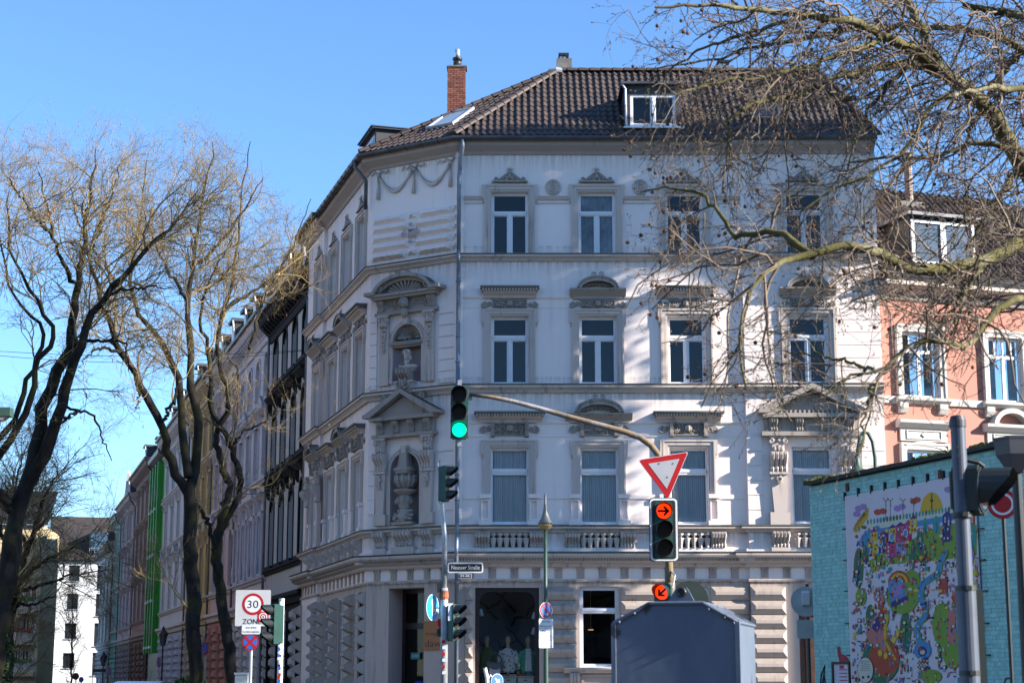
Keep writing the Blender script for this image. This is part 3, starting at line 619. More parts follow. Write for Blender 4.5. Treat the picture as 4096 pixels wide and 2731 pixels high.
# ---- front windows and their dressings
for i, (a, b) in enumerate(AX):
    yb = 0 if i < 3 else -RO
    window(house, MF, a, b, FL3[0], FL3[1], FL3[2], FL3[3], y=yb+.16, curtain=MT['drape'] if i == 1 else None)
    window(house, MF, a, b, FL2[0], FL2[1], FL2[2], FL2[3], y=yb+.16)
    window(house, MF, a-.03, b+.02, FL1[0], FL1[1], FL1[2], FL1[3], y=yb+.16, curtain=MT['curtain'], lights=1)
    surround(house, MF, a, b, FL3[0], FL3[1], yb); surround(house, MF, a, b, FL2[0], FL2[1], yb)
    crest(house, MF, (a+b)/2, Zf(730)+.02, .85, yb)
    cx = (a+b)/2; hw = .82
    if i in (0, 2): flat_hood(house, MF, cx-hw, cx+hw, Zf(1188), Zf(1158), yb)
    else: arch_hood(house, MF, cx-hw, cx+hw, Zf(1188), Zf(1160), .38, yb)
    frieze_panel(house, MF, cx-.84, cx+.84, Zf(1240), Zf(1197), yb)
    if i < 3:
        surround(house, MF, a, b, FL1[0]+.75, FL1[1], yb)
        for s in (-1, 1):
            xx = cx + s*((b-a)/2+.15); q = MB(MF); q.box(xx-.16, xx+.16, yb-.14, yb, Zf(1993), Zf(1977)); ring(q, xx-.08, xx+.08, Zf(2075), Zf(2003), .04, yb-.08, yb, True, True); q.box(xx-.18, xx+.18, yb-.13, yb, Zf(2103), Zf(2082)); q.build('surround_foot', MT['white'], house)
        frieze_panel(house, MF, cx-.86, cx+.86, Zf(1742), Zf(1690), yb, True)
        if i == 1: arch_hood(house, MF, cx-.96, cx+.96, Zf(1682), Zf(1656), .42, yb)
        else: flat_hood(house, MF, cx-.98, cx+.98, Zf(1684), Zf(1657), yb)
    else:
        z1 = Zf(1748); z0 = Zf(2100)
        for s in (-1, 1):
            xx = cx + s*.98; q = MB(MF); q.box(xx-.28, xx+.28, yb-.16, yb, z0, z0+.35); q.xz([(xx-.16,z0+.35),(xx+.16,z0+.35),(xx+.24,z1-1.1),(xx-.24,z1-1.1)], yb-.14, yb); q.box(xx-.27, xx+.27, yb-.2, yb, z1-1.1, z1-1.03)
            s_console(q, xx, z1-1.03, z1-.48, yb-.05, .5, .24, 4); capital(q, xx, z1-.46, z1, yb-.08, .5); garland(q, xx, z0+1.2, z1-1.2, yb-.15); q.build('pilaster', MT['trim'], house)
        q = MB(MF); q.box(cx-1.45, cx+1.45, yb-.26, yb, z1, z1+.12); q.box(cx-1.35, cx+1.35, yb-.12, yb, z1+.12, z1+.52)
        for k in range(4): s_console(q, cx-1.1+.733*k, z1+.14, z1+.52, yb-.10, .22, .18, 3)
        q.box(cx-1.42, cx+1.42, yb-.36, yb, z1+.52, z1+.64); q.build('entablature', MT['carve'], house)
        q = MB(MF); zp = z1+.64; q.xz([(cx-1.4,zp),(cx+1.4,zp),(cx,zp+.62)], yb-.14, yb); q.xz([(cx-1.55,zp),(cx-1.55,zp+.10),(cx,zp+.86),(cx,zp+.70),(cx-1.3,zp)], yb-.44, yb); q.xz([(cx+1.55,zp),(cx+1.55,zp+.10),(cx,zp+.861),(cx,zp+.701),(cx+1.3,zp)], yb-.44, yb)
        for k in range(14): q.box(cx-.9+.13*k, cx-.84+.13*k, yb-.3, yb, zp, zp+.09)
        q.build('triangular_pediment', MT['carve'], house)
    # balustrade under the first floor window
    z0, z1 = Zf(2190), Zf(2134); wd = (b-a)/2+.02
    if i < 3:
        q = MB(MF); q.box(cx-wd-.45, cx+wd+.45, yb-.12, yb+.0, Zf(2212), z0); q.build('balustrade_base', MT['white'], house)
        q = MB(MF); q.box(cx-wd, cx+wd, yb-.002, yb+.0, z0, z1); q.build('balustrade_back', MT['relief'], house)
        for s in (-1,1):
            q = MB(MF); s_console(q, cx+s*(wd+.22), z0, z1+.03, yb, .42, .26, 5); q.build('console', MT['trim'], house)
    else:
        for s in (-1,1):
            q = MB(MF); s_console(q, cx+s*.98, z0, z1+.03, yb, .5, .26, 5); q.box(cx+s*.98-.27, cx+s*.98+.27, yb-.15, yb, Zf(2212), z0); q.build('console', MT['trim'], house)
    h = z1-z0
    for k in range(6):
        xx = cx-wd+.1 + (2*wd-.2)*k/5; q = MB(MF)
        q.lathe(xx, yb-.11, [(.055,z0),(.055,z0+.04*h),(.05,z0+.1*h),(.075,z0+.35*h),(.105,z0+.62*h),(.10,z0+.68*h),(.045,z0+.72*h),(.045,z0+.8*h),(.08,z0+.86*h),(.09,z0+.93*h),(.09,z1)], 8); q.build('baluster', MT['trim'], house, smooth=False)
# rosettes between top windows, thin bands
for i in range(2):
    xx = (AX[i][1]+AX[i+1][0])/2; zz = Zf(750); q = MB(MF)
    for r_, t in ((.21,.03),(.15,.03),(.09,.03)): q.tube([(xx+r_*cos(a),-.03,zz+r_*sin(a)) for a in [2*pi*k/16 for k in range(17)]], t, 5)
    q.ball((xx,-.03,zz),(.05,.05,.05),6,5); q.build('rosette', MT['trim'], house)
segs = [(.2, AX[0][0]-.22), (AX[0][1]+.22, AX[1][0]-.22), (AX[1][1]+.22, AX[2][0]-.22), (AX[2][1]+.22, XS-.02)]
for (a, b) in segs:
    q = MB(MF); q.yz([(0,Zf(801)),(-.05,Zf(801)),(-.08,Zf(793)),(-.10,Zf(790)),(-.10,Zf(787)),(0,Zf(785))], a, b); q.build('band', MT['trim'], house); q = MB(MF); q.box(a, b, -.025, 0, Zf(816), Zf(812)); q.build('band', MT['trim'], house)
    q = MB(MF); q.yz([(0,Zf(1194)),(-.04,Zf(1194)),(-.06,Zf(1188)),(0,Zf(1186))], a, b); q.build('band', MT['white'], house); q = MB(MF); q.box(a, b, -.02, 0, Zf(1232.5), Zf(1230.5)); q.build('band', MT['white'], house)
    q = MB(MF); q.yz([(0,Zf(1695)),(-.04,Zf(1695)),(-.06,Zf(1688)),(0,Zf(1686))], a, b); q.build('band', MT['white'], house); q = MB(MF); q.box(a, b, -.025, 0, Zf(1747), Zf(1743)); q.build('band', MT['white'], house); q = MB(MF); q.box(a, b, -.03, 0, Zf(1995), Zf(1978)); q.build('band', MT['white'], house)
for (a, b) in ((XS, AX[3][0]-.24), (AX[3][1]+.24, WF)):
    for (ya, yb_, k) in ((1020,812,4),(1536,1232,6),(2100,1748,6)):
        za, zb = Zf(ya), Zf(yb_)
        if ya == 2100: a2, b2 = (a, AX[3][0]-.85) if a == XS else (AX[3][1]+.85, b)
        else: a2, b2 = a, b
        for i in range(k):
            h = (zb-za)/k; q = MB(MF); q.box(a2, b2, -RO-.03, -RO, za+i*h+.01, za+(i+1)*h-.01); q.build('course_stone', MT['white'], house)
# ---- ground floor: rusticated blocks, shop window, ground window
def blocks(x0, x1, ztop, zbot, y, M, mat='block', out=.10, cap=.12, rows=None):
    h = .40; n = int((ztop-zbot)/h) if rows is None else rows
    for i in range(n):
        q = MB(M); z1 = ztop-i*h; z0 = z1-h+.025
        q.add([(x0,y,z0),(x1,y,z0),(x1,y,z1),(x0,y,z1),(x0,y-.04,z0),(x1,y-.04,z0),(x1,y-.04,z1),(x0,y-.04,z1)], [(0,1,5,4),(1,2,6,5),(2,3,7,6),(3,0,4,7)])
        frustum(q, x0, x1, z0, z1, y-.04, out, cap, h*.36); q.build('block', MT[mat], house)
ztb = Zf(2345)
blocks(Xf(1860,2500), SHOP[0]-.06, ztb, .3, 0, MF); blocks(SHOP[1]+.08, GW[0]-.08, ztb, .3, 0, MF); blocks(GW[1]+.06, GW2[0]-.08, ztb, .3, 0, MF); blocks(GW2[1]+.06, XS, ztb, .3, 0, MF); blocks(XS+.002, DOOR[0]-.35, ztb, .3, -RO, MF)
MT['brownframe'] = plain('dark_brown_frame', (.022,.012,.011), .4)
def shop_window():
    a, b, c, d = SHOP; q = MB(MF); y = .1; f = .12
    for (p, r, s, t) in ((a,a+f,c,d),(b-f,b,c,d),(a+f,b-f,c,c+f),(a+f,b-f,d-f,d)): q.box(p, r, y, y+.1, s, t)
    for sx, xc in ((1, a+f), (-1, b-f)):
        for zc, sz in ((d-f, -1),):
            P = [(xc, zc)] + [(xc + sx*.28*(1-sin(t)), zc + sz*.28*(1-cos(t))) for t in [pi/2*k/6 for k in range(7)]]
            q.xz(P, y+.0, y+.1)
    o = q.build('shop_window', MT['brownframe'], house)
    q = MB(MF); q.quad((a+f,y+.06,c+f),(b-f,y+.06,c+f),(b-f,y+.06,d-f),(a+f,y+.06,d-f)); q.build('pane', MT['shopglass'], o)
shop_window()
window(house, MF, GW[0], GW[1], GW[2], GW[3], Zf(2449), Zf(2432), y=.12, lights=1, fw=.08, pm=MT['shopglass']); window(house, MF, GW2[0], GW2[1], GW2[2], GW2[3], Zf(2449), Zf(2432), y=.12, lights=1, fw=.08)
for g in (GW, GW2):
    q = MB(MF); q.yz([(0,g[2]-.16),(-.12,g[2]-.16),(-.2,g[2]-.06),(-.24,g[2]-.05),(-.24,g[2]-.0),(0,g[2])], g[0]-.45, g[1]+.45); q.build('window_sill', MT['trim'], house)
    for xx in (g[0]-.15, g[1]+.15): q = MB(MF); s_console(q, xx, g[2]-.8, g[2]-.16, 0, .28, .2, 3); q.build('console', MT['trim'], house)
    q = MB(MF); ring(q, g[0]+.1, g[1]-.1, g[2]-.8, g[2]-.25, .06, -.05, 0, True, True); q.build('panel', MT['beige'], house)
MT['door'] = plain('brown_door', (.10,.045,.025), .5, var=.3)
q = MB(MF); q.box(DOOR[0], DOOR[1], .1, .16, DOOR[2], DOOR[3]); q.box(DOOR[0]+.2, DOOR[0]+.26, .06, .1, DOOR[2], DOOR[3]); q.build('door', MT['door'], house)
# corner shop door
a, b, c, d = CDOOR
q = MB(MC); y = .68
for (p, r, s, t) in ((a,a+.12,c,d),(b-.12,b,c,d),(a+.12,b-.12,d-.12,d),(a+.12,b-.12,d-1.15,d-.98),(a+.12,b-.12,c,c+.3)): q.box(p,r,y,y+.08,s,t)
dr = q.build('shop_door', MT['brownframe'], house)
q = MB(MC); q.quad((a+.1,y+.05,c),(b-.1,y+.05,c),(b-.1,y+.05,d),(a+.1,y+.05,d)); q.build('pane', MT['shopglass'], dr)
q = MB(MC); q.tube([(b-.2,y-.02,1.3),(b-.2,y-.1,1.3),(b-.45,y-.1,1.3)], .018, 6); q.build('door_handle', MT['zinc'], dr)
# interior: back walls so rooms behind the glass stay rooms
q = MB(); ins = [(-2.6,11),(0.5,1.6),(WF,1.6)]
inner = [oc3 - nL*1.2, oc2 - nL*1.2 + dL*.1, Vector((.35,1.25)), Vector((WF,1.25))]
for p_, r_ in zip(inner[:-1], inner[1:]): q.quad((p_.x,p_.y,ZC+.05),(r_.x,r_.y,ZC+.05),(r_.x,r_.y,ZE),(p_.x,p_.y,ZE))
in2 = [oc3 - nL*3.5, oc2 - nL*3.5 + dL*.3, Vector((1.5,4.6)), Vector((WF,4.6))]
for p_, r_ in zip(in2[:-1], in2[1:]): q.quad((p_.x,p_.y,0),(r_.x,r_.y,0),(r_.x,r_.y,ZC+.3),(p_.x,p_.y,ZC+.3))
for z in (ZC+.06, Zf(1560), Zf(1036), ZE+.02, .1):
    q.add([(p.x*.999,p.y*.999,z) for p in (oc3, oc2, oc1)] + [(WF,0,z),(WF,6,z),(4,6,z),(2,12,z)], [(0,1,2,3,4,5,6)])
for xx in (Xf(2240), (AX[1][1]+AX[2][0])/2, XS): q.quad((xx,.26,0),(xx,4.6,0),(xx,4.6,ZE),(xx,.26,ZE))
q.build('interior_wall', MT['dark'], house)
# ---- side facade windows
lq = lambda x, y, o=0.: on(LF, x, y, o)
LW = [lq(1437,1700)[0], lq(1379,1700)[0], lq(1326,1700)[0], lq(1268,1700,RO)[0]]
opl = []
for i, cx in enumerate(LW):
    for fl in (FL3, FL2, FL1): opl.append((cx-.52, cx+.52, fl[0], fl[1]))
GL = [(LW[0]+.2, LW[0]+1.0, .9, ZC-.25)]
mb = MB(ML); wall_mesh(mb, RLx, LL, ZC, ZE, opl[:9]); mb.build('wall', MT['white'], house)
mb = MB(ML); wall_mesh(mb, RLx, LL, 0, ZC, [(LL-1.15,LL-.35,.5,ZC-.2),(LW[1]-.5,LW[1]+.4,1.3,ZC-.3),(LW[2]-.5,LW[2]+.4,1.3,ZC-.3)]); mb.build('wall', MT['beige'], house)
mb = MB(ML); wall_mesh(mb, 0, RLx, 0, ZE, opl[9:] + [(LW[3]-.5,LW[3]+.5,.3,ZC-.35)], -RO, .25+RO); mb.quad((RLx,-RO,0),(RLx,0,0),(RLx,0,ZE),(RLx,-RO,ZE)); mb.build('wall', MT['white'], house)
for i, cx in enumerate(LW):
    yb = 0 if i < 3 else -RO; a, b = cx-.52, cx+.52
    for fl in (FL3, FL2, FL1):
        window(house, ML, a, b, fl[0], fl[1], fl[2], fl[3], y=yb+.16, curtain=MT['curtain'] if fl is FL1 else None)
        surround(house, ML, a, b, fl[0], fl[1], yb)
    crest(house, ML, cx, Zf(730)+.02, .8, yb)
    for (h0, h1, f0, f1, cons) in ((1188,1158,1240,1197,False),(1684,1657,1742,1690,True)):
        if i % 2 == 0: flat_hood(house, ML, cx-.9, cx+.9, Zf(h0), Zf(h1), yb)
        else: arch_hood(house, ML, cx-.9, cx+.9, Zf(h0), Zf(h1), .36, yb)
        frieze_panel(house, ML, cx-.95, cx+.95, Zf(f0), Zf(f1), yb, cons)
    for s in (-.5, .5): q = MB(ML); s_console(q, cx+s*1.1, Zf(2195), Zf(2132), yb, .3, .26, 4); q.build('console', MT['trim'], house)
    for s in (-1,1):
        q = MB(ML); xx = cx+s*.68; q.box(xx-.14, xx+.14, yb-.14, yb, Zf(1993), Zf(1977)); q.box(xx-.12, xx+.12, yb-.1, yb, Zf(2082), Zf(1995)); q.box(xx-.16, xx+.16, yb-.14, yb, Zf(2103), Zf(2082)); q.build('surround_foot', MT['white'], house)
for s in (-1, 1):
    q = MB(ML); xx = LW[3]+s*.95; z0, z1 = Zf(2100), Zf(1748); q.box(xx-.2, xx+.2, -RO-.16, -RO, z0, z0+.3); q.box(xx-.16, xx+.16, -RO-.14, -RO, z0+.3, z1-1.05); s_console(q, xx, z1-1.03, z1-.48, -RO-.05, .4, .26, 4); capital(q, xx, z1-.46, z1, -RO-.08, .4); q.build('pilaster', MT['trim'], house)
for i in range(8):
    h = (Zf(1232)-Zf(1536))/8; z = Zf(1536)
    q = MB(ML); q.box(RLx-.32, RLx+.0, -RO-.03, -RO, z+i*h+.01, z+(i+1)*h-.01); q.build('course_stone', MT['white'], house)
for (xa, xb) in ((LL-.32, LL-.02), (LW[0]-.95, LW[0]-.2), (LW[1]-1.1, LW[1]-.6), (LW[2]-1.1, LW[2]-.6)):
    blocks(xa, xb, ztb-.05, .3, 0, ML, out=.26, cap=.1)
blocks(RLx-.3, RLx, ztb-.05, .3, -RO, ML, out=.26, cap=.1); blocks(.0, .3, ztb-.05, .3, -RO, ML, out=.26, cap=.1)
for xc in (LW[1]-.05, LW[2]-.05): window(house, ML, xc-.45, xc+.45, 1.3, ZC-.3, None, None, y=.12, lights=1)
q = MB(ML); q.box(LL-1.15, LL-1.07, .05, .15, .5, ZC-.2); q.box(LL-.43, LL-.35, .05, .15, .5, ZC-.2); q.box(LL-1.07, LL-.43, .05, .15, ZC-.3, ZC-.2); o = q.build('shop_window', MT['brownframe'], house)
q = MB(ML); q.quad((LL-1.1,.1,.5),(LL-.4,.1,.5),(LL-.4,.1,ZC-.25),(LL-1.1,.1,ZC-.25)); q.build('pane', MT['shopglass'], o)
# ---- roof of the corner house
def tilemat(name, col):
    m, nt, b = mk(name); g = nt.nodes.new('ShaderNodeNewGeometry'); oi = nt.nodes.new('ShaderNodeObjectInfo')
    ad = nt.nodes.new('ShaderNodeMath'); ad.operation = 'ADD'; nt.links.new(g.outputs['Random Per Island'], ad.inputs[0]); nt.links.new(oi.outputs['Random'], ad.inputs[1])
    fr = nt.nodes.new('ShaderNodeMath'); fr.operation = 'FRACT'; nt.links.new(ad.outputs[0], fr.inputs[0])
    c = mixc(nt, fr.outputs[0], tuple(x*.72 for x in col), tuple(x*1.25 for x in col)); c = mixc(nt, ramp(nt, nz(nt, 5), .45, .75, 0, .5), c, tuple(x*.5 for x in col))
    c = mixc(nt, ramp(nt, nz(nt, 1.1, detail=6), .6, .72, 0, .55), c, (.10,.095,.05))
    nt.links.new(c, b.inputs['Base Color']); b.inputs['Roughness'].default_value = .62; bump(nt, b, nz(nt, 40), .2, .004); return m
MT['tile'] = tilemat('brown_roof_tile', (.056,.038,.031)); MT['slate'] = tilemat('dark_slate', (.03,.03,.035)); MT['zinclight'] = plain('bright_zinc', (.55,.57,.6), .35, .6, .1)
MT['deck'] = plain('roof_underlay', (.02,.016,.014), .9)
TW, TL = .205, .335
def tile_data():
    xs = [-.5,-.36,-.2,-.02,.16,.34,.5]; hz = [.035,.052,.045,.012,.0,.012,.035]
    v = []; 
    for yy, lift in ((-.03,.018),(TL+.04,-.012)):
        for x, h in zip(xs, hz): v.append((x*TW*1.04, yy, h+lift+.012))
    n = len(xs); f = [(i,i+1,n+i+1,n+i) for i in range(n-1)]
    for x, h in zip(xs, hz): v.append((x*TW*1.04, -.03, h-.012))
    f += [(2*n+i, 2*n+i+1, i+1, i) for i in range(n-1)]
    return v, f
TV, TF = tile_data()
tile_me = bpy.data.meshes.new('roof_tile'); tile_me.from_pydata(TV, [], TF); tile_me.materials.append(MT['tile'])
def in_poly(x, y, P):
    c = False; j = len(P)-1
    for i in range(len(P)):
        if (P[i][1] > y) != (P[j][1] > y) and x < (P[j][0]-P[i][0])*(y-P[i][1])/(P[j][1]-P[i][1])+P[i][0]: c = not c
        j = i
    return c
def plane_frame(poly):
    o = poly[0]; ex = (poly[1]-poly[0]).normalized(); n = ex.cross(poly[2]-poly[0]).normalized()
    if n.z < 0: n = -n
    ey = n.cross(ex); return Matrix(((ex.x,ey.x,n.x,o.x),(ex.y,ey.y,n.y,o.y),(ex.z,ey.z,n.z,o.z),(0,0,0,1)))
def tile_roof(parent, poly, limit, rest, skip=None):
    M = plane_frame(poly); Mi = M.inverted(); P = [tuple((Mi @ p)[:2]) for p in poly]
    mb = MB(M); mb.add([(x, y, -.03) for x, y in P], [tuple(range(len(P)))]); mb.build('roof_deck', MT['deck'], parent)
    x0, x1 = min(p[0] for p in P), max(p[0] for p in P); y1 = max(p[1] for p in P); k = 0
    j = 0
    while j*TL < y1:
        i = 0
        while x0 + i*TW < x1:
            cx = x0+(i+.5)*TW; cy = j*TL+.02; i += 1
            if not in_poly(cx, cy+TL*.5, P) or (skip and skip(cx, cy)): continue
            T = M @ Matrix.Translation((cx, cy, R.uniform(-.004,.004)))
            if k < limit: o = link('roof_tile', tile_me, parent); o.matrix_local = T; k += 1
            else: rest.M = T; rest.add(TV, TF)
        j += 1
    return M
def meet(p, d, q, e):
    det = d.x*(-e.y)+e.x*d.y; r = q-p; t = (r.x*(-e.y)+e.x*r.y)/det; return p + d*t
OV = .45; EZ = GZ + .03
nC = Vector((dC.y, -dC.x)); nF = Vector((0,-1)); fx = Vector((1,0))
C1e = meet(oc1+nF*OV, fx, oc1+nC*OV, dC); C2e = meet(oc2+nC*OV, dC, oc2+nL*OV, dL); C3e = oc3+nL*OV
v3 = lambda p, z: Vector((p.x, p.y, z))
TANR = tan(radians(43))
def on_roof(px, py):
    d = ray(px, py); o = Vector((-X1, -D, CAMH)); # object space camera
    # z = EZ + (y+OV)*TANR
    t = (EZ + (o.y+OV)*TANR - o.z) / (d.z - d.y*TANR); return o + d*t
A = on_roof(2224, 292); RR = on_roof(3270, 292); RR.z = A.z; RR.y = A.y
C4e = Vector((WF+.05, -OV-RO))
E1, E2, E3, E4 = v3(C1e,EZ), v3(C2e,EZ), v3(C3e,EZ), Vector((WF+.08, -OV, EZ))
B = A - Vector((dL.x, dL.y, 0))*(LL+1.5)
roof = MB(); roof.add([tuple(E1), tuple(E4), tuple(RR), tuple(A), tuple(E2), tuple(E3), tuple(B)], [(0,1,2,3),(4,0,3),(5,4,3,6)])
roof.add([tuple(E4), (WF+.08, A.y*2+OV, EZ), tuple(RR)], [(0,1,2)]); roof.add([tuple(RR),(WF+.08,A.y*2+OV,EZ),(A.x,A.y*2+OV,EZ),tuple(A)], [(0,1,2,3)])
roof.v = [(x,y,z-.06) for x,y,z in roof.v]
roof_o = roof.build('roof', MT['deck'], house)
rest = MB()
dz0_ = on_roof(2515, 512)
dmx0, dmx1, dmy = on_roof(2497,512).x, on_roof(2730,512).x, on_roof(2600,515).y
Mf = tile_roof(roof_o, [E1, E4, RR, A], 300, rest, skip=lambda x, y: dmx0 < E1.x + x < dmx1 and y*cos(radians(43))-OV > dmy and y*cos(radians(43))-OV < dmy+1.4)
Mc = tile_roof(roof_o, [E2, E1, A], 0, rest); Ml = tile_roof(roof_o, [E3, E2, A, B], 0, rest)
rest.M = None; rest.build('roof_tiles', MT['tile'], roof_o, kind='stuff')
def ridge(p, q, name='ridge_tile', r=.12, step=.36):
    L = (q-p).length; n = int(L/step); d = (q-p)/L; side = d.cross(Vector((0,0,1))).normalized(); up = side.cross(d)
    for i in range(n):
        a = p + d*(i*step); b = p + d*((i+1)*step+.05); mb = MB()
        vs = []
        for pt, rr in ((a, r*1.12), (b, r*.92)):
            for k in range(7): t = pi*k/6; vs.append(tuple(pt + side*cos(t)*rr*1.1 + up*(sin(t)*rr-.01)))
        mb.add(vs, [(k,k+1,8+k,7+k) for k in range(6)] + [tuple(range(7))]); mb.build(name, MT['tile'], roof_o)
up6 = Vector((0,0,.05)); ridge(E1+up6, A+up6); ridge(E2+up6, A+up6); ridge(A+up6, RR+up6); ridge(E4+up6, RR+up6); ridge(A+up6, B+up6)
mb = MB(); mb.ball(tuple(A+up6), (.28,.2,.13), 8, 6); mb.build('lead_flashing', MT['zinclight'], roof_o)
# dormer on the front slope
DZ0 = dz0_.z-.05; DZ1 = DZ0+1.36; dx0, dx1, dy = dmx0+.02, dmx1-.02, dmy
dor = empty('dormer', (0,0,0)); dor.parent = roof_o
q = MB(); yb = dy + 1.55
q.add([(dx0,dy,DZ0),(dx0,dy,DZ1),(dx0,yb,DZ1),(dx1,dy,DZ0),(dx1,dy,DZ1),(dx1,yb,DZ1)], [(0,1,2),(3,4,5)])
wx0, wx1, wz0, wz1 = dx0+.16, dx1-.17, DZ0+.10, DZ1-.28
wall_mesh(q, dx0, dx1, DZ0, DZ1, [(wx0,wx1,wz0,wz1)], dy, .1); q.build('cheek', MT['slate'], dor)
q = MB(); q.box(dx0-.12, dx1+.12, dy-.18, yb+.1, DZ1, DZ1+.07); q.build('dormer_roof', MT['zinc'], dor)
q = MB(); q.tube([(dx0-.08,dy-.12,DZ1),(dx0+.02,dy-.1,DZ1-.15),(dx0+.03,dy-.1,DZ0+.12),(dx0+.06,dy-.2,DZ0-.02)], .035, 8); q.build('downpipe', MT['zinclight'], dor)
q = MB(); q.box(dx0-.05, dx1+.05, dy-.22, dy-.01, DZ0-.03, DZ0+.02); q.build('lead_apron', MT['zinclight'], dor)
wo = window(dor, None, wx0, wx1, wz0, wz1, None, None, y=dy+.03, fw=.07)
q = MB(); q.quad((dx0,dy+.6,DZ0),(dx1,dy+.6,DZ0),(dx1,dy+.6,DZ1),(dx0,dy+.6,DZ1)); q.build('interior_wall', MT['dark'], dor)
# skylight on the corner slope
def on_plane_px(px, py, M):
    d = ray(px, py); o = Vector((-X1, -D, CAMH)); n = Vector((M[0][2],M[1][2],M[2][2])); p0 = Vector((M[0][3],M[1][3],M[2][3]))
    t = (p0-o).dot(n)/d.dot(n); return M.inverted() @ (o + d*t)
sa, sb, sc_ = on_plane_px(1712,511,Mc), on_plane_px(1812,502,Mc), on_plane_px(1902,450,Mc)
sx0, sx1 = min(sa.x,sc_.x-.7), max(sb.x, sc_.x); sy0, sy1 = sa.y+.05, sc_.y
sx0, sx1, sy0, sy1 = sb.x-.85, sb.x, sb.y, sb.y+1.25
q = MB(Mc)
for (a, b, c, d) in ((sx0-.08,sx0,sy0,sy1),(sx1,sx1+.08,sy0,sy1),(sx0-.08,sx1+.08,sy0-.1,sy0),(sx0-.08,sx1+.08,sy1,sy1+.1)): q.box(a,b,c,d,-.02,.13)
so_ = q.build('skylight', MT['zinclight'], roof_o)
q = MB(Mc); q.quad((sx0,sy0,.10),(sx1,sy0,.10),(sx1,sy1,.10),(sx0,sy1,.10)); q.build('pane', plain('skylight_pane', (.30,.36,.42), .04, .0, .05), so_)
# skylight on the right of the front slope
s2 = on_plane_px(3060,455,Mf); q = MB(Mf); q.box(s2.x-.45,s2.x+.45,s2.y-.5,s2.y+.5,0,.10); o2 = q.build('skylight', MT['zinc'], roof_o)
q = MB(Mf); q.quad((s2.x-.38,s2.y-.42,.105),(s2.x+.38,s2.y-.42,.105),(s2.x+.38,s2.y+.42,.105),(s2.x-.38,s2.y+.42,.105)); q.build('pane', plain('dark_pane', (.01,.012,.016), .05), o2)
# slate dormer on the side slope
def side_dormer(x0, x1, yin, z0, z1, fr, base, par, nm='dormer'):
    M = frm(fr, base); q = MB(M); q.box(x0, x1, yin, yin+2.5, z0, z1); o = q.build(nm, MT['slate'], par)
    q = MB(M); q.box(x0-.12, x1+.12, yin-.15, yin+2.5, z1, z1+.09); q.box(x0-.16, x1+.16, yin-.2, yin+2.5, z1+.05, z1+.08); q.build('dormer_roof', MT['zinc'], o)
    q = MB(M); q.box(x0+.15, x1-.15, yin-.03, yin, z0+.2, z1-.15); q.build('dormer_window', MT['frame'], o); q = MB(M); q.box(x0+.22, x1-.22, yin-.04, yin-.03, z0+.27, z1-.22); q.build('pane', MT['farglass'], o)
    return o
MT['farglass'] = plain('far_window_glass', (.018,.022,.03), .06, var=.3, spec=.6)
sd = side_dormer(LL-2.6, LL-.75, .25, EZ+.0, EZ+1.15, LF, BASE, roof_o)
# chimneys
def chimney(px0, px1, pyt, pyb, Y, name, pot):
    p0, p1 = at(px0, (pyt+pyb)/2, Y), at(px1, (pyt+pyb)/2, Y); zt, zb = at(px0, pyt, Y).z, at(px0, pyb, Y).z - 2.0
    w_ = p1.x-p0.x; c = empty(name, (p0.x-X1, Y-D, zb)); c.parent = roof_o; return c, w_, zt-zb
def brickmat(name, col, spread=.35):
    m, nt, b = mk(name); oi = nt.nodes.new('ShaderNodeObjectInfo'); g = nt.nodes.new('ShaderNodeNewGeometry')
    ad = nt.nodes.new('ShaderNodeMath'); ad.operation = 'ADD'; nt.links.new(g.outputs['Random Per Island'], ad.inputs[0]); nt.links.new(oi.outputs['Random'], ad.inputs[1])
    fr = nt.nodes.new('ShaderNodeMath'); fr.operation = 'FRACT'; nt.links.new(ad.outputs[0], fr.inputs[0])
    c = mixc(nt, fr.outputs[0], tuple(x*(1-spread) for x in col), tuple(x*(1+spread) for x in col)); c = mixc(nt, ramp(nt, nz(nt, 9), .5, .8, 0, .4), c, tuple(x*.5 for x in col))
    nt.links.new(c, b.inputs['Base Color']); b.inputs['Roughness'].default_value = .85; bump(nt, b, nz(nt, 60), .3, .004); return m
MT['brick'] = brickmat('red_brick', (.21,.075,.05)); MT['mortar'] = plain('mortar', (.09,.06,.05), .9); MT['concrete'] = plain('grey_concrete', (.16,.15,.14), .9, var=.3, scale=5, bmp=.3)
MT['black'] = plain('black_plastic', (.018,.018,.02), .45)
ch, cw, chh = chimney(1790, 1863, 268, 432, 54.5, 'chimney', True)
q = MB(); q.box(.012, cw-.012, .012, .5, 0, chh); q.build('chimney_core', MT['mortar'], ch)
bh = .066; rows = int(min(chh, 2.0+1.4)/bh); bl = .2
for j in range(rows):
    z1 = chh - j*bh; 
    if z1 < chh-1.5: break
    cuts = [0] + [x for x in ([bl, 2*bl, 3*bl] if j % 2 else [bl*.5, bl*1.5, bl*2.5]) if x < cw-.05] + [cw]
    for a, b in zip(cuts[:-1], cuts[1:]):
        q = MB(); q.box(a+.006, b-.006, R.uniform(-.006,.002), .05, z1-bh+.006, z1-.006); q.build('brick', MT['brick'], ch)
    q = MB(); q.box(-.004, .05, .0, .24, z1-bh+.006, z1-.006); q.build('brick', MT['brick'], ch)
    q = MB(); q.box(-.004, .05, .255, .5, z1-bh+.006, z1-.006); q.build('brick', MT['brick'], ch)
q = MB(); q.box(-.03, cw+.03, -.03, .53, chh, chh+.05); q.build('chimney_cap', MT['concrete'], ch)
q = MB(); q.lathe(cw*.52, .25, [(.19,chh+.05),(.19,chh+.10),(.14,chh+.12),(.13,chh+.3),(.16,chh+.31),(.16,chh+.38),(.1,chh+.39)], 14); q.build('flue_collar', MT['black'], ch, smooth=True)
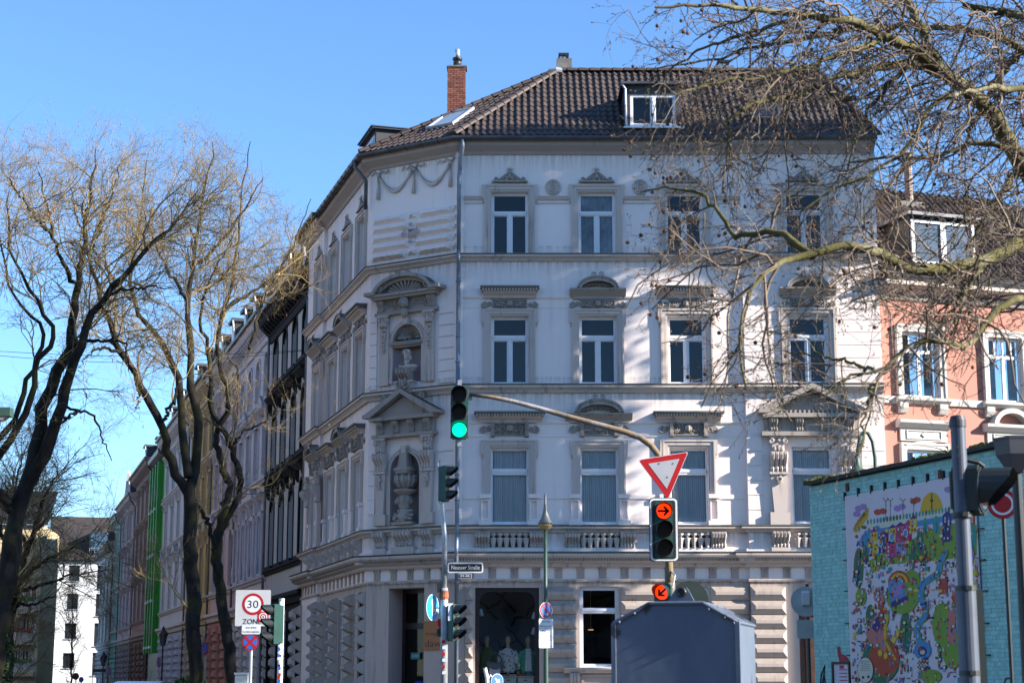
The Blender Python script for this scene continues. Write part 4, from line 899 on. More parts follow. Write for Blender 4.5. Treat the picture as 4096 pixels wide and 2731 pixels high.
q = MB(); q.lathe(cw*.52, .25, [(.08,chh+.39),(.08,chh+.68)], 12); q.build('flue', MT['zinclight'], ch, smooth=True)
for (a, b, t, bb, Y) in ((2227,2288,234,285,54.5),(2862,2935,262,300,54.8)):
    ch, cw, chh = chimney(a, b, t, bb, Y, 'chimney', False)
    q = MB(); q.box(0, cw, 0, .5, 0, chh); q.build('chimney_stack', MT['concrete'], ch)
    for s in (.2,.42): q = MB(); q.box(cw*s, cw*(s+.18), .1, .3, chh, chh+.12); q.build('flue', MT['zinclight'], ch)
    q = MB(); q.box(cw*.12, cw*.8, .0, .4, chh+.12, chh+.19); q.build('chimney_cowl', MT['black'], ch)
# ================================================================== ground
MT['asphalt'] = plain('asphalt', (.075,.072,.07), .9, var=.25, scale=6, bmp=.3); MT['paving'] = plain('paving', (.22,.205,.19), .9, var=.2, scale=4, bmp=.2)
mb = MB(); mb.quad((-600,-300,0),(600,-300,0),(600,900,0),(-600,900,0)); tag(mb.build('ground', MT['asphalt']), kind='structure')
mb = MB(); fr_ = C3 - dL*120
mb.xy([(fr_.x-4.5*cos(TH_L+pi/2)*1, fr_.y-4.5*sin(TH_L+pi/2)),(C2.x-4.5*dL.y*-1*-1, C2.y+0),(C2.x-2.2,C2.y-3.2),(C1.x-1.2,C1.y-4.2),(C1.x+40,C1.y-4.2),(C1.x+40,C1.y+.5),(C1.x,C1.y+.5),(C2.x,C2.y+.5),(fr_.x,fr_.y)], .004, .13); tag(mb.build('pavement', MT['paving']), kind='structure')
# ================================================================== THE ROW OF HOUSES DOWN THE SIDE STREET
def row_t(px): return plan_hit(px, 2300, C3, -dL)
def arch_fill(mb, x0, x1, zs, rise, y, y2=None):
    """wall filled in above a segment arch inside a square opening top at zs+rise"""
    A_ = arc_pts((x0+x1)/2, zs, (x1-x0)/2, rise, pi, 0, 10); B_ = [(p[0], zs+rise) for p in A_]
    for i in range(10): mb.quad((A_[i][0],y,A_[i][1]),(A_[i+1][0],y,A_[i+1][1]),(B_[i+1][0],y,B_[i+1][1]),(B_[i][0],y,B_[i][1]))
def row_house(name, label, pa, pb, eave, wc, tc, gc, n, floors, arch=(), hood='flat', frame=None, far=0, dorm=2, colonnets=False, blocks_=True, setb=0., bal=False, ped=None, zg=4.4, pj=.06):
    t0, t1 = row_t(pa), row_t(pb); W = t1-t0; o = C3 - dL*t1 - nL*(-setb); fr = (o.x, o.y, TH_L)
    root = empty(name, (o.x, o.y, 0), label, 'house', 'row of houses down the side street', rz=TH_L)
    frame = frame or MT['frame']; px_ = [W*(i+.5)/n for i in range(n)]; ww = min(1.15, W/n*.46)
    ops = []
    for k, (z0, z1) in enumerate(floors):
        for cx in px_: ops.append((cx-ww/2, cx+ww/2, z0, z1))
    gops = [(cx-ww/2-.1, cx+ww/2+.1, .6, zg-.75) for cx in px_]
    q = MB(); wall_mesh(q, 0, W, zg, eave, ops); q.quad((0,0,zg),(0,8,zg),(0,8,eave),(0,0,eave)); q.quad((W,0,zg),(W,8,zg),(W,8,eave),(W,0,eave)); q.build('wall', wc, root)
    q = MB(); wall_mesh(q, 0, W, 0, zg, gops); q.quad((0,0,0),(0,8,0),(0,8,zg),(0,0,zg)); q.quad((W,0,0),(W,8,0),(W,8,zg),(W,0,zg)); q.build('wall', gc, root)
    for k, (z0, z1) in enumerate(floors):
        ar = k in arch
        for j, cx in enumerate(px_):
            a, b = cx-ww/2, cx+ww/2
            q = MB(); q.box(a,a+.07,.18,.24,z0,z1); q.box(b-.07,b,.18,.24,z0,z1); q.box(a+.07,b-.07,.18,.24,z1-.08,z1); q.box(a+.07,b-.07,.18,.24,z0,z0+.08); q.box(a+.07,b-.07,.17,.24,z0+(z1-z0)*.68,z0+(z1-z0)*.68+.1); q.box(cx-.04,cx+.04,.17,.24,z0+.08,z0+(z1-z0)*.68)
            wn_ = q.build('window', frame, root)
            q = MB(); q.quad((a,.22,z0),(b,.22,z0),(b,.22,z1),(a,.22,z1)); q.build('pane', MT['farglass'], wn_)
            q = MB(); sw = .14
            if ar:
                rise = ww*.5; q.box(a-sw,a,-pj,.05,z0,z1-rise); q.box(b,b+sw,-pj,.05,z0,z1-rise); arch_band(q, cx, z1-rise, ww/2, rise, sw, -pj, .05, 0, pi, 10); arch_fill(q, a, b, z1-rise, rise, .001)
            else: ring(q, a, b, z0, z1, sw, -pj, .05)
            q.box(a-sw-.05, b+sw+.05, -.16, 0, z0-.10, z0); q.build('window_surround', tc, root)
            if not (ar and k == len(floors)-1 and hood != 'all'):
                zt = z1+(.20 if not ar else .30); q = MB(); hh = {'flat': 'flat', 'ped': 'ped' if (k == 0) else 'flat', 'alt': 'ped' if (j+k) % 2 == 0 else 'flat', 'all': 'flat', 'none': None}[hood]
                if hh and (zt+.3 < eave-.8):
                    q.yz([(0,zt+.10),(-.1,zt+.10),(-.30,zt+.28),(-.32,zt+.36),(0,zt+.38)], a-.3, b+.3)
                    for s in (a-.18, b+.18): q.yz([(0,zt+.1),(-.2,zt+.1),(-.16,zt-.12),(-.08,zt-.3),(0,zt-.34)], s-.07, s+.07)
                    if hh == 'ped' and zt+.9 < eave-.8: q.xz([(a-.32,zt+.36),(b+.32,zt+.36),(cx,zt+.85)], -.30, 0)
                    q.build('window_hood', tc, root)
            if bal and k == 0:
                q = MB()
                for xx in (a-.12, b+.12): q.lathe(xx, -.14, [(.09,z0),(.07,z0+.1),(.10,z0+.4),(.055,z0+.8),(.05,z1-.5),(.09,z1-.35),(.11,z1-.2)], 8)
                q.build('colonnette', tc, root)
    for j, (a, b, c, d) in enumerate(gops):
        q = MB(); q.box(a,a+.08,.16,.24,c,d); q.box(b-.08,b,.16,.24,c,d); q.box(a+.08,b-.08,.16,.24,d-.08,d); q.box(a+.08,b-.08,.16,.24,d-1.0,d-.9); q.box((a+b)/2-.04,(a+b)/2+.04,.16,.24,c,d-1.0); wn_ = q.build('window', frame, root)
        q = MB(); q.quad((a,.22,c),(b,.22,c),(b,.22,d),(a,.22,d)); q.build('pane', MT['farglass'], wn_)
    # rusticated piers
    if blocks_:
        edges = [0] + [v for g in gops for v in (g[0], g[1])] + [W]
        for k in range(0, len(edges), 2):
            a, b = edges[k]+.03, edges[k+1]-.03; h = .42
            if b-a < .15: continue
            i = 0
            while zg-.35-(i+1)*h > 1.2:
                q = MB(); frustum(q, a, b, zg-.35-(i+1)*h+.03, zg-.35-i*h, 0, .12, .10, h*.25); q.build('block', blocks_ if not isinstance(blocks_, bool) else gc, root); i += 1
    P = [Vector((0,0)), Vector((W,0))]
    for (z, h, out) in [(zg-.15, .45, .28)] + [(f[0]-.32, .22, .18) for f in floors]:
        q = MB(); moulding(q, P, [(0,z),(out*.4,z),(out*.6,z+h*.4),(out,z+h*.6),(out,z+h*.9),(0,z+h)]); q.build('string_course', tc, root)
    q = MB(); z = eave-.75; moulding(q, P, [(0,z-.25),(.08,z-.25),(.10,z),(.14,z+.02),(.14,z+.35),(.5,z+.42),(.55,z+.5),(.62,z+.72),(.62,z+.80),(0,z+.80)]); q.build('cornice', tc, root)
    nb = int(W/.55)
    if far < 2:
        for i in range(nb): q = MB(); xx = W*(i+.5)/nb; q.yz([(-.14,z+.40),(-.46,z+.40),(-.44,z+.30),(-.22,z+.12),(-.14,z+.08)], xx-.10, xx+.10); q.build('bracket', tc, root)
    else:
        q = MB()
        for i in range(nb): xx = W*(i+.5)/nb; q.yz([(-.14,z+.40),(-.46,z+.40),(-.44,z+.30),(-.22,z+.12),(-.14,z+.08)], xx-.10, xx+.10)
        q.build('brackets', tc, root, kind='stuff')
    q = MB(); moulding(q, P, [(.60,eave+.06),(.60,eave-.02),(.66,eave-.06),(.74,eave-.04),(.76,eave+.07),(.70,eave+.05),(.64,eave+.05)]); q.build('gutter', MT['zinc'], root)
    q = MB(); q.add([(-.0,-.6,eave+.04),(W,-.6,eave+.04),(W,3.6,eave+3.4),(0,3.6,eave+3.4),(0,8,eave),(W,8,eave)], [(0,1,2,3),(3,2,5,4),(0,3,4),(1,5,2)]); rf = q.build('roof', MT['slate'], root)
    for i in range(dorm):
        xx = W*(i+.6)/(dorm+.2); d_ = MB(); d_.box(xx-.55, xx+.55, -.05, 2.2, eave+.3, eave+1.6); do = d_.build('dormer', MT['slate'], rf)
        q = MB(); q.yz([(-.25,eave+1.6),(2.3,eave+1.6),(2.3,eave+1.68),(-.25,eave+1.75)], xx-.7, xx+.7); q.build('dormer_roof', MT['zinc'], do); q = MB(); q.box(xx-.42, xx+.42, -.09, -.05, eave+.45, eave+1.5); q.build('dormer_window', frame, do)
        q = MB(); q.tube([(xx+.72,-.2,eave+1.6),(xx+.70,-.16,eave+1.3),(xx+.62,-.1,eave+.9),(xx+.62,-.1,eave+.1)], .05, 6); q.build('downpipe', MT['zinclight'], do)
    q = MB(); q.tube([(W-.06,-.68,eave),(W-.06,-.5,eave-.6),(W-.06,-.12,eave-1.0),(W-.06,-.12,.3)], .055, 8); q.build('downpipe', MT['zinc'], root)
    return root, W
F4 = [(5.75,8.35),(9.75,12.0),(13.0,14.9)]
S = lambda n, c, d=(.2,.17,.15), am=.3, moss=.5: stucco(n, c, d, am, moss)
blk = S('black_trim', (.012,.012,.013), (.03,.026,.022), .3, .3); bw = S('off_white_wall', (.50,.48,.45), (.15,.13,.11), .5)
h_bl, Wb = row_house('black_and_white_house', 'white house with black window surrounds and black cornice next to the corner house', 1222, 1064, 16.0, bw, blk, blk, 4, [(5.9,8.6),(9.7,12.0),(13.1,15.0)], arch=(0,1,2), hood='all', frame=blk, dorm=3, blocks_=bw, pj=.03)
# slated and tiled dormers that show above its eave
row_house('pale_lavender_house', 'pale lavender white house with round arched top windows left of the black and white one', 1064, 938, 16.3, S('lavender_white', (.60,.58,.61)), S('lavender_trim', (.55,.53,.56)), S('lavender_ground', (.58,.56,.57)), 4, F4, arch=(0,2), hood='alt', dorm=3, bal=True)
row_house('pink_house', 'pale pink house with salmon ground floor behind the forked tree', 938, 842, 16.6, S('pale_pink', (.58,.40,.38)), S('pink_trim', (.58,.54,.52)), S('salmon_ground', (.42,.20,.16)), 3, F4, arch=(0,), hood='alt', dorm=2)
row_house('yellow_house', 'ochre yellow brick house with sand coloured trim', 842, 748, 16.9, S('ochre_brick', (.55,.36,.11)), S('sand_trim', (.50,.40,.25)), S('sand_ground', (.42,.36,.28)), 4, F4, arch=(0,), hood='ped', dorm=2)
row_house('pale_blue_white_house', 'white house with pale blue ground floor beside the green one', 748, 646, 16.6, S('white_wall_b', (.60,.60,.60)), S('white_trim_b', (.58,.57,.55)), S('pale_blue_ground', (.42,.46,.55)), 4, F4, hood='ped', dorm=2, far=1)
# bright green house: plain fins, narrow glazed bay, black lanterns
def green_house():
    t0, t1 = row_t(646), row_t(604); W = t1-t0; o = C3-dL*t1; root = empty('green_house', (o.x,o.y,0), 'bright green house with vertical fins and black lanterns', 'house', 'row of houses down the side street', rz=TH_L)
    g = plain('bright_green_paint', (.03,.27,.025), .5, var=.15, scale=1); g2 = plain('yellow_green_panel', (.30,.46,.03), .25, var=.3, scale=.6); e = 16.2
    q = MB(); wall_mesh(q, 0, W, 3.2, e, [(.9+1.9*i, 2.1+1.9*i, 4.4+3.9*k, 7.1+3.9*k) for i in range(3) for k in range(3)], 0, .5); q.quad((0,0,0),(0,8,0),(0,8,e),(0,0,e)); q.quad((W,0,3.2),(W,8,3.2),(W,8,e),(W,0,e)); q.build('wall', g, root)
    q = MB(); q.quad((0,0,0),(W,0,0),(W,0,3.2),(0,0,3.2)); q.build('wall', MT['black'], root)
    for i in range(4): q = MB(); q.box(.3+1.9*i, .62+1.9*i, -.35, 0, 3.2, e-.6); q.build('fin', g, root)
    for i in range(3):
        for k in range(3):
            q = MB(); q.box(.9+1.9*i, 2.1+1.9*i, .3, .34, 4.4+3.9*k, 7.1+3.9*k); w_ = q.build('window', g2, root); q = MB(); q.box(1.1+1.9*i, 1.9+1.9*i, .28, .30, 5.0+3.9*k, 6.8+3.9*k); q.build('pane', MT['farglass'], w_)
    for i in range(3):
        for k in range(4):
            q = MB(); x, z = .46+1.9*i, 3.9+3.0*k; q.lathe(x+.9, -.25, [(.05,z+.3),(.11,z+.6),(.12,z+1.0),(.03,z+1.15)], 6); q.box(x+.87,x+.93,-.25,0,z+1.1,z+1.15); q.build('lantern', MT['black'], root); 
            q = MB(); q.box(x+.5,x+.9,-.42,-.3,z-.4,z-.25); q.build('lamp', MT['frame'], root)
    q = MB(); q.add([(0,-.5,e),(W,-.5,e),(W,3.6,e+3.2),(0,3.6,e+3.2)], [(0,1,2,3)]); rf = q.build('roof', MT['slate'], root); q = MB(); moulding(q, [Vector((0,0)),Vector((W,0))], [(0,e-.5),(.5,e-.2),(.55,e+.05),(0,e+.05)]); q.build('cornice', MT['zinc'], root)
    for x in (1.6, 4.6): d_ = MB(); d_.box(x-.5,x+.5,0,2,e+.3,e+1.5); do = d_.build('dormer', MT['slate'], rf); q = MB(); q.box(x-.65,x+.65,-.2,2.1,e+1.5,e+1.6); q.build('dormer_roof', MT['zinc'], do)
green_house()
row_house('brown_brick_house', 'brown brick house with dark brown ground floor left of the green one', 604, 537, 16.6, S('brown_brick', (.30,.20,.17)), S('brown_trim', (.28,.22,.19)), S('dark_brown_ground', (.12,.07,.05)), 4, F4, hood='flat', dorm=1, far=2)
row_house('mauve_house', 'mauve grey house with white window frames far down the row', 537, 482, 15.6, S('mauve_wall', (.42,.34,.36)), S('mauve_trim', (.44,.40,.41)), S('mauve_ground', (.2,.17,.18)), 4, [(5.6,8.2),(9.4,11.5),(12.4,14.2)], hood='flat', dorm=1, far=2)
row_house('turquoise_house', 'narrow turquoise house near the far end of the row', 482, 455, 15.3, S('turquoise_wall', (.28,.55,.50)), S('turq_trim', (.42,.55,.53)), S('turq_ground', (.22,.46,.40)), 3, [(5.6,8.2),(9.4,11.5),(12.4,14.0)], hood='flat', dorm=0, far=2)
row_house('beige_grey_house', 'beige grey house closing the far end of the row', 455, 402, 13.6, S('beige_wall', (.42,.40,.37)), S('beige_trim', (.46,.44,.42)), S('beige_ground', (.36,.34,.33)), 4, [(5.0,7.2),(8.4,10.3),(11.0,12.4)], hood='flat', dorm=1, far=2)
# stone obelisk finial on a gable of the row
p = at(510, 2005, 142); q = MB(); q.lathe(0,0,[(.28,0),(.32,.2),(.18,.35),(.22,.5)],8)
q.add([(a*.2,b*.2,.5) for a,b in ((-1,-1),(1,-1),(1,1),(-1,1))]+[(a*.13,b*.13,2.3) for a,b in ((-1,-1),(1,-1),(1,1),(-1,1))]+[(0,0,2.6)], [(0,1,5,4),(1,2,6,5),(2,3,7,6),(3,0,4,7),(4,5,8),(5,6,8),(6,7,8),(7,4,8)])
q.box(-.12,.12,-.12,.12,-3.5,.01)
ob = q.build('obelisk_finial', plain('pale_stone', (.5,.48,.46), .8)); ob.location = p; tag(ob, 'pale stone obelisk rising above the far roofs of the row', 'finial')
# ---- white block and cream block closing the street
def block_house(name, label, p0, p1, Y, ang, zt, wm, wins, frm_, base_z=0):
    A_ = at(p0, 2600, Y); fr = (A_.x, A_.y, ang); W = on(fr, p1, 2600)[0]; root = empty(name, (A_.x, A_.y, 0), label, 'building', rz=ang)
    ops = []
    for (xa, xb, ya, yb) in wins:
        a = on(fr, xa, (ya+yb)/2); b = on(fr, xb, (ya+yb)/2); c = on(fr, xa, yb)[1]; d = on(fr, xa, ya)[1]; ops.append((a[0], b[0], c, d))
    q = MB(); wall_mesh(q, 0, W, 0, zt, ops, 0, .35); q.quad((0,0,0),(0,12,0),(0,12,zt),(0,0,zt)); q.quad((W,0,0),(W,12,0),(W,12,zt),(W,0,zt)); q.build('wall', wm, root)
    for (a, b, c, d) in ops:
        q = MB(); ring(q, a+.1, b-.1, c+.1, d-.1, .1, .26, .34, True, True); q.box((a+b)/2-.05,(a+b)/2+.05,.26,.34,c+.1,d-.1); w_ = q.build('window', frm_, root); q = MB(); q.quad((a,.32,c),(b,.32,c),(b,.32,d),(a,.32,d)); q.build('pane', MT['farglass'], w_)
        q = MB(); q.box(a-.08, b+.08, -.12, 0, c-.1, c); q.build('window_sill', MT['zinclight'], root)
    return root, fr, W, ops
k = .5102; cv = lambda x0, x1, y0, y1: (x0*k, x1*k, 1950+y0*k, 1950+y1*k)
whitewall = stucco('bright_white_render', (.74,.74,.74), (.4,.4,.4), .12)
wins = [cv(*t) for t in ((540,625,607,730),(525,612,828,950),(507,597,1060,1182),(492,582,1293,1412),(762,840,607,790),(750,828,830,1005),(737,816,1060,1240),(722,806,1290,1470))]
rt, fr, W, _ = block_house('white_apartment_block', 'bright white apartment block with black windows closing the street', 214, 440, 190, radians(14), 14.1, whitewall, wins, MT['black'])
q = MB(); q.add([(-1,-.5,14.1),(W+3,-.5,14.1),(W+3,6,19.3),(-1,6,19.3),(W+3,12.5,14.1),(-1,12.5,14.1)], [(0,1,2,3),(3,2,4,5),(0,3,5),(1,4,2)]); rf = q.build('roof', tilemat('dark_brown_tile', (.05,.04,.035)), rt)
q = MB(); q.box(W*.55, W+1.5, .4, 4, 14.3, 17.3); dm = q.build('roof_dormer', plain('dark_cladding', (.05,.06,.07), .4), rf)
q = MB(); q.box(W*.57, W*.95, .36, .40, 15.2, 17.0); q.build('pane', plain('blue_glass', (.05,.1,.16), .05), dm)
for i in range(12): q = MB(); xx = W*.55 + i*.55; q.box(xx, xx+.05, .0, .05, 14.3, 15.4); q.build('railing_post', MT['zinclight'], rf)
q = MB(); q.box(W*.55, W+1.5, -.01, .06, 15.4, 15.46); q.build('railing', MT['zinclight'], rf)
cream = stucco('cream_render', (.68,.55,.33), (.4,.32,.2), .15)
wins = [cv(*t) for t in ((110,160,1265,1380),(165,225,1265,1380),(232,262,1265,1380),(125,165,1015,1130),(172,232,1015,1130),(246,282,1015,1130),(135,180,790,880),(190,290,790,880))]
rt, fr, W, _ = block_house('cream_apartment_block', 'cream apartment block with flower balconies at the left edge of the street', -90, 150, 150, radians(8), 14.5, cream, wins, MT['frame'])
q = MB(); q.add([(-.5,-.4,14.5),(W+.4,-.4,14.5),(W+.4,6,18),(-.5,6,18)], [(0,1,2,3)]); q.build('roof', MT['slate'], rt)
railm = plain('pale_railing', (.7,.7,.7), .5); flower = plain('red_flowers', (.5,.06,.04), .8, var=.5, scale=20); leafm = plain('balcony_leaf', (.08,.22,.04), .8, var=.4, scale=20)
for (xa, xb, yr, yb_) in ((105,268,1115,1215),(95,260,1355,1462),(140,290,870,975)):
    xa, xb, yr, yb_ = cv(xa, xb, yr, yb_); a, b = on(fr, xa, yr, .9)[0], on(fr, xb, yr, .9)[0]; z1 = on(fr, xa, yr, .9)[1]; z0 = on(fr, xa, yb_, .9)[1]
    q = MB(); q.box(a-.05, b+.05, -.95, 0, z0-.15, z0+.2); ba = q.build('balcony', cream, rt)
    q = MB(); q.box(a, b, -.93, -.89, z1-.05, z1); 
    n_ = 18
    for i in range(n_): xx = a+(b-a)*i/(n_-1); q.box(xx-.025, xx+.025, -.92, -.90, z0+.2, z1-.05)
    for s_ in (a, b): q.box(s_-.02, s_+.02, -.93, 0, z1-.05, z1)
    q.build('railing', railm, ba)
    q = MB()
    for i in range(40): q.ball((R.uniform(a+.1,b-.1), -1.0+R.uniform(-.1,.1), z1-.05+R.uniform(-.1,.22)), R.uniform(.06,.13), 5, 4)
    q.build('balcony_flowers', flower if yr < 2600 and yr > 2450 else leafm, ba)
# ================================================================== SALMON HOUSE on the right
SF = (X4+.02, D+.05, radians(18)); sq = lambda x, y, o=0.: on(SF, x, y, o)
salmon = empty('salmon_house', (SF[0], SF[1], 0), 'sunlit salmon house with white window surrounds right of the corner house', 'house', rz=SF[2])
sm = stucco('salmon_render', (.49,.225,.175), (.30,.15,.1), .15); stw = stucco('white_plaster_trim', (.56,.53,.50), (.3,.27,.24), .25, moss=.5)
SW = 16.0; SE = sq(3700,1130)[1]
wx = [(sq(3606,1460)[0], sq(3752,1460)[0]), (sq(3950,1460)[0], sq(4086,1460)[0])]; st = wx[1][0]-wx[0][0]; wx += [(wx[1][0]+st*i, wx[1][1]+st*i) for i in (1,2,3)]
zz = (sq(3700,1592)[1], sq(3700,1332)[1]); lo = (sq(3700,2080)[1], sq(3700,1800)[1])
ops = [(a, b, z0, z1) for a, b in wx for z0, z1 in (zz, lo)]
q = MB(); wall_mesh(q, 0, SW, 0, SE, ops, 0, .18); q.quad((SW,0,0),(SW,9,0),(SW,9,SE),(SW,0,SE)); q.build('wall', sm, salmon)
for a, b in wx:
    for z0, z1 in (zz, lo):
        cx = (a+b)/2; zt = z0+(z1-z0)*.68; q = MB(); y = .06
        for (p, r, s, t) in ((a,a+.07,z0,z1),(b-.07,b,z0,z1),(a+.07,b-.07,z1-.08,z1),(a+.07,b-.07,z0,z0+.08),(a+.07,b-.07,zt,zt+.10),(cx-.05,cx+.05,z0+.08,zt),((a+cx)/2-.015,(a+cx)/2+.015,zt+.1,z1-.08),((b+cx)/2-.015,(b+cx)/2+.015,zt+.1,z1-.08),(cx-.02,cx+.02,zt+.1,z1-.08)): q.box(p, r, y, y+.06, s, t)
        w_ = q.build('window', MT['frame'], salmon)
        for (p, r, s, t) in ((a+.07,cx-.05,z0+.08,zt),(cx+.05,b-.07,z0+.08,zt),(a+.07,b-.07,zt+.1,z1-.08)): q = MB(); q.quad((p,y+.04,s),(r,y+.04,s),(r,y+.04,t),(p,y+.04,t)); q.build('pane', MT['glass'], w_)
        q = MB(); q.box(a+.1, a+.35, .16, .17, z0, z1); q.box(b-.4, b-.1, .16, .17, z0, z1); q.build('curtain', MT['drape'], w_)
        q = MB(); ring(q, a, b, z0, z1, .13, -.10, .06); ring(q, a-.13, b+.13, z0, z1+.13, .06, -.14, .02)
        arch_band(q, cx, z1-.04, (b-a)/2+.0, .14, .14, -.12, .06, 0, pi, 10)
        q.yz([(0,z0-.18),(-.12,z0-.18),(-.22,z0-.1),(-.24,z0-.02),(0,z0)], a-.28, b+.28); q.build('window_surround', stw, salmon)
        for xx in (a-.05, b+.05): q = MB(); q.yz([(0,z0-.18),(-.16,z0-.18),(-.16,z0-.32),(-.08,z0-.46),(0,z0-.48)], xx-.13, xx+.13); q.build('corbel', stw, salmon)
    z1 = lo[1]; q = MB()
    q.box(a-.16, b+.16, -.06, 0, z1+.25, z1+.62); ring(q, a+.06, b-.06, z1+.33, z1+.54, .03, -.09, 0, True, True)
    q.yz([(0,z1+.62),(-.12,z1+.62),(-.28,z1+.75),(-.30,z1+.84),(0,z1+.86)], a-.28, b+.28); cx = (a+b)/2
    q.xz([(cx-.10,z1+.44),(cx,z1+.36),(cx+.10,z1+.44),(cx,z1+.52)], -.10, 0)
    if a > wx[0][0]+.1: arch_band(q, cx, z1+.8, .5, .38, .14, -.3, 0, 0, pi, 12)
    q.build('window_hood', stw, salmon)
P = [Vector((0,0)), Vector((SW,0))]
for (z, h, out) in ((zz[0]-.2,.2,.08),): q = MB(); moulding(q, P, [(0,z),(out,z),(out,z+h),(0,z+h)]); q.build('string_course', stw, salmon)
z = SE-1.0; q = MB(); moulding(q, P, [(0,z+.42),(.08,z+.42),(.12,z+.48),(.12,z+.56),(.30,z+.66),(.42,z+.74),(.50,z+.78),(.50,z+.9),(.56,z+1.0),(0,z+1.02)]); q.build('cornice', MT['trim'], salmon)
q = MB(); moulding(q, P, [(.5,z+1.04),(.52,z+.98),(.62,z+.98),(.66,z+1.1),(.6,z+1.08)]); q.build('gutter', MT['zinc'], salmon)
rz_ = sq(3760,800)[1]; q = MB(); q.add([(0,-.5,SE+.02),(SW,-.5,SE+.02),(SW,4,SE+3.9),(0,4,SE+3.9)], [(0,1,2,3)]); srf = q.build('roof', MT['deck'], salmon)
rest = MB(); tile_roof(srf, [Vector((0,-.5,SE+.06)), Vector((SW*.45,-.5,SE+.06)), Vector((SW*.45,4,SE+3.95)), Vector((0,4,SE+3.95))], 0, rest); rest.M = None; rest.build('roof_tiles', MT['tile'], srf, kind='stuff')
a, b = sq(3652,960)[0], sq(3912,960)[0]; d0, d1 = sq(3700,1066)[1], sq(3700,862)[1]
q = MB(); q.box(a, b, .2, 3.2, d0, d1); do = q.build('dormer', MT['slate'], srf)
q = MB(); q.box(a-.15, b+.15, -.05, 3.2, d1, d1+.1); q.build('dormer_roof', MT['zinc'], do)
q = MB(); cx = (a+b)/2
for (p, r, s, t) in ((a+.04,a+.14,d0+.1,d1-.1),(b-.14,b-.04,d0+.1,d1-.1),(cx-.09,cx+.09,d0+.1,d1-.1),(a+.14,b-.14,d1-.2,d1-.1),(a+.14,b-.14,d0+.1,d0+.2)): q.box(p,r,.12,.2,s,t)
q.build('dormer_window', MT['frame'], do); q = MB(); q.quad((a+.1,.17,d0+.1),(b-.1,.17,d0+.1),(b-.1,.17,d1-.1),(a+.1,.17,d1-.1)); q.build('pane', plain('sky_reflecting_pane', (.10,.13,.17), .03, .0, .1, spec=.8), do)
p = sq(3668, 700, -3); q = MB(); q.box(p[0]-.5, p[0]+.35, 3.2, 3.9, SE+1.5, sq(3668,800,-3)[1]); co = q.build('chimney', MT['concrete'], srf); q = MB(); q.lathe(p[0]-.02, 3.5, [(.13,sq(3668,800,-3)[1]),(.13,sq(3668,640,-3)[1]),(.2,sq(3668,625,-3)[1]),(.2,sq(3668,600,-3)[1]),(.1,sq(3668,590,-3)[1])], 10); q.build('chimney_pot', plain('clay_pot', (.3,.22,.18), .8), co)
# ================================================================== TURQUOISE BRICK BUILDING with its banner
tA = at(3237, 1942, 37.0); ZT = tA.z; r_ = ray(4096, 1768); tB = Vector((0,0,CAMH)) + r_*((ZT-CAMH)/r_.z)
TH_T = atan2(tB.y-tA.y, tB.x-tA.x); TFR = (tA.x, tA.y, TH_T); TLn = 9.5
tq = lambda x, y, o=0.: on(TFR, x, y, o)
turq = empty('turquoise_brick_building', (tA.x, tA.y, 0), 'low turquoise painted brick building with a mossy flat roof edge', 'building', rz=TH_T)
tm = brickmat('turquoise_painted_brick', (.30,.55,.50), .12); tj = plain('turquoise_joint', (.19,.37,.35), .9)
q = MB(); q.box(0, TLn, .012, 6, 0, ZT-.02); q.build('wall', tj, turq)
c6 = lambda x, y, o=0.: tq(3150+.7213*x, 1600+.7213*y, o)
BX0, BX1 = c6(333,700)[0], c6(1088,1200)[0]; BZ1 = c6(333,533)[1]; BZ0 = 1.0
bl, bh = .215, .0765; bme = {}
def brick_me(L):
    k_ = round(L, 3)
    if k_ not in bme: q = MB(); q.box(0, L-.006, -.001, .03, 0, bh-.006); me = bpy.data.meshes.new('brick'); me.from_pydata(q.v, [], q.f); me.materials.append(tm); bme[k_] = me
    return bme[k_]
rest = MB(); cnt = 0; rows = int((ZT-1.2)/bh)
for j in range(rows):
    z = ZT-.04-(j+1)*bh; bw_ = bl if j % 2 else bl/2; x = -(bl/4 if j % 2 else 0)
    while x < TLn:
        a, b = max(0, x), min(TLn, x+bw_); x += bw_
        if b-a < .03 or (a > BX0+.05 and b < BX1-.05 and z < BZ1-.1): continue
        dy = R.uniform(-.004, .003)
        if a < BX0 and cnt < 300 and z > 2.2: o = link('brick', brick_me(b-a), turq, loc=(a, dy, z)); cnt += 1
        else: rest.box(a, b-.006, dy-.001, .03, z, z+bh-.006)
rest.build('bricks', tm, turq, kind='stuff')
MT['moss'] = plain('moss', (.09,.10,.02), .95, var=.6, scale=9, bmp=.8)
for i in range(12): q = MB(); q.box(TLn*i/12+.004, TLn*(i+1)/12-.004, -.14, .5, ZT+.0, ZT+.07); q.build('coping_slab', plain('dark_coping', (.05,.045,.04), .9) if i == 0 else bpy.data.materials['dark_coping'], turq)
q = MB()
for i in range(900): xx = R.uniform(0, TLn); q.ball((xx, R.uniform(-.13,.3), ZT+.07), (R.uniform(.03,.09), R.uniform(.03,.08), R.uniform(.015,.05)*(1.4 if sin(xx*3.1)+sin(xx*1.3+1) > .2 else .3)), 5, 4)
q.build('moss', MT['moss'], turq, kind='stuff')
PAL = [(.66,.60,.63),(.75,.50,.03),(.55,.10,.05),(.03,.22,.12),(.05,.35,.60),(.03,.03,.25),(.60,.04,.20),(.45,.30,.55),(.25,.42,.06),(.02,.02,.025),(.72,.70,.60),(.05,.38,.36),(.65,.25,.22),(.80,.62,.10)]
PM = [plain('print_ink_%d' % i, tuple((x**1.25)*.8 for x in c), .55, var=.04) for i, c in enumerate(PAL)]
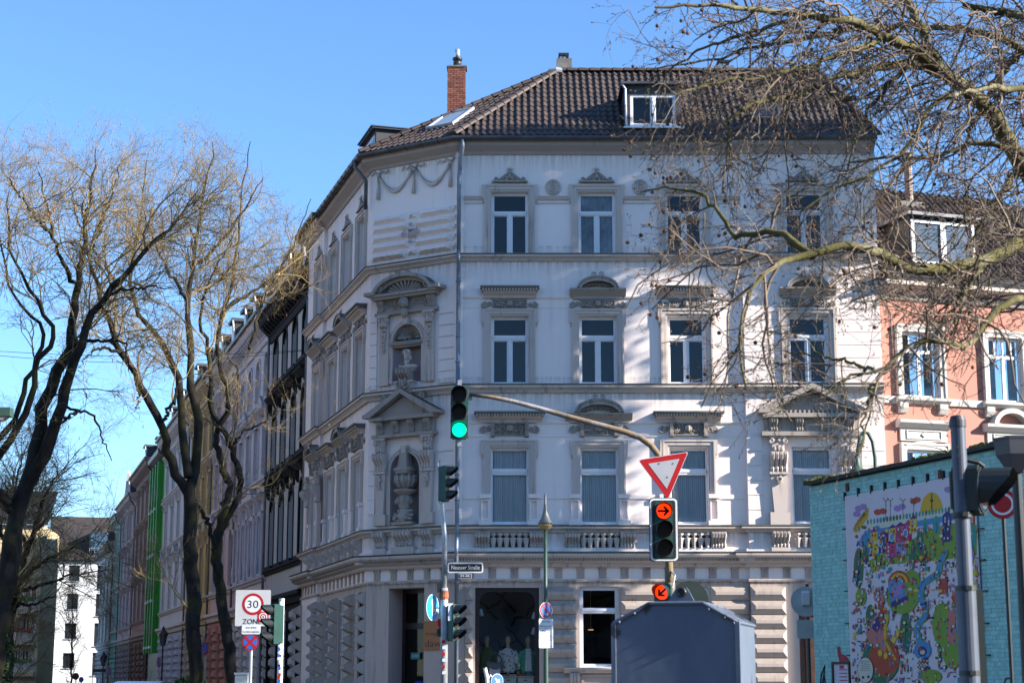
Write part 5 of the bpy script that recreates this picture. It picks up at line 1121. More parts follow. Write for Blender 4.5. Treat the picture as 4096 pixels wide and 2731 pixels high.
banner = empty('mural_banner', (tA.x, tA.y, 0), 'large printed town map banner hung on the turquoise brick wall', 'banner', rz=TH_T)
q = MB(); q.box(BX0, BX1, -.045, -.03, BZ0, BZ1); q.build('banner_sheet', plain('banner_sheet', (.58,.52,.55), .6, var=.03), banner)
pr = MB(); lay = [0]
def pp(pts, c, raw=False):
    lay[0] += 1; y = -.0455 - lay[0]*.000012; P_ = []
    for x, z in ([c6(*p, .046) for p in pts] if not raw else pts): P_.append((min(max(x, BX0+.005), BX1-.005), y, min(max(z, BZ0+.01), BZ1-.01)))
    pr.add(P_, [tuple(range(len(P_)))], c)
def pe(x, y, rx, ry, c, n=14, a0=0, a1=2*pi): pp([(x+rx*cos(a0+(a1-a0)*i/n), y+ry*sin(a0+(a1-a0)*i/n)) for i in range(n)], c)
def pl(pts, wd, c):
    for (x0, y0), (x1, y1) in zip(pts[:-1], pts[1:]):
        L = math.hypot(x1-x0, y1-y0) or 1; nx, ny = -(y1-y0)/L*wd/2, (x1-x0)/L*wd/2; pp([(x0+nx,y0+ny),(x1+nx,y1+ny),(x1-nx,y1-ny),(x0-nx,y0-ny)], c)
pe(800,625,64,115,1,16,pi,2*pi+.2); pl([(800,515),(800,645)],6,9); pe(800,556,9,9,9)
for (x, y, c) in ((395,600,7),(420,590,7),(500,620,2),(530,615,2),(610,600,7),(635,590,7),(700,560,2),(718,552,2),(890,495,7),(385,630,7)): pe(x,y,22,17,c)
for x in (570,640,700,545): pl([(x,560),(x,660)],3,9); pl([(x,560),(x-18,540)],4,9); pl([(x,560),(x+16,545)],4,9); pl([(x,560),(x+2,590)],4,9)
pp([(440,690),(560,668),(720,640),(880,600),(900,575),(1050,545),(1050,640),(900,640),(700,676),(540,705),(432,722)],10)
for i in range(26): x = 445+i*18; y = 690-(x-440)*.155; pe(x,y-14,6+R.random()*3,16,R.choice((3,11,3,11,8)),8)
pp([(432,722),(540,705),(700,672),(900,635),(1050,600),(1050,640),(900,668),(700,705),(560,740),(470,790),(420,810),(400,770)],4)
for i in range(12): pe(375+R.random()*60,750+R.random()*60,6,8,4,8)
pp([(372,690),(440,600),(452,596),(448,650),(385,735),(366,730)],1)
pp([(450,890),(520,850),(640,800),(760,730),(900,680),(1050,690),(1050,860),(900,880),(700,900),(560,910),(470,960)],8)
hs = [(460,498,735,870,1),(505,560,745,850,5),(563,602,712,800,1),(600,652,700,800,6),(650,690,688,790,6),(680,718,660,740,1),(718,742,730,780,7),(855,905,700,790,5),(860,910,640,700,5),(545,600,800,880,6),(600,660,790,860,7),(440,470,810,870,5),(990,1040,640,700,2)]
for (a, b, c, d, k_) in hs:
    pp([(a,c),(b,c-8),(b,d-8),(a,d)],k_); pp([(a-3,c),((a+b)/2,c-26),(b+3,c-8)],R.choice((2,5,6)))
    for i in range(2):
        for j in range(3): xx = a+(b-a)*(.2+.4*i); yy = c+8+(d-c)*.28*j; pp([(xx,yy),(xx+8,yy-1),(xx+8,yy+12),(xx,yy+13)],R.choice((10,4,9)))
for (x, y) in ((452,830),(517,790),(578,760),(655,735)): pe(x,y,13,24,10); pe(x,y,9,18,4)
for (x, y, rx, ry, c) in ((395,930,28,115,3),(430,850,22,50,3),(735,790,22,70,3),(765,690,14,40,11),(790,800,26,90,8),(825,690,20,50,11),(760,860,20,50,3),(700,840,16,60,3),(655,1280,34,115,3),(460,1200,26,70,3),(850,1380,20,40,8),(900,1300,26,50,8),(1020,760,26,70,11),(470,1340,40,40,3)): pe(x,y,rx,ry,c); pl([(x,y-ry*.3),(x,y+ry*.95)],4,5)
rr_ = random.Random(3)
def fig(n, big):
    for i in range(n):
        x, y = rr_.uniform(360,1095), rr_.uniform(870,1566)
        if rr_.random() < .15: y = rr_.uniform(700,900)
        if (x-438)**2/42**2 + (y-1495)**2/70**2 < 1.2: continue
        c = rr_.choice((2,6,1,4,5,10,9,3,12,2,13,7,11,4,2)); h = rr_.uniform(10,22); w_ = rr_.uniform(5,9)
        if rr_.random() < .6: pp([(x,y),(x+w_,y-1),(x+w_*.9,y+h),(x-w_*.1,y+h)],c); pe(x+w_/2,y-5,4,5,rr_.choice((10,12,9,12)),6)
        else: pe(x,y,rr_.uniform(4,13),rr_.uniform(4,11),c,8)
fig(700, 0)
pe(640,1090,90,95,8); pe(520,1440,105,130,3); pe(540,1430,85,100,2); pe(860,1240,55,120,8); pe(920,1380,60,110,8); pe(800,1530,60,40,8); pe(410,1090,30,50,8); pe(690,1000,50,60,8)
for i, c in enumerate((2,1,2,1)): pe(622,1010,62-i*13,66-i*13,c,12,pi,2*pi+.3)
pp([(560,1010),(650,990),(660,1110),(575,1130)],4); pp([(575,1120),(670,1080),(675,1110),(580,1150)],5); pp([(580,1030),(640,1015),(640,1075),(585,1090)],7)
rv = [(880,840),(850,900),(838,960),(790,990),(752,1020),(738,1080),(770,1150),(765,1200),(728,1240),(716,1280),(735,1330),(750,1370)]
pl(rv,34,8); pl(rv,24,4)
for x, y in rv: pe(x,y,12,13,4)
pe(752,1385,48,52,4); pe(752,1390,26,28,5); pe(752,1395,14,14,10)
pp([(435,1290),(490,1190),(545,1280),(540,1370),(470,1370)],12); pp([(470,1260),(500,1200),(525,1250),(500,1290)],5); pp([(505,1110),(535,1110),(540,1240),(505,1220)],2); pp([(498,1120),(520,1060),(545,1115)],12); pp([(540,1280),(560,1330),(545,1400),(520,1380)],12); pp([(575,1330),(610,1260),(625,1290),(595,1350)],13); pl([(540,1150),(560,1200),(545,1260),(548,1340),(600,1440)],16,1)
pp([(840,990),(888,985),(890,1070),(845,1075)],2); pp([(1000,830),(1020,780),(1040,850),(1030,920)],7); pp([(890,1180),(930,1150),(940,1350),(895,1340)],12); pp([(910,1090),(950,1040),(950,1180)],2)
for i in range(7):
    for j in range(4): pp([(725+i*8,1440+j*11),(733+i*8,1440+j*11),(733+i*8,1451+j*11),(725+i*8,1451+j*11)],9 if (i+j)%2 else 10)
fig(420, 1)
for i in range(40): x, y = rr_.uniform(380,1080), rr_.uniform(900,1560); pe(x,y,11,12,9,10); pe(x,y,8,9,10,10)
for (x,y) in ((1045,955),(1045,1025),(520,1400),(550,1415)): pe(x,y,13,20,1); pe(x,y,6,9,13)
pe(438,1495,44,72,9,20); pe(438,1495,42,70,10,20)
for i in range(6): pl([(412,1447+i*10),(464,1444+i*10)],2.2,9)
pe(425,1535,7,9,9,8); pe(455,1532,7,9,9,8)
pobj = pr.build('print', PM, banner)
# lettering on the yellow ribbon, letter by letter along its slope
for i, ch_ in enumerate('bUNTERBiLK'):
    x = 374+i*7.6; y = 722-i*11.5; p_ = c6(x, y, .046); q = MB(); lay[0] += 1; text_mb(q, ch_, p_[0], p_[1], .085, -.0455-(lay[0]+5)*.000012-.001, None, .055); q.build('lettering', PM[5 if i % 2 else 2], pobj)
for (x, y) in [(325,525),(400,500),(472,485),(547,468),(622,455),(703,438),(783,422),(872,405)]: 
    p_ = c6(x, y); q = MB(); q.box(p_[0]-.015,p_[0]+.015,-.06,0,p_[1]-.12,p_[1]+.05); q.build('banner_hook', MT['black'], banner)
for y in (712,886,1058,1237,1412):
    for xs, xo in ((333,-.10),(1080,.06)): p_ = c6(xs, y); q = MB(); xx = (BX0 if xs < 500 else BX1)+xo; q.box(xx-.05,xx+.1,-.05,0,p_[1]-.012,p_[1]+.012); q.build('banner_hook', MT['black'], banner)
for (x, y) in ((336,482),(851,412)): p_ = c6(x,y); q = MB(); q.box(p_[0]-.045,p_[0]+.045,-.04,0,p_[1]-.08,p_[1]+.08); q.build('wall_vent', plain('rust_%d' % x, (.12,.04,.03), .8), turq)
# little red wall painting, black scrawl, framed notice
q = MB(); P_ = [(275,1362),(285,1368),(293,1362),(296,1390),(300,1405),(320,1412),(335,1425),(350,1450),(362,1490),(355,1500),(345,1460),(325,1455),(300,1462),(290,1462),(288,1440),(280,1410)]
q.add([(c6(*p)[0], -.008, c6(*p)[1]) for p in P_], [tuple(range(len(P_)))]); q.build('wall_painting', plain('red_wall_paint', (.32,.03,.05), .7), turq)
q = MB()
for pts in ([(185,1568),(190,1520),(210,1470),(205,1520),(195,1568)],[(200,1568),(208,1530),(212,1568)],[(1205,1566),(1215,1540),(1235,1538),(1248,1566)]): q.tube([(c6(*p)[0], -.006, c6(*p)[1]) for p in pts], .02, 4)
q.build('graffiti', MT['black'], turq)
no = empty('notice_frame', (tA.x, tA.y, 0), 'black framed notice on the turquoise wall below the red painting', 'notice', rz=TH_T)
a, b = c6(265,1500)[0], c6(350,1500)[0]; z1 = c6(300,1462)[1]; q = MB(); ring(q, a, b, z1-1.0, z1, .05, -.06, .0, True, True); q.build('frame', MT['black'], no)
q = MB(); q.box(a, b, -.03, -.005, z1-1.0, z1); q.build('paper', plain('notice_paper', (.55,.52,.58), .6, var=.05), no)
q = MB()
for i in range(8): q.box(a+.2, b-.08, -.0312, -.030, z1-.12-i*.07, z1-.10-i*.07)
q.box(a+.22, a+.4, -.0315, -.03, z1-.09, z1-.02); q.build('print', PM[6], no)
# ================================================================== TREES
RG = np.random.default_rng(11)
def nrm(a): return a / np.maximum(np.linalg.norm(a, axis=-1, keepdims=True), 1e-9)
def grow(S0, Dr, L, r0, npt, wander, trop, taper=.3):
    N = len(S0); pts = np.zeros((N, npt, 3)); pts[:,0] = S0; d = nrm(Dr)
    for k_ in range(1, npt):
        d = nrm(d + RG.normal(0, wander, (N,3)) + trop); pts[:,k_] = pts[:,k_-1] + d * (L/(npt-1))[:,None]
    rad = r0[:,None] * (1 - (1-taper)*np.linspace(0,1,npt))[None,:]
    return pts, rad
def spawn(pts, rad, n, t0=.15, t1=1.0, ang=.8, keep=None):
    N, K = pts.shape[:2]; idx = np.repeat(np.arange(N), n); t = RG.uniform(t0, t1, len(idx))*(K-1); i = np.minimum(t.astype(int), K-2); f = (t-i)[:,None]
    p = pts[idx,i]*(1-f) + pts[idx,i+1]*f; d = nrm(pts[idx,i+1]-pts[idx,i]); r = rad[idx,i]*(1-f[:,0]) + rad[idx,i+1]*f[:,0]
    rnd = nrm(RG.normal(0,1,(len(idx),3))); side = nrm(rnd - d*np.sum(rnd*d,axis=1,keepdims=True)); a = RG.normal(ang, .22, len(idx))[:,None]
    return p, d*np.cos(a) + side*np.sin(a), r
class TB:
    def __init__(s): s.V = []; s.F = []; s.n = 0
    def tubes(s, pts, rad, sides=3):
        N, K = pts.shape[:2]
        if N == 0: return
        t = np.zeros_like(pts); t[:,1:-1] = pts[:,2:]-pts[:,:-2]; t[:,0] = pts[:,1]-pts[:,0]; t[:,-1] = pts[:,-1]-pts[:,-2]; t = nrm(t)
        ref = np.array([.31,.52,.79]); a = nrm(np.cross(t, ref)); b = np.cross(t, a)
        th = np.arange(sides)*2*np.pi/sides
        v = pts[:,:,None,:] + rad[:,:,None,None]*(a[:,:,None,:]*np.cos(th)[None,None,:,None] + b[:,:,None,:]*np.sin(th)[None,None,:,None])
        base = (np.arange(N)*K*sides)[:,None,None] + (np.arange(K-1)*sides)[None,:,None]; j = np.arange(sides)[None,None,:]; j2 = (j+1)%sides
        f = np.stack([base+j, base+j2, base+sides+j2, base+sides+j], -1).reshape(-1,4)
        s.V.append(v.reshape(-1,3)); s.F.append(f+s.n); s.n += N*K*sides
    def quads(s, c, size):
        N = len(c); n = nrm(RG.normal(0,1,(N,3))); a = nrm(np.cross(n, RG.normal(0,1,(N,3)))); b = np.cross(n, a); sz = size[:,None]
        v = np.stack([c-a*sz-b*sz*.6, c+a*sz-b*sz*.6, c+a*sz+b*sz*.6, c-a*sz+b*sz*.6], 1).reshape(-1,3)
        s.V.append(v); s.F.append(np.arange(N*4).reshape(-1,4)+s.n); s.n += N*4
    def build(s, name, mat, parent, smooth=False, kind=None):
        V = np.concatenate(s.V).astype(np.float32); F = np.concatenate(s.F).astype(np.int32); me = bpy.data.meshes.new(name)
        off = np.array(parent.location, dtype=np.float32); V = V - off
        me.vertices.add(len(V)); me.vertices.foreach_set('co', V.ravel()); me.loops.add(F.size); me.loops.foreach_set('vertex_index', F.ravel())
        me.polygons.add(len(F)); me.polygons.foreach_set('loop_start', np.arange(0, F.size, 4, dtype=np.int32))
        if smooth: me.polygons.foreach_set('use_smooth', np.ones(len(F), bool))
        me.materials.append(mat); me.update(calc_edges=True); return link(name, me, parent, kind)
def limb(px, r0, r1, npt=22, jit=.03):
    P = np.array([list(at(x, y, d)) for x, y, d in px]); s_ = np.r_[0, np.cumsum(np.linalg.norm(np.diff(P,axis=0),axis=1))]; u = np.linspace(0, s_[-1], npt)
    Q = np.stack([np.interp(u, s_, P[:,i]) for i in range(3)], 1)
    Q2 = Q.copy(); Q2[1:-1] = .5*Q[1:-1] + .25*(Q[:-2]+Q[2:]); Q2[1:-1] += RG.normal(0, jit, (npt-2,3))
    return Q2, np.linspace(r0, r1, npt) * (1 + RG.normal(0,.05,npt)), s_[-1]
def bark(name, a, b, c, sc=6, zs=.35):
    m, nt, bs = mk(name); f = nz(nt, sc, (1,1,zs), 6); g = nz(nt, 1.4, detail=4)
    col = mixc(nt, ramp(nt, f, .35, .65), a, b); col = mixc(nt, ramp(nt, g, .5, .62), col, c); nt.links.new(col, bs.inputs['Base Color']); bs.inputs['Roughness'].default_value = .9
    bs.inputs['Specular IOR Level'].default_value = .2; bump(nt, bs, nz(nt, sc*4, (1,1,zs), 4), .7, .02); return m
def twigmat(name, a, b):
    m, nt, bs = mk(name); g = nt.nodes.new('ShaderNodeNewGeometry'); c = mixc(nt, g.outputs['Random Per Island'], a, b); nt.links.new(c, bs.inputs['Base Color']); bs.inputs['Roughness'].default_value = .7; return m
MT['bark'] = bark('dark_furrowed_bark', (.008,.007,.006), (.026,.022,.018), (.032,.03,.012)); MT['twig'] = twigmat('street_tree_twig', (.075,.055,.03), (.33,.235,.09)); MT['seed'] = twigmat('dry_seed_pod', (.20,.10,.05), (.32,.20,.07))
CP_, SP_ = cos(PITCH), sin(PITCH)
def proj(p):
    v = p - np.array([0,0,CAMH]); zc = v[...,1]*CP_ + v[...,2]*SP_; yc = -v[...,1]*SP_ + v[...,2]*CP_
    return 2048 + FPX*v[...,0]/zc, 1365.5 - FPX*yc/zc
ENV = np.array([[-400,470],[60,450],[300,500],[470,490],[700,500],[930,570],[1030,680],[1130,770],[1250,850],[1300,1000],[1350,1150],[1400,1500],[1420,3000]])
def env(b, slack=0):
    x, y = proj(b[:,-1]); return y > np.interp(x, ENV[:,0], ENV[:,1]) - slack + RG.normal(0, 75, len(x))
def street_tree(name, label, limbs, base, dens=1.0, trop=(0,0,.035), l1=(1.3,2.8), cull=None, pods=0, group=None, lv=(1,1,1), lim_mat=None):
    root = empty(name, base, label, 'tree', group); tr = TB(); cr = TB(); LP = []; LR = []; LLn = []
    for (px, r0, r1) in limbs:
        if cull: r0 *= .82; r1 = .010 if r1 <= .03 else r1*.82
        Q, rr, L = limb(px, r0, r1); tr.tubes(Q[None], rr[None], 9); LP.append(Q); LR.append(rr); LLn.append(L)
    tr.build('trunk', lim_mat or MT['bark'], root, smooth=True)
    trop = np.array(trop); S0 = []; D0 = []; r_0 = []
    for Q, rr, L in zip(LP, LR, LLn):
        n = max(3, int(L*3.2*dens)); p, d, r = spawn(Q[None], rr[None], n, .30, 1.0, .75); S0.append(p); D0.append(d); r_0.append(r)
        S0.append(Q[-1][None].repeat(3,0)); D0.append(nrm(Q[-1]-Q[-2])[None].repeat(3,0)+RG.normal(0,.25,(3,3))); r_0.append(rr[-1].repeat(3))
    p, d, r = np.concatenate(S0), np.concatenate(D0), np.concatenate(r_0)
    if cull:
        ok = RG.random(len(p)) < np.clip((p[:,2]-cull[0])/(cull[1]-cull[0]), .10, 1); p, d, r = p[ok], d[ok], r[ok]
    N = len(p)
    b1, rr1 = grow(p, d+trop*4, RG.uniform(*l1, N), np.minimum(r*.55, .026), 7, .26, trop)
    if cull: ok = env(b1, 40); b1, rr1 = b1[ok], rr1[ok]
    cr.tubes(b1, rr1, 4)
    p, d, r = spawn(b1, rr1, int(7*lv[0]), .12, 1, .7); b2, rr2 = grow(p, d, RG.uniform(.5,1.3,len(p)), np.minimum(r*.7,.012), 5, .22, trop*1.2, .45)
    if cull: ok = env(b2); b2, rr2 = b2[ok], rr2[ok]
    cr.tubes(b2, rr2, 3)
    p, d, r = spawn(b2, rr2, int(6*lv[1]), .15, 1, .75); b3, rr3 = grow(p, d, RG.uniform(.22,.6,len(p)), np.minimum(r*.75,.0065), 4, .25, trop*1.2, .6); cr.tubes(b3, rr3, 3)
    p, d, r = spawn(b3, rr3, int(3*lv[2]), .2, 1, .8); b4, rr4 = grow(p, d, RG.uniform(.08,.26,len(p)), np.minimum(r*.8,.0045), 3, .2, trop, .7); cr.tubes(b4, rr4, 3)
    cr.build('crown', MT['twig'], root)
    if pods:
        i = RG.integers(0, len(b3), pods); c = b3[i,-1] + np.array([0,0,-.04]); sd = TB(); e = c + RG.normal(0,.01,(pods,3)) + np.array([0,0,-.09]); sd.tubes(np.stack([c,(c+e)/2,e],1), np.tile(np.array([.004,.011,.004]),(pods,1)), 3); sd.build('seed_pods', MT['seed'], root, kind='stuff')
    return root
z0f = lambda px, Y: (at(px, 2700, Y).x, Y, 0)
G2 = lambda L, d: [(x, y, dd) for (x, y), dd in zip(L, np.linspace(d[0], d[1], len(L)))]
s2 = lambda L: [(x*1.7415, y*1.7415) for x, y in L]
p2 = lambda L: [(x*.4464, 1350+y*.4464) for x, y in L]
p1 = lambda L: [(x*.638, 400+y*.638) for x, y in L]
# left-hand trees, limbs followed from the photograph
T2base = (p2([(1700,1568)])[0][0]+60, 2950)
street_tree('street_tree', 'tall bare tree with three upright limbs behind the zone sign', [
  (G2([(792,2960),(786,2740),(780,2460),(762,2256)] + p2([(1700,1568),(1690,1300)]), (44,44)), .25, .19),
  (G2(p2([(1690,1400),(1590,1220),(1510,1080),(1450,760),(1350,580),(1240,400),(1180,280),(1100,150),(1050,70)]) + p1([(650,1290),(600,1150),(560,1000)]), (44,41)), .16, .05),
  (G2(p2([(1690,1250),(1640,900),(1620,700),(1620,400),(1560,250),(1490,70),(1420,0)]) + p1([(950,1430),(880,1350),(820,1250),(800,1120),(830,960),(870,780),(900,560),(920,380)]), (44,44.5)), .15, .03),
  (G2(p2([(1700,1350),(1740,1150),(1770,950),(1760,650),(1700,450),(1700,200),(1700,0)]) + p1([(1170,1250),(1210,1050),(1240,800),(1290,600),(1310,400),(1330,260)]), (44,46)), .17, .03),
  (G2(p2([(1450,760),(1560,560),(1600,400)]) , (43,43)), .06, .04),
  (G2(p2([(1240,400),(1250,520),(1240,600),(1200,660)]), (42.4,42)), .05, .02),
  (G2(p2([(1100,150),(950,90),(850,110),(700,270)]), (42,41)), .06, .015),
  (G2(p1([(1170,1250),(1050,1050),(960,880),(900,700)]), (45,43)), .07, .02),
  (G2(p1([(1210,1050),(1330,950),(1450,800),(1560,640),(1650,480)]), (45.6,47)), .07, .02),
  (G2(p1([(820,1250),(700,1100),(560,900),(480,700),(430,500)]), (44,42)), .06, .02),
  ], (T2base[0]*0+at(786,2700,44).x, 44, 0), 1.0, pods=500, cull=(7.0,11.0), lv=(1,1,.8), l1=(1.0,2.4), group='bare street trees on the left')
street_tree('street_tree', 'bare tree with two twisted limbs beside the white pole', [
  (G2([(940,2960),(933,2731),(908,2510),(880,2358),(864,2205),(877,2118)], (47,47)), .21, .17),
  (G2([(877,2118),(900,2000),(930,1970),(915,1930),(893,1855),(866,1775),(866,1700)] + p2([(1960,790)]), (47,47)), .13, .10),
  (G2([(880,2118),(930,2040),(958,1960),(965,1908),(920,1774),(893,1720),(872,1703)], (47.2,47.2)), .12, .09),
  (G2(p2([(1960,790),(1880,640),(1900,480),(1870,250),(1890,100),(1830,0)]) + p1([(1250,1400),(1270,1250),(1330,1100),(1420,950),(1480,800)]), (47,46)), .10, .03),
  (G2(p2([(1960,790),(2060,680),(2050,500),(1980,320),(1940,200),(1940,0)]) + p1([(1400,1300),(1440,1200),(1480,1000),(1490,800),(1510,600),(1540,420),(1570,260)]), (47,48)), .10, .03),
  (G2(p1([(1360,1480),(1420,1300),(1540,1230),(1640,1180),(1740,1080),(1850,900),(1950,620)]), (48,50)), .07, .015),
  (G2(p1([(1560,1560),(1620,1380),(1640,1270),(1700,1130),(1780,1050)]), (48,50)), .07, .02),
  (G2([(862,2210),(830,2085),(800,2040),(745,1960)], (46.8,45.5)), .08, .06),
  (G2(p2([(2060,980),(2130,900),(2240,810)]) + [(1060,1690),(1130,1640)], (47.5,49)), .06, .015),
  (G2(p1([(1640,1270),(1750,1250),(1900,1170),(2000,1150)]), (48.5,51)), .04, .012),
  ], (at(937,2700,47).x, 47, 0), 1.0, pods=300, cull=(7.0,11.5), lv=(1,1,.8), l1=(1.0,2.4), group='bare street trees on the left')
street_tree('street_tree', 'thick leaning bare tree in the left corner of the picture', [
  (G2([(-60,2960),(0,2500),(60,2060)] + p2([(230,1330),(300,1100),(350,800),(390,600),(480,350),(600,130),(680,10)]) , (38,38)), .34, .13),
  (G2(p2([(260,1300),(380,1150),(470,850),(540,650),(590,450),(620,250),(740,30)]) + p1([(520,1400),(600,1310),(640,1250),(760,1100),(860,1000),(1000,870),(1150,720),(1250,560)]), (38,37)), .20, .03),
  (G2(p2([(640,90)]) + p1([(440,1500),(480,1200),(510,1000),(530,820),(560,640),(590,460),(600,300)]), (38,39)), .13, .02),
  (G2(p2([(100,1540),(-40,1350),(-120,1100)]), (38,37)), .14, .06),
  (G2([(-30,1860),(45,1752),(107,1654),(120,1573),(147,1484),(170,1400)] + p1([(380,1500),(260,1300),(150,1100),(50,930),(20,760),(60,560)]), (37,36)), .11, .02),
  (G2([(-40,1790),(67,1689),(80,1618),(103,1506),(191,1357),(121,1248),(57,1191),(32,1102),(13,1006),(-20,850)], (37,37)), .09, .02),
  (G2(p1([(480,1200),(380,1000),(330,850),(290,650),(240,450)]), (38,36)), .07, .02),
  (G2(p1([(510,1000),(620,820),(700,620),(740,420)]), (38.5,40)), .06, .015),
  (G2(p1([(640,1250),(760,1180),(900,1170),(1080,1180)]), (37.5,36)), .05, .015),
  (G2(p1([(440,1540),(560,1500),(700,1500),(800,1520)]) + p2([(1150,300)]), (38,37)), .06, .02),
  (G2(p2([(500,780),(640,690),(720,640)]), (38,37)), .05, .02),
  (G2(p2([(600,620),(850,700),(930,900),(1000,1100)]), (38,37)), .04, .012),
  (G2(p1([(330,850),(200,700),(100,560),(40,480)]), (36.5,35)), .05, .015),
  ], (at(-60,2700,38).x, 38, 0), 1.0, pods=500, cull=(7.0,11.0), lv=(1,1,.8), l1=(1.0,2.4), group='bare street trees on the left')
street_tree('street_tree', 'dark spreading bare tree in front of the cream apartment block', [
  (G2([(20,2960),(30,2500),(60,2350)], (62,62)), .28, .2),
  (G2([(60,2350),(40,2200),(-20,2080),(-60,1990)], (62,61)), .14, .04), (G2([(60,2350),(110,2200),(150,2080),(180,1980),(230,1880)], (62,63)), .14, .03),
  (G2([(60,2350),(150,2260),(260,2200),(370,2150)], (62,63)), .10, .02), (G2([(60,2350),(-10,2280),(-80,2240)], (62,60)), .10, .03),
  (G2([(80,2280),(80,2100),(60,1950),(90,1820)], (62,64)), .10, .02), (G2([(90,2360),(200,2330),(320,2290),(420,2280)], (62,63)), .07, .015),
  (G2([(50,2420),(130,2420),(220,2380)], (62,61)), .07, .015), (G2([(50,2440),(-20,2420)], (62,60)), .07, .02), (G2([(110,2200),(60,2080),(20,1930)], (62.5,60)), .08, .02)],
  (at(20,2700,62).x, 62, 0), 1.5, trop=(0,0,.01), l1=(1.6,3.4), group='bare street trees on the left')
street_tree('young_tree', 'slender young bare tree in front of the white apartment block', [
  (G2([(285,2900),(286,2731),(287,2500)], (140,140)), .09, .06), (G2([(287,2500),(290,2400),(292,2280)], (140,140)), .05, .015),
  (G2([(287,2540),(260,2440),(235,2360)], (140,139)), .035, .01), (G2([(287,2540),(315,2440),(345,2370)], (140,141)), .035, .01), (G2([(287,2600),(320,2540),(350,2500)], (140,139)), .03, .01), (G2([(287,2580),(255,2520),(225,2470)], (140,141)), .03, .01)],
  (at(285,2700,140).x, 140, 0), 1.2, l1=(1.0,2.2), lv=(.9,.6,.4))
# ---- the plane tree on the right
MT['planebark'] = bark('mottled_plane_bark', (.055,.052,.018), (.13,.115,.045), (.21,.19,.11), 3.5, .6); MT['planetwig'] = twigmat('plane_twig', (.045,.032,.02), (.21,.15,.10)); MT['ball'] = plain('plane_seed_ball', (.13,.055,.025), .95, var=.4, scale=90, bmp=.8)
PL = [
 ([(4420,1150,17.5),(4096,674,17),(3984,475,16.7),(3869,360,16.4),(3770,283,16.2),(3678,215,16)], .11, .062),
 ([(3700,230,16.05),(3560,150,15.6),(3420,90,15.2),(3250,60,15),(3050,40,14.8),(2850,20,14.6),(2620,30,14.5)], .055, .010),
 ([(3770,283,16.2),(3705,168,16.2),(3664,76,16.2),(3600,-60,16.2)], .06, .03),
 ([(4420,420,17),(4096,199,17),(3969,122,17),(3754,115,17.2),(3600,100,17.4),(3450,115,17.6),(3250,150,17.8),(3050,190,18),(2850,240,18),(2600,280,18)], .05, .008),
 ([(4420,420,16.5),(4096,352,16),(3908,356,15.5),(3731,398,15),(3690,470,15),(3660,551,15),(3600,640,15),(3480,700,15),(3330,760,15),(3200,850,15)], .04, .008),
 ([(4420,800,16),(4096,949,15.6),(3946,1049,15.3),(3754,1087,15),(3601,1072,14.8),(3540,1018,14.6),(3448,987,14.5),(3372,972,14.4),(3249,1026,14.3),(3142,1026,14.2),(3065,1072,14.1),(2989,1179,14),(2960,1300,14),(2945,1420,14),(2985,1560,14)], .085, .008),
 ([(3249,1026,14.3),(3180,957,14.4),(3104,926,14.5),(2989,938,14.6),(2935,949,14.7),(2882,857,14.8),(2836,796,15),(2759,758,15.1),(2667,750,15.2),(2560,770,15.3)], .036, .006),
 ([(3800,310,17),(3640,253,17),(3448,291,16.8),(3326,314,16.6),(3196,383,16.4),(3127,390,16.3),(3027,421,16.2),(2912,452,16),(2905,520,16),(2912,612,16),(2890,760,16)], .05, .008),
 ([(4420,1100,15),(4096,1184,14.6),(4001,1226,14.4),(3931,1310,14.2),(3861,1394,14),(3819,1394,14),(3791,1359,13.9),(3721,1366,13.8),(3616,1380,13.8),(3580,1430,13.8),(3552,1478,13.8),(3496,1485,13.8),(3400,1500,13.8),(3300,1580,13.8)], .045, .008),
 ([(4420,720,16),(3969,574,16),(3869,566,16),(3754,628,16),(3640,632,16),(3520,631,16),(3400,650,16)], .042, .010),
 ([(3560,150,15.6),(3400,200,15.2),(3250,260,15),(3100,300,14.8),(2900,330,14.6),(2700,380,14.5)], .03, .007),
 ([(3250,60,15),(3000,130,15.4),(2800,200,15.6),(2600,330,15.8)], .025, .006), ([(3678,215,16),(3560,330,16.4),(3480,430,16.6),(3420,560,16.8),(3380,700,17)], .03, .007),
 ([(4100,640,17),(4000,780,17),(3920,900,17),(3860,1000,17)], .05, .01), ([(4096,200,17),(4000,300,17.5),(3900,480,17.8),(3840,620,18)], .04, .01), ([(3550,1470,13.8),(3480,1560,13.8),(3460,1680,13.8),(3440,1800,13.8)], .02, .006),
 ([(3500,1490,13.8),(3380,1440,14),(3250,1420,14.2),(3130,1400,14.4)], .016, .005), ([(3946,1049,15.3),(3860,1160,15),(3840,1250,15),(3800,1340,15)], .03, .01), ([(4420,40,16),(4050,60,16),(3850,20,16)], .06, .03)]
plane = empty('plane_tree', (6.1, 17.2, 0), 'large bare plane tree with hanging seed balls reaching in from the right', 'tree')
tr = TB(); cr = TB(); LP = []
q = np.array([[6.6,17.4,-.1],[6.5,17.4,2],[6.3,17.3,4],[6.1,17.2,6],[5.9,17.1,8],[5.75,17,10]]); tr.tubes(q[None], np.array([[.42,.36,.33,.30,.24,.14]]), 12)
for (px, r0, r1) in PL:
    Q, rr, L = limb(px, r0, r1, 26, .012); tr.tubes(Q[None], rr[None], 8); LP.append((Q, rr, L))
tr.build('trunk', MT['planebark'], plane, smooth=True)
XB = np.array([[-400,2380],[0,2400],[300,2400],[560,2470],[720,2520],[900,2510],[1200,2530],[1400,2560],[1450,2700],[1700,2800],[1800,3000],[1850,3300],[2000,3420],[2050,9000]]); 
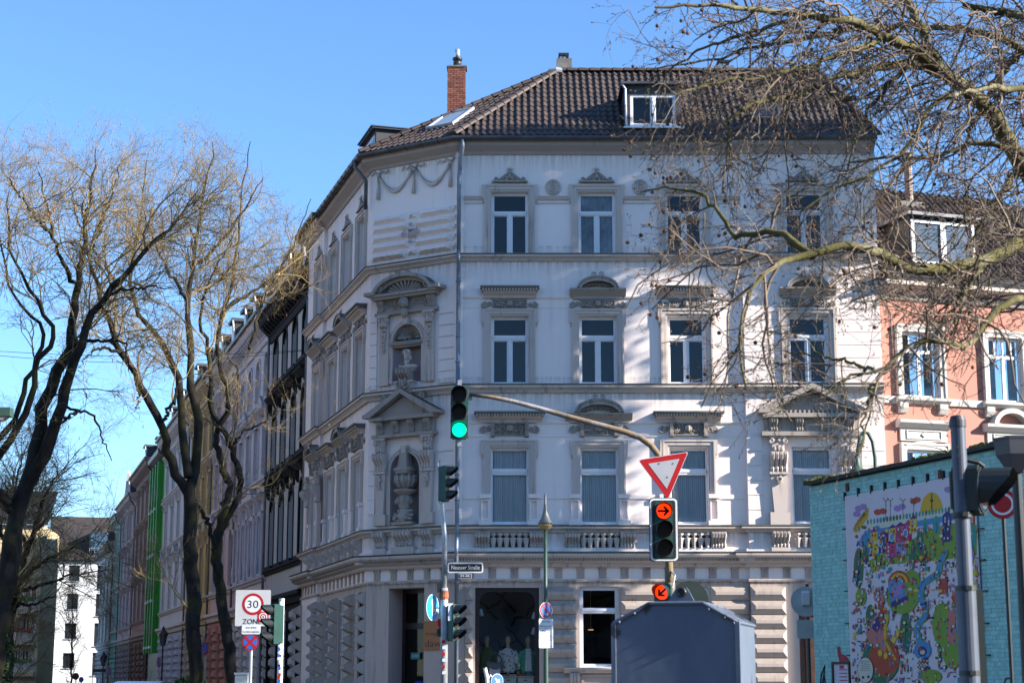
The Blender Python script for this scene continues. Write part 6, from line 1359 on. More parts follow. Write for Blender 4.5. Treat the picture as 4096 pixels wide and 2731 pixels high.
def keep(b, slack=0.):
    x, y = proj(b[:,-1]); lim = np.interp(y, XB[:,0], XB[:,1]); ok = x > lim + RG.normal(0, 45, len(x)) - slack
    ok &= ~((x > 3540) & (y > 1720)); ok &= ~((x > 3620) & (y > 1500) & (RG.random(len(x)) < .6)); return ok
down = np.array([-.03,0,-.045]); S0 = []; D0 = []; r_0 = []
for Q, rr, L in LP:
    n = max(4, int(L*6.8)); p, d, r = spawn(Q[None], rr[None], n, .02, 1.0, .9); S0.append(p); D0.append(d); r_0.append(r)
p, d, r = np.concatenate(S0), np.concatenate(D0), np.concatenate(r_0)
b0, q0 = grow(p, d + np.array([-.15,0,-.05]), RG.uniform(.5,1.7,len(p)), np.minimum(r*.6,.014), 9, .28, down, .4); k_ = keep(b0); b0, q0 = b0[k_], q0[k_]; cr.tubes(b0, q0, 4)
p, d, r = spawn(b0, q0, 7, .1, 1, .9); b1, q1 = grow(p, d, RG.uniform(.18,.65,len(p)), np.minimum(r*.7,.0065), 6, .34, down*1.3, .55); k_ = keep(b1, 40); b1, q1 = b1[k_], q1[k_]; cr.tubes(b1, q1, 3)
p, d, r = spawn(b1, q1, 3, .15, 1, .9); b2, q2 = grow(p, d, RG.uniform(.07,.28,len(p)), np.minimum(r*.8,.0042), 4, .34, down, .7); cr.tubes(b2, q2, 3)
p, d, r = spawn(b2, q2, 2, .3, 1, .7); b3, q3 = grow(p, d, RG.uniform(.02,.06,len(p)), np.full(len(p),.003), 3, .1, down*0, .9); cr.tubes(b3, q3, 3)
e = b2[:,-1]; dd = nrm(b2[:,-1]-b2[:,-2]); cr.tubes(np.stack([e, e+dd*.008, e+dd*.02],1), np.tile(np.array([.0045,.0065,.002]),(len(e),1)), 3)
cr.build('crown', MT['planetwig'], plane)
# seed balls on threads
cand = b1[:,-1]; x, y = proj(cand); ok = (x > 2380) & (x < 3900) & (y > -20) & (y < 1500); cand = cand[ok]; x, y = x[ok], y[ok]
wt = np.where(x < 2750, 5., 1.); sel = RG.choice(len(cand), 220, replace=False, p=wt/wt.sum())
qb = MB(); qb.ball((0,0,0), .018, 10, 8); 
for i in range(260): a, e_ = R.uniform(0,2*pi), math.asin(R.uniform(-1,1)); n_ = Vector((cos(a)*cos(e_), sin(a)*cos(e_), sin(e_))); 
L_ = .10; qb.tube([(0,0,.0),(.002,0,L_*.5),(0,0,L_)], .0012, 3)
bme_ = bpy.data.meshes.new('seed_ball'); bme_.from_pydata(qb.v, [], qb.f); bme_.materials.append(MT['ball'])
for i in sel:
    c = cand[i]; o = link('seed_ball', bme_, plane, loc=(c[0]-6.1, c[1]-17.2, c[2]-.10)); s_ = R.uniform(.8,1.15); o.scale = (s_,s_,1)
# ---- added trees out of view, crowns shaped to shade the front and left trunks
MT['leaf'] = twigmat('shade_tree_leaf', (.02,.05,.015), (.05,.09,.03))
def shade_tree(label, x, y, cz, rx, ry, rz_, n, boxes):
    root = empty('added_shade_tree', (x, y, 0), label, 'tree', 'added shade trees beyond the right edge'); t = TB(); q = np.array([[x,y,0],[x+.1,y,4],[x,y+.1,8],[x,y,cz]]); t.tubes(q[None], np.array([[.3,.26,.22,.1]]), 10)
    P_ = []
    for (x0,x1,y0,y1,z0,z1,m_) in boxes: P_.append(np.stack([RG.uniform(x0,x1,m_), RG.uniform(y0,y1,m_), RG.uniform(z0,z1,m_)],1))
    c = np.concatenate(P_); 
    ends = c[RG.integers(0,len(c),60)]; st_ = np.stack([np.full(60,x), np.full(60,y), np.minimum(np.maximum(ends[:,2]-2.5, 5), cz)],1); mid = (st_+ends)/2; t.tubes(np.stack([st_,mid,ends],1), np.tile(np.array([.08,.05,.02]),(60,1)), 5)
    t.build('trunk', MT['bark'], root); l = TB(); l.quads(c, RG.uniform(.05,.12,len(c))); l.build('crown', MT['leaf'], root)
shade_tree('added unseen columnar tree shading the left of the front', 18.6, 44.5, 24, 2, 1, 8, 0, [(15.8,19.6,43.9,45.1,11.5,25.6,9500),(19.6,20.2,43.9,45.1,15.5,25.6,700)])
shade_tree('added unseen high crown shading the top right of the front', 25.5, 44.5, 25, 2, 1, 4, 0, [(21.4,28.8,43.9,45.1,22.4,26.0,5200)])
shade_tree('added unseen tree shading the trunks of the two middle bare trees', 17.5, 38, 20, 2, 1, 4, 0, [(15.8,19.4,34.6,41.2,13.6,20.6,9000)])  # this crown and the next are added to keep the left trunks shaded
shade_tree('added unseen tree shading the trunk of the left corner tree', 17.5, 30, 22, 2, 1, 4, 0, [(15.8,19.4,26.8,32.0,15.2,23,8000)])
# ================================================================== STREET FURNITURE
MT['sgreen'] = plain('signal_green_housing', (.018,.075,.058), .42, var=.15, scale=4); MT['sdark'] = plain('signal_dark', (.012,.018,.018), .5); MT['galv'] = plain('galvanised_steel', (.40,.42,.44), .45, .45, .18, 5)
MT['rustypole'] = bark('rust_spotted_pole', (.16,.14,.12), (.24,.17,.10), (.30,.29,.28), 3, .4); MT['swhite'] = plain('sign_white', (.72,.72,.72), .4, var=.03); MT['sred'] = plain('sign_red', (.42,.012,.014), .4, var=.05); MT['sblue'] = plain('sign_blue', (.015,.13,.50), .4, var=.05); MT['cyanblue'] = plain('sign_bright_blue', (.02,.33,.72), .4, var=.03); MT['sback'] = plain('sign_back_grey', (.46,.48,.47), .55, .1, .12, 4); MT['lens'] = plain('dark_lens', (.03,.022,.02), .15, var=.4, scale=60)
MT['red_on'] = emit('red_signal_light', (1,.025,.0), 1.15); MT['green_on'] = emit('green_signal_light', (.0,.75,.36), 1.0); MT['lampgreen'] = plain('lamp_post_green', (.035,.075,.055), .5, var=.15)
RX = Matrix.Rotation(pi/2, 4, 'X')
def disc(mb, x, z, y, r, th=.02, n=28, m=None): mb.xz([(x+r*cos(2*pi*i/n), z+r*sin(2*pi*i/n)) for i in range(n)], y-th, y, m)
def visor(mb, x, z, y, r, L=.2, th=.006, a0=-.75, a1=pi+.75, n=14):
    vs = []
    for k_, (yy, cut) in enumerate(((y,0),(y-L,0))):
        for i in range(n+1): a = a0+(a1-a0)*i/n; rr = r*(1-.06*k_); s_ = max(0, sin(a)); vs.append((x+rr*cos(a), yy + (L*.75*(1-max(0,min(1,(sin(a)+.7)/1.2))) if k_ else 0), z+rr*sin(a)))
    mb.add(vs, [(i,i+1,n+2+i,n+1+i) for i in range(n)])
def arrow_mb(x, z, y, s, ang=0, m=None, q=None):
    q = q or MB(); P_ = [(-.85,.17),(.2,.17),(-.12,.52),(.14,.72),(.85,0),(.14,-.72),(-.12,-.52),(.2,-.17),(-.85,-.17)]; ca, sa_ = cos(ang), sin(ang)
    q.xz([(x+s*(a*ca-b*sa_), z+s*(a*sa_+b*ca)) for a, b in P_], y-.004, y, m); return q
def signal(par, x, z, y, h=.84, w_=.27, lit=None, arrow=None, n=3, rz=0., mats=('sgreen','sdark'), board=False, plainback=False, name='signal_head'):
    so_ = empty(name, (x, y, z)); so_.rotation_euler = (0,0,rz); so_.parent = par; ch = h/n
    q = MB(); d_ = .20; b = .03; P_ = [(-w_/2+b,0),(w_/2-b,0),(w_/2,b),(w_/2,h-b),(w_/2-b,h),(-w_/2+b,h),(-w_/2,h-b),(-w_/2,b)]
    q.xz(P_, 0, d_*.55); q.xz([(a*.8, h/2+(c-h/2)*.96) for a, c in P_], d_*.55, d_)
    for i in range(n): q.box(-w_*.5-.006, w_*.5+.006, .002, d_*.5, ch*i+.008 if i else .02, ch*i+.02 if i else .03)
    q.build('housing', MT[mats[0]], so_)
    for i in range(n):
        cz = h-ch*(i+.5); r = ch*.41
        q = MB(); disc(q, 0, cz, -.002, r, .012, 24); on_ = lit == i; lo = q.build('lens', MT[('red_on','red_on','green_on')[i]] if on_ else MT['lens'], so_)
        if on_ and arrow is not None: arrow_mb(0, cz, -.016, r*.95, arrow).build('arrow_mask', MT['sdark'], lo)
        q = MB(); visor(q, 0, cz, 0, r*1.12, .24); q.tube([(r*1.12*cos(2*pi*t/24), -.004, cz+r*1.12*sin(2*pi*t/24)) for t in range(25)], .012, 4); q.build('visor', MT[mats[1]], so_)
    if board:
        W2, H2, rd = w_*.5+.075, h/2+.055, .06; 
        def rr(wd, hh, r_): return [(sx*(wd-r_)+r_*cos(a), h/2+sz*(hh-r_)+r_*sin(a)) for sx, sz, s0 in ((1,1,0),(-1,1,pi/2),(-1,-1,pi),(1,-1,1.5*pi)) for a in [s0+pi/2*i/5 for i in range(6)]]
        q = MB(); q.xz(rr(W2,H2,rd), .012, .03); q.build('backboard_border', MT['swhite'], so_); q = MB(); q.xz(rr(W2-.03,H2-.03,rd*.6), .006, .0118); q.build('backboard', MT['sdark'], so_); q = MB(); q.xz(rr(W2+.012,H2+.012,rd), .0302, .04); q.build('backboard_edge', MT['sdark'], so_)
    return so_
# ---- mast with the long curved arm
Ym = 27.0; pm = lambda x, y, Y=Ym: at(x, y, Y)
mx = pm(2678, 2300); root = empty('traffic_light_mast', (mx.x, Ym, 0), 'traffic light mast with a long curved rusty arm and a yield sign', 'traffic light')
L0 = lambda p: (p.x-mx.x, p.y-Ym, p.z)
q = MB(); q.tube([(0,0,0),(0,0,L0(pm(2678,2330))[2])], .085, 12); q.tube([(0,0,L0(pm(2678,2330))[2]-.1),L0(pm(2676,2250)),L0(pm(2668,1990)),L0(pm(2655,1850))], [.075,.06,.052,.048], 12); q.build('mast', MT['rustypole'], root, smooth=True)
arm = [L0(pm(x*1.7415, y*1.7415)) for x, y in ((1532,1120),(1526,1080),(1513,1046),(1495,1022),(1470,1004),(1430,990),(1370,974),(1300,955),(1240,938),(1180,922),(1130,912),(1078,906))]
q = MB(); q.tube(arm, [.05,.05,.05,.05,.05,.048,.045,.040,.037,.035,.031,.026], 12); q.build('arm', MT['rustypole'], root, smooth=True)
gp = pm(1055*1.7415, 1008*1.7415); sg = signal(root, gp.x-mx.x, gp.z, -.05, .82, .27, lit=2)
q = MB(); q.box(-.03,.03,.05,.09,.82,.93); q.box(-.03,.03,.05,.09,-.11,0); q.box(.1,.2,.08,.12,.62,.70); q.build('bracket', MT['galv'], sg); q = MB(); text_mb(q, 'siemens', .0, .035, .016, -.003); 
bp = pm(1523*1.7415, 1286*1.7415); signal(root, bp.x-mx.x, bp.z+.03, -.25, .84, .27, lit=0, arrow=0., board=True)
q = MB(); q.box(bp.x-mx.x-.03, bp.x-mx.x+.06, -.15, .02, bp.z+.2, bp.z+.26); q.box(bp.x-mx.x-.03, bp.x-mx.x+.06, -.15, .02, bp.z+.72, bp.z+.78); q.build('bracket', MT['galv'], root)
lp = pm(1519*1.7415, 1420*1.7415, Ym); signal(root, lp.x-mx.x, lp.z-.28, -.25, .80, .26, lit=0, arrow=-2.4, rz=-.35)
# yield sign
tri = [(1467,1056),(1580,1038),(1534,1146)]; T3 = [L0(pm(x*1.7415, y*1.7415, Ym-.2)) for x, y in tri]; cx = sum(p[0] for p in T3)/3; cz = sum(p[2] for p in T3)/3
def rtri(k_, rd):
    P_ = [(cx+(p[0]-cx)*k_, cz+(p[2]-cz)*k_) for p in T3]; out = []
    for i in range(3):
        a, b, c = Vector(P_[i-1]), Vector(P_[i]), Vector(P_[(i+1)%3]); u = (a-b).normalized()*rd; v = (c-b).normalized()*rd
        for t in (0,.25,.5,.75,1): out.append(tuple(b + u*(1-t)**2 + v*t**2))
    return out
ys = T3[0][1]
q = MB(); q.xz(rtri(1.03,.05), ys, ys+.012); yo = q.build('yield_sign', MT['swhite'], root); q = MB(); q.xz(rtri(1.0,.05), ys-.003, ys); q.build('red_border', MT['sred'], yo); q = MB(); q.xz(rtri(.64,.015), ys-.006, ys-.003); q.build('white_field', plain('grey_white_field', (.40,.40,.42), .5, var=.08), yo)
for a, b in ((.36,.3),(-.25,.3),(.1,-.3)): q = MB(); disc(q, cx+a*.35, cz+b*.35, ys-.006, .010, .005, 8); q.build('bolt', MT['sdark'], yo)
# round sign seen from behind on the same mast
bk = pm(1583*1.7415, 1378*1.7415, Ym+.3); q = MB(); disc(q, bk.x-mx.x, bk.z, .32, .30, .02); q.box(bk.x-mx.x-.3,bk.x-mx.x+.3,.27,.30,bk.z-.06,bk.z-.03); q.box(0,bk.x-mx.x,.1,.13,bk.z-.07,bk.z-.03); q.build('round_sign_back', plain('dark_green_sign_back', (.02,.035,.03), .5), root)
q = MB(); q.tube([L0(pm(2662,2260)),L0(pm(2700,2300,Ym-.1)),L0(pm(2690,2350,Ym-.15))], .012, 6); q.build('cable', MT['galv'], root)
# ---- grey lifting container in the foreground
Yc = 16.0; cc = at(2300+.6256*712, 2600, Yc); rzc = radians(-15)
cont = empty('grey_container', (cc.x, Yc, 0), 'scuffed blue grey metal container with a sloped roof and lifting lug', 'container', rz=rzc)
def contmat():
    m, nt, b = mk('scuffed_grey_paint'); a = nz(nt, 1.6, detail=6); s_ = nz(nt, 3.2, (1,1,1), 3, .5); sc_ = nz(nt, 9, (1,1,.25), 6)
    c = mixc(nt, ramp(nt, a, .35, .7), (.11,.135,.185), (.15,.175,.23)); c = mixc(nt, ramp(nt, s_, .61, .66, 0, .8), c, (.02,.022,.025)); c = mixc(nt, ramp(nt, sc_, .6, .75, 0, .35), c, (.20,.22,.25)); c = mixc(nt, ramp(nt, nz(nt, 5, (1,1,.12)), .62, .8, 0, .5), c, (.12,.09,.07))
    nt.links.new(c, b.inputs['Base Color']); b.inputs['Roughness'].default_value = .5; b.inputs['Metallic'].default_value = .15; bump(nt, b, nz(nt, 2.5, detail=2), .5, .02); return m
cm = contmat(); hw, dp = .545, .58; zl = 1.6+(2710-(1750+1205*.6256))/7000*Yc; zr_ = 1.6+(2710-(1750+1087*.6256))/7000*Yc
q = MB(); sec = [(-hw,.12),(hw,.12),(hw,zl),(hw*.46,zr_),(-hw*.40,zr_),(-hw,zl)]; q.xz(sec, -dp, dp); q.build('body', cm, cont)
def edge(p, r_, y0): return [(p[0],y0,p[1]),(r_[0],y0,r_[1])]
q = MB()
for y0 in (-dp-.01, dp): 
    for a, b in zip(sec[2:]+[], sec[3:]): q.tube(edge(a,b,y0), .018, 6)
for a in sec[2:]: q.tube([(a[0],-dp,a[1]),(a[0],dp,a[1])], .016, 6)
for s_ in (-1,1): q.box(s_*hw-.02,s_*hw+.02,-dp-.02,-dp+.03,.12,zl)
q.build('edge_rim', cm, cont)
for (xx, t) in ((-hw*.9,.1),(-hw*.65,.5),(hw*.55,.2),(hw*.8,.6),(hw*.95,.9)): q = MB(); zz_ = zl+(zr_-zl)*(1-abs(xx)/hw)/.57; q.ball((xx,-dp-.025,zz_-.02),(.012,.01,.012),6,4); q.build('rivet', cm, cont)
q = MB(); q.xz([(-.16,zr_),(.12,zr_),(.05,zr_+.13),(.03,zr_+.16),(-.06,zr_+.16),(-.08,zr_+.13)], -.12, -.09); q.build('lug_plate', cm, cont)
q = MB(); q.tube([(-.015+.035*cos(t), -.125+.0, zr_+.115+.035*sin(t)) for t in [2*pi*i/14 for i in range(15)]], .012, 6); disc(q, -.015, zr_+.115, -.121, .025, .002, 12); q.build('lug_ring', MT['sdark'], cont)
for s_ in (-1,1): q = MB(); q.box(s_*.45-.08,s_*.45+.08,-dp*.9,dp*.9,0,.12); q.build('skid', MT['sdark'], cont)
# ---- right foreground pole with a signal seen from behind
Yp = 13.0; pp0 = at(3880, 2710, Yp); pole = empty('grey_signal_pole', (pp0.x, Yp, 0), 'thick blue grey signal pole in the right foreground', 'pole')
zt = at(3832, 1682, Yp).z; pc = plain('blue_grey_pole_paint', (.065,.08,.11), .5, .1, .2, 3); q = MB(); q.lathe(0,0,[(.075,0),(.075,at(3880,2352,Yp).z),(.056,at(3880,2348,Yp).z),(.055,zt)],20); q.build('pole_tube', pc, pole, smooth=False)
q = MB(); q.lathe(0,0,[(.062,zt-.05),(.062,zt+.0),(.05,zt+.035),(.0,zt+.045)],20); q.build('pole_cap', plain('dark_cap', (.03,.035,.045), .5), pole)
for y in (2060,2352,2690): zq = at(3880,y,Yp).z; q = MB(); q.lathe(0,0,[(.079,zq-.018),(.079,zq+.018)],20); q.box(-.02,.02,-.1,-.07,zq-.015,zq+.015); q.build('clamp', MT['sdark'], pole)
q = MB(); q.box(.06,.115,-.03,.05,1.3,at(3880,2352,Yp).z-.01); q.build('junction_box', MT['sdark'], pole)
for y in (1790,1826): q = MB(); zq = at(3880,y,Yp).z; disc(q, -.02, zq, -.05, .012, .012, 10); q.build('bolt', MT['sdark'], pole)
sp = at(3935, 2054, Yp); zb = sp.z; xo = sp.x-pp0.x
q = MB(); q.tube([(.05,0,at(3880,1838,Yp).z),(xo-.02,0,at(3880,1850,Yp).z),(xo+.02,0,at(3880,1866,Yp).z)], .018, 8); q.tube([(.05,0,zb-.0),(xo,0,zb)], .016, 8); q.build('signal_bracket', MT['sdark'], pole)
s_ = signal(pole, xo, zb, .02, .36, .24, n=1, rz=radians(62), mats=('sdark','sdark')); 
q = MB(); q.box(-.10,.10,.2,.215,.04,.32); q.build('service_door', plain('brown_service_door', (.07,.06,.045), .5), s_)
# grey tapered lamp box at the far right edge
Yl = 14.0; lb = at(4062, 1820, Yl); lo_ = empty('tapered_lantern', (lb.x, Yl, 0), 'dark grey tapered lantern head at the right edge', 'lamp')
za, zb_ = at(4062,1890,Yl).z, at(4062,1752,Yl).z; q = MB(); q.lathe(0,0,[(.07,za),(.16,za+.14),(.17,zb_-.03),(.18,zb_),(.05,zb_+.02)],6); q.build('lantern_head', plain('slate_grey', (.05,.055,.07), .5), lo_); q = MB(); q.lathe(0,0,[(.05,0),(.04,za)],12); q.build('post', MT['sdark'], lo_)
Yn = 26.0; ne = at(4010, 2015, Yn); no_ = empty('red_ring_sign', (ne.x, Yn, 0), 'round white sign with red rim behind the dark signal', 'sign', rz=radians(-20)); q = MB(); disc(q,0,ne.z,0,.22,.015); d_ = q.build('sign_plate', MT['sred'], no_); q = MB(); disc(q,0,ne.z,-.016,.165,.003); q.build('sign_field', MT['swhite'], d_); q = MB(); disc(q,0,ne.z,-.020,.13,.002); q.build('inner_ring', MT['sred'], d_); q = MB(); q.lathe(0,.05,[(.03,0),(.03,ne.z+.1)],10); q.build('post', MT['sdark'], no_)
# ---- street-name pole at the corner
Yk = 42.0; kp = at(1776, 2500, Yk); sp_ = empty('street_sign_pole', (kp.x, Yk, 0), 'grey pole with a street name sign and two green signals at the corner', 'pole'); kz = lambda y, x=1776: at(x, y, Yk).z; kx = lambda x, y=2200: at(x, y, Yk).x-kp.x
q = MB(); q.tube([(0,0,0),(0,0,kz(2440)),(.0,0,kz(2350))], [.095,.095,.09], 14); q.tube([(0,0,kz(2350)),(0,0,kz(2150)),(kx(1766,1990),0,kz(1990)),(kx(1760,1900),0,kz(1900)),(kx(1748,1860),0,kz(1850))], [.065,.06,.055,.05,.04], 12); q.build('pole_tube', MT['galv'], sp_, smooth=True)
q = MB(); q.lathe(0,0,[(.09,kz(2400)),(.11,kz(2385)),(.10,kz(2365)),(.07,kz(2350))],14); q.build('rusty_collar', plain('orange_rust', (.30,.10,.05), .9, var=.4, scale=9), sp_)
signal(sp_, kx(1782,2000)+.05, kz(2006), -.05, .86, .27, rz=radians(72)); signal(sp_, kx(1822,2500)+.02, kz(2562), -.05, .86, .27, rz=radians(60))
q = MB(); q.tube([(0,0,kz(2420)),(.2,-.02,kz(2420))], .018, 6); q.tube([(0,0,kz(2560)),(.2,-.02,kz(2560))], .018, 6); q.tube([(kx(1757),0,kz(2000)),(kx(1775),0,kz(1996))], .014, 6); q.tube([(kx(1757),0,kz(2012)),(kx(1757),-.02,kz(1840))], .012, 6); q.build('signal_bracket', MT['sdark'], sp_)
a, b, z0, z1 = kx(1792,2270), kx(1933,2270), kz(2291), kz(2249); q = MB(); rdd = .05
def rrect(x0, x1, z0, z1, r_): return [(sx+r_*cos(t), sz+r_*sin(t)) for sx, sz, s0 in ((x1-r_,z1-r_,0),(x0+r_,z1-r_,pi/2),(x0+r_,z0+r_,pi),(x1-r_,z0+r_,1.5*pi)) for t in [s0+pi/2*i/4 for i in range(5)]]
q.xz(rrect(a,b,z0,z1,.05), -.09, -.05); ns = q.build('street_name_plate', MT['swhite'], sp_); q = MB(); q.xz(rrect(a+.03,b-.03,z0+.035,z1-.035,.02), -.094, -.09); q.build('black_field', MT['black'], ns); q = MB(); text_mb(q, 'Neusser Straße', (a+b)/2, z0+.085, .095, -.096, None, (b-a)*.80); q.build('lettering', MT['swhite'], ns)
a2, b2 = kx(1835,2300), kx(1886,2300); z2, z3 = kz(2312), kz(2294); q = MB(); q.box(a2,b2,-.09,-.05,z2,z3); hn = q.build('house_number_plate', MT['swhite'], sp_); q = MB(); q.box(a2+.01,b2-.01,-.094,-.09,z2+.01,z3-.01); q.build('black_field', MT['black'], hn); q = MB(); text_mb(q, '84-86', (a2+b2)/2, z2+.03, .055, -.096, None, (b2-a2)*.72); q.build('lettering', MT['swhite'], hn)
bs = empty('blue_arrow_sign', (kx(1729,2430), 0, kz(2428))); bs.parent = sp_; bs.rotation_euler = (0,0,radians(64))
q = MB(); disc(q,0,0,0,.31,.012); q.build('sign_plate', MT['swhite'], bs); q = MB(); disc(q,0,0,-.0125,.295,.002); q.build('blue_field', MT['cyanblue'], bs)
q = MB(); y = -.0165; q.xz([(-.035,-.2),(.035,-.2),(.035,.1),(.09,.06),(.09,.12),(0,.23),(-.09,.12),(-.09,.06),(-.035,.1)], y-.002, y); q.xz([(.035,-.09),(.035,-.02),(.13,-.02),(.09,.05),(.14,.06),(.24,-.055),(.14,-.17),(.09,-.16),(.13,-.09)], y-.0015, y); q.build('white_arrow', MT['swhite'], bs); q = MB(); q.tube([(kx(1735),0,kz(2430)),(0,0,kz(2430))], .015, 6); q.build('sign_bracket', MT['galv'], sp_)
for (y0, y1, xo_) in ((2330,2368,-.12),(2372,2390,-.06),(2475,2510,-.1),(2512,2545,-.12)): q = MB(); q.box(xo_-.05,xo_+.05,-.06,.06,kz(y1),kz(y0)); q.build('control_box', MT['sdark'] if y0 != 2475 else MT['sred'], sp_)
q = MB(); q.box(.10,.22,-.14,-.13,kz(2482),kz(2412)); q.build('notice_plate', MT['swhite'], sp_)
for i in range(6): q = MB(); zz_ = kz(2570+i*25); q.box(-.05+.02*(i%2),.03+.02*(i%2),-.1,-.09,zz_,zz_+.07); q.build('sticker', MT['swhite'] if i % 2 else MT['sred'], sp_)
# ---- slim green lamp post with parking signs
Yv = 46.5; vp = at(2183, 2500, Yv); lpz = lambda y: at(2183,y,Yv).z; lamp = empty('street_lamp', (vp.x, Yv, 0), 'slim green street lamp with a glass bulb and parking signs', 'street lamp')
q = MB(); q.lathe(0,0,[(.09,0),(.07,1.2),(.055,3.0),(.045,lpz(2118))],14); q.build('post', MT['lampgreen'], lamp, smooth=True)
q = MB(); q.lathe(0,0,[(.20,lpz(2096)),(.19,lpz(2088)),(.12,lpz(2074)),(.07,lpz(2050)),(.05,lpz(2030)),(.04,lpz(2022)),(.045,lpz(2018)),(.03,lpz(2012)),(.03,lpz(1980)),(.0,lpz(1968))],18); q.build('lamp_hood', plain('grey_lamp_hood', (.17,.17,.16), .45, .2), lamp, smooth=True)
q = MB(); q.lathe(0,0,[(.04,lpz(2119)),(.13,lpz(2113)),(.17,lpz(2104)),(.19,lpz(2096))],16); q.build('glass_bulb', plain('amber_glass', (.45,.30,.12), .15, var=.1), lamp, smooth=True)
sg = empty('parking_signs', (0,-.07,0)); sg.parent = lamp; sg.rotation_euler = (0,0,radians(36))
zc_ = lpz(2440); q = MB(); disc(q,0,zc_,0,.21,.012); q.build('no_parking_sign', MT['swhite'], sg); q = MB(); disc(q,0,zc_,-.0125,.20,.002); q.build('red_ring', MT['sred'], sg); q = MB(); disc(q,0,zc_,-.015,.155,.002); q.build('blue_field', MT['sblue'], sg)
q = MB(); q.xz([(-.14,.10),(-.10,.14),(.14,-.10),(.10,-.14)], -.0205, -.0175); q.v = [(x,y,z+zc_) for x,y,z in q.v]; q.build('red_slash', MT['sred'], sg); arrow_mb(0.02,zc_-.10,-.022,.07,0).build('white_arrow', MT['swhite'], sg)
zz_ = zc_-.22
for lines, hh in ((('auf dem','Seitenstreifen'),.235),(('Mo - Fr','9 - 20 h'),.24),(('Parken nur','mit','Parkschein'),.26)):
    q = MB(); q.xz(rrect(-.23,.23,zz_-hh,zz_,.02), -.012, 0); pl_ = q.build('text_plate', MT['swhite'], sg); n_ = len(lines)
    q = MB()
    for i, t in enumerate(lines): text_mb(q, t, 0, zz_-hh*(i+.78)/n_, hh/n_*.42, -.0135, None, min(.40, len(t)*.038))
    q.build('lettering', MT['black'], pl_); zz_ -= hh+.008
# ---- 30 zone sign
Yz = 40.0; zp_ = at(1003, 2600, Yz); zs_ = empty('zone_sign', (zp_.x, Yz, 0), 'square 30 zone sign above a no stopping sign on a grey post', 'sign'); zz = lambda y: at(1003,y,Yz).z; zx = lambda x, y=2450: at(x,y,Yz).x-zp_.x
q = MB(); q.lathe(0,.05,[(.038,0),(.038,zz(2380))],12); q.build('post', MT['galv'], zs_)
a, b, z0, z1 = zx(939), zx(1084), zz(2505), zz(2356); q = MB(); q.xz(rrect(a,b,z0,z1,.03), -.01, 0); q.build('sign_edge', MT['black'], zs_); q = MB(); q.xz(rrect(a+.012,b-.012,z0+.012,z1-.012,.025), -.013, -.0101); zo = q.build('sign_plate', plain('zone_sign_white', (.52,.52,.52), .5, var=.06), zs_)
cx, cz = zx(1011), zz(2415); q = MB(); disc(q,cx,cz,-.0135,.245,.002); q.build('red_ring', MT['sred'], zo); q = MB(); disc(q,cx,cz,-.016,.185,.002); q.build('white_field', MT['swhite'], zo); q = MB(); text_mb(q,'30',cx,cz-.085,.17,-.0195,None,.25); text_mb(q,'ZONE',cx-.01,z0+.06,.115,-.0175,None,.42); q.build('lettering', MT['black'], zo)
q = MB(); q.box(zx(1032),zx(1075),-.018,-.016,zz(2487),zz(2445)); st_ = q.build('sticker', MT['sred'], zo)
for i, r_ in enumerate((.095,.07,.045,.022)): q = MB(); disc(q,(zx(1032)+zx(1075))/2,(zz(2487)+zz(2445))/2,-.0182-.001*i,r_,.0008,18); q.build('sticker_ring', MT['swhite'] if i%2==0 else MT['sred'], zo)
q = MB(); q.xz(rrect(zx(970),zx(1045),zz(2535),zz(2497),.02), -.03, -.018); tp = q.build('text_plate', MT['swhite'], zs_); q = MB(); text_mb(q,'keine direkte',zx(1007),zz(2512),.045,-.0315,None,.24); text_mb(q,'Durchfahrtsmöglichkeit',zx(1007),zz(2529),.045,-.0315,None,.38); q.build('lettering', MT['black'], tp)
cz = zz(2567); cx = zx(1005); q = MB(); disc(q,cx,cz,-.01,.185,.012); ns_ = q.build('no_stopping_sign', MT['sred'], zs_); q = MB(); disc(q,cx,cz,-.0225,.15,.002); q.build('blue_field', MT['sblue'], ns_); q = MB()
q.xz([(cx-.13,cz+.09),(cx-.09,cz+.13),(cx+.13,cz-.09),(cx+.09,cz-.13)], -.0275, -.025); q.build('red_slash', MT['sred'], ns_); q = MB(); q.xz([(cx+.13,cz+.09),(cx+.09,cz+.13),(cx-.13,cz-.09),(cx-.09,cz-.13)], -.0295, -.0277); q.build('red_slash', MT['sred'], ns_)
# ---- white stickered signal pole
Yw = 36.0; wp = at(1122, 2600, Yw); wo_ = empty('white_signal_pole', (wp.x, Yw, 0), 'white stickered pole with a green signal seen from the side', 'pole'); wz = lambda y: at(1122,y,Yw).z
q = MB(); q.lathe(0,0,[(.056,0),(.056,wz(2402))],16); q.build('pole_tube', plain('white_pole_paint', (.66,.67,.68), .5, var=.12, scale=8), wo_, smooth=True); q = MB(); q.lathe(0,0,[(.06,wz(2402)),(.06,wz(2392))],16); q.build('pole_cap', MT['sback'], wo_)
signal(wo_, -.17, wz(2578), -.03, .82, .26, rz=radians(-68)); q = MB(); q.tube([(0,0,wz(2450)),(-.1,0,wz(2450))], .015, 6); q.tube([(0,0,wz(2570)),(-.1,0,wz(2570))], .015, 6); q.build('signal_bracket', MT['galv'], wo_)
for i in range(14): q = MB(); zq = wz(2560+i*13); a = R.uniform(-.6,.6); q.box(-.035+a*.03,.02+a*.03,-.061,-.057,zq,zq+R.uniform(.03,.07)); q.build('sticker', R.choice((MT['sred'],MT['black'],MT['sblue'],MT['swhite'])), wo_)
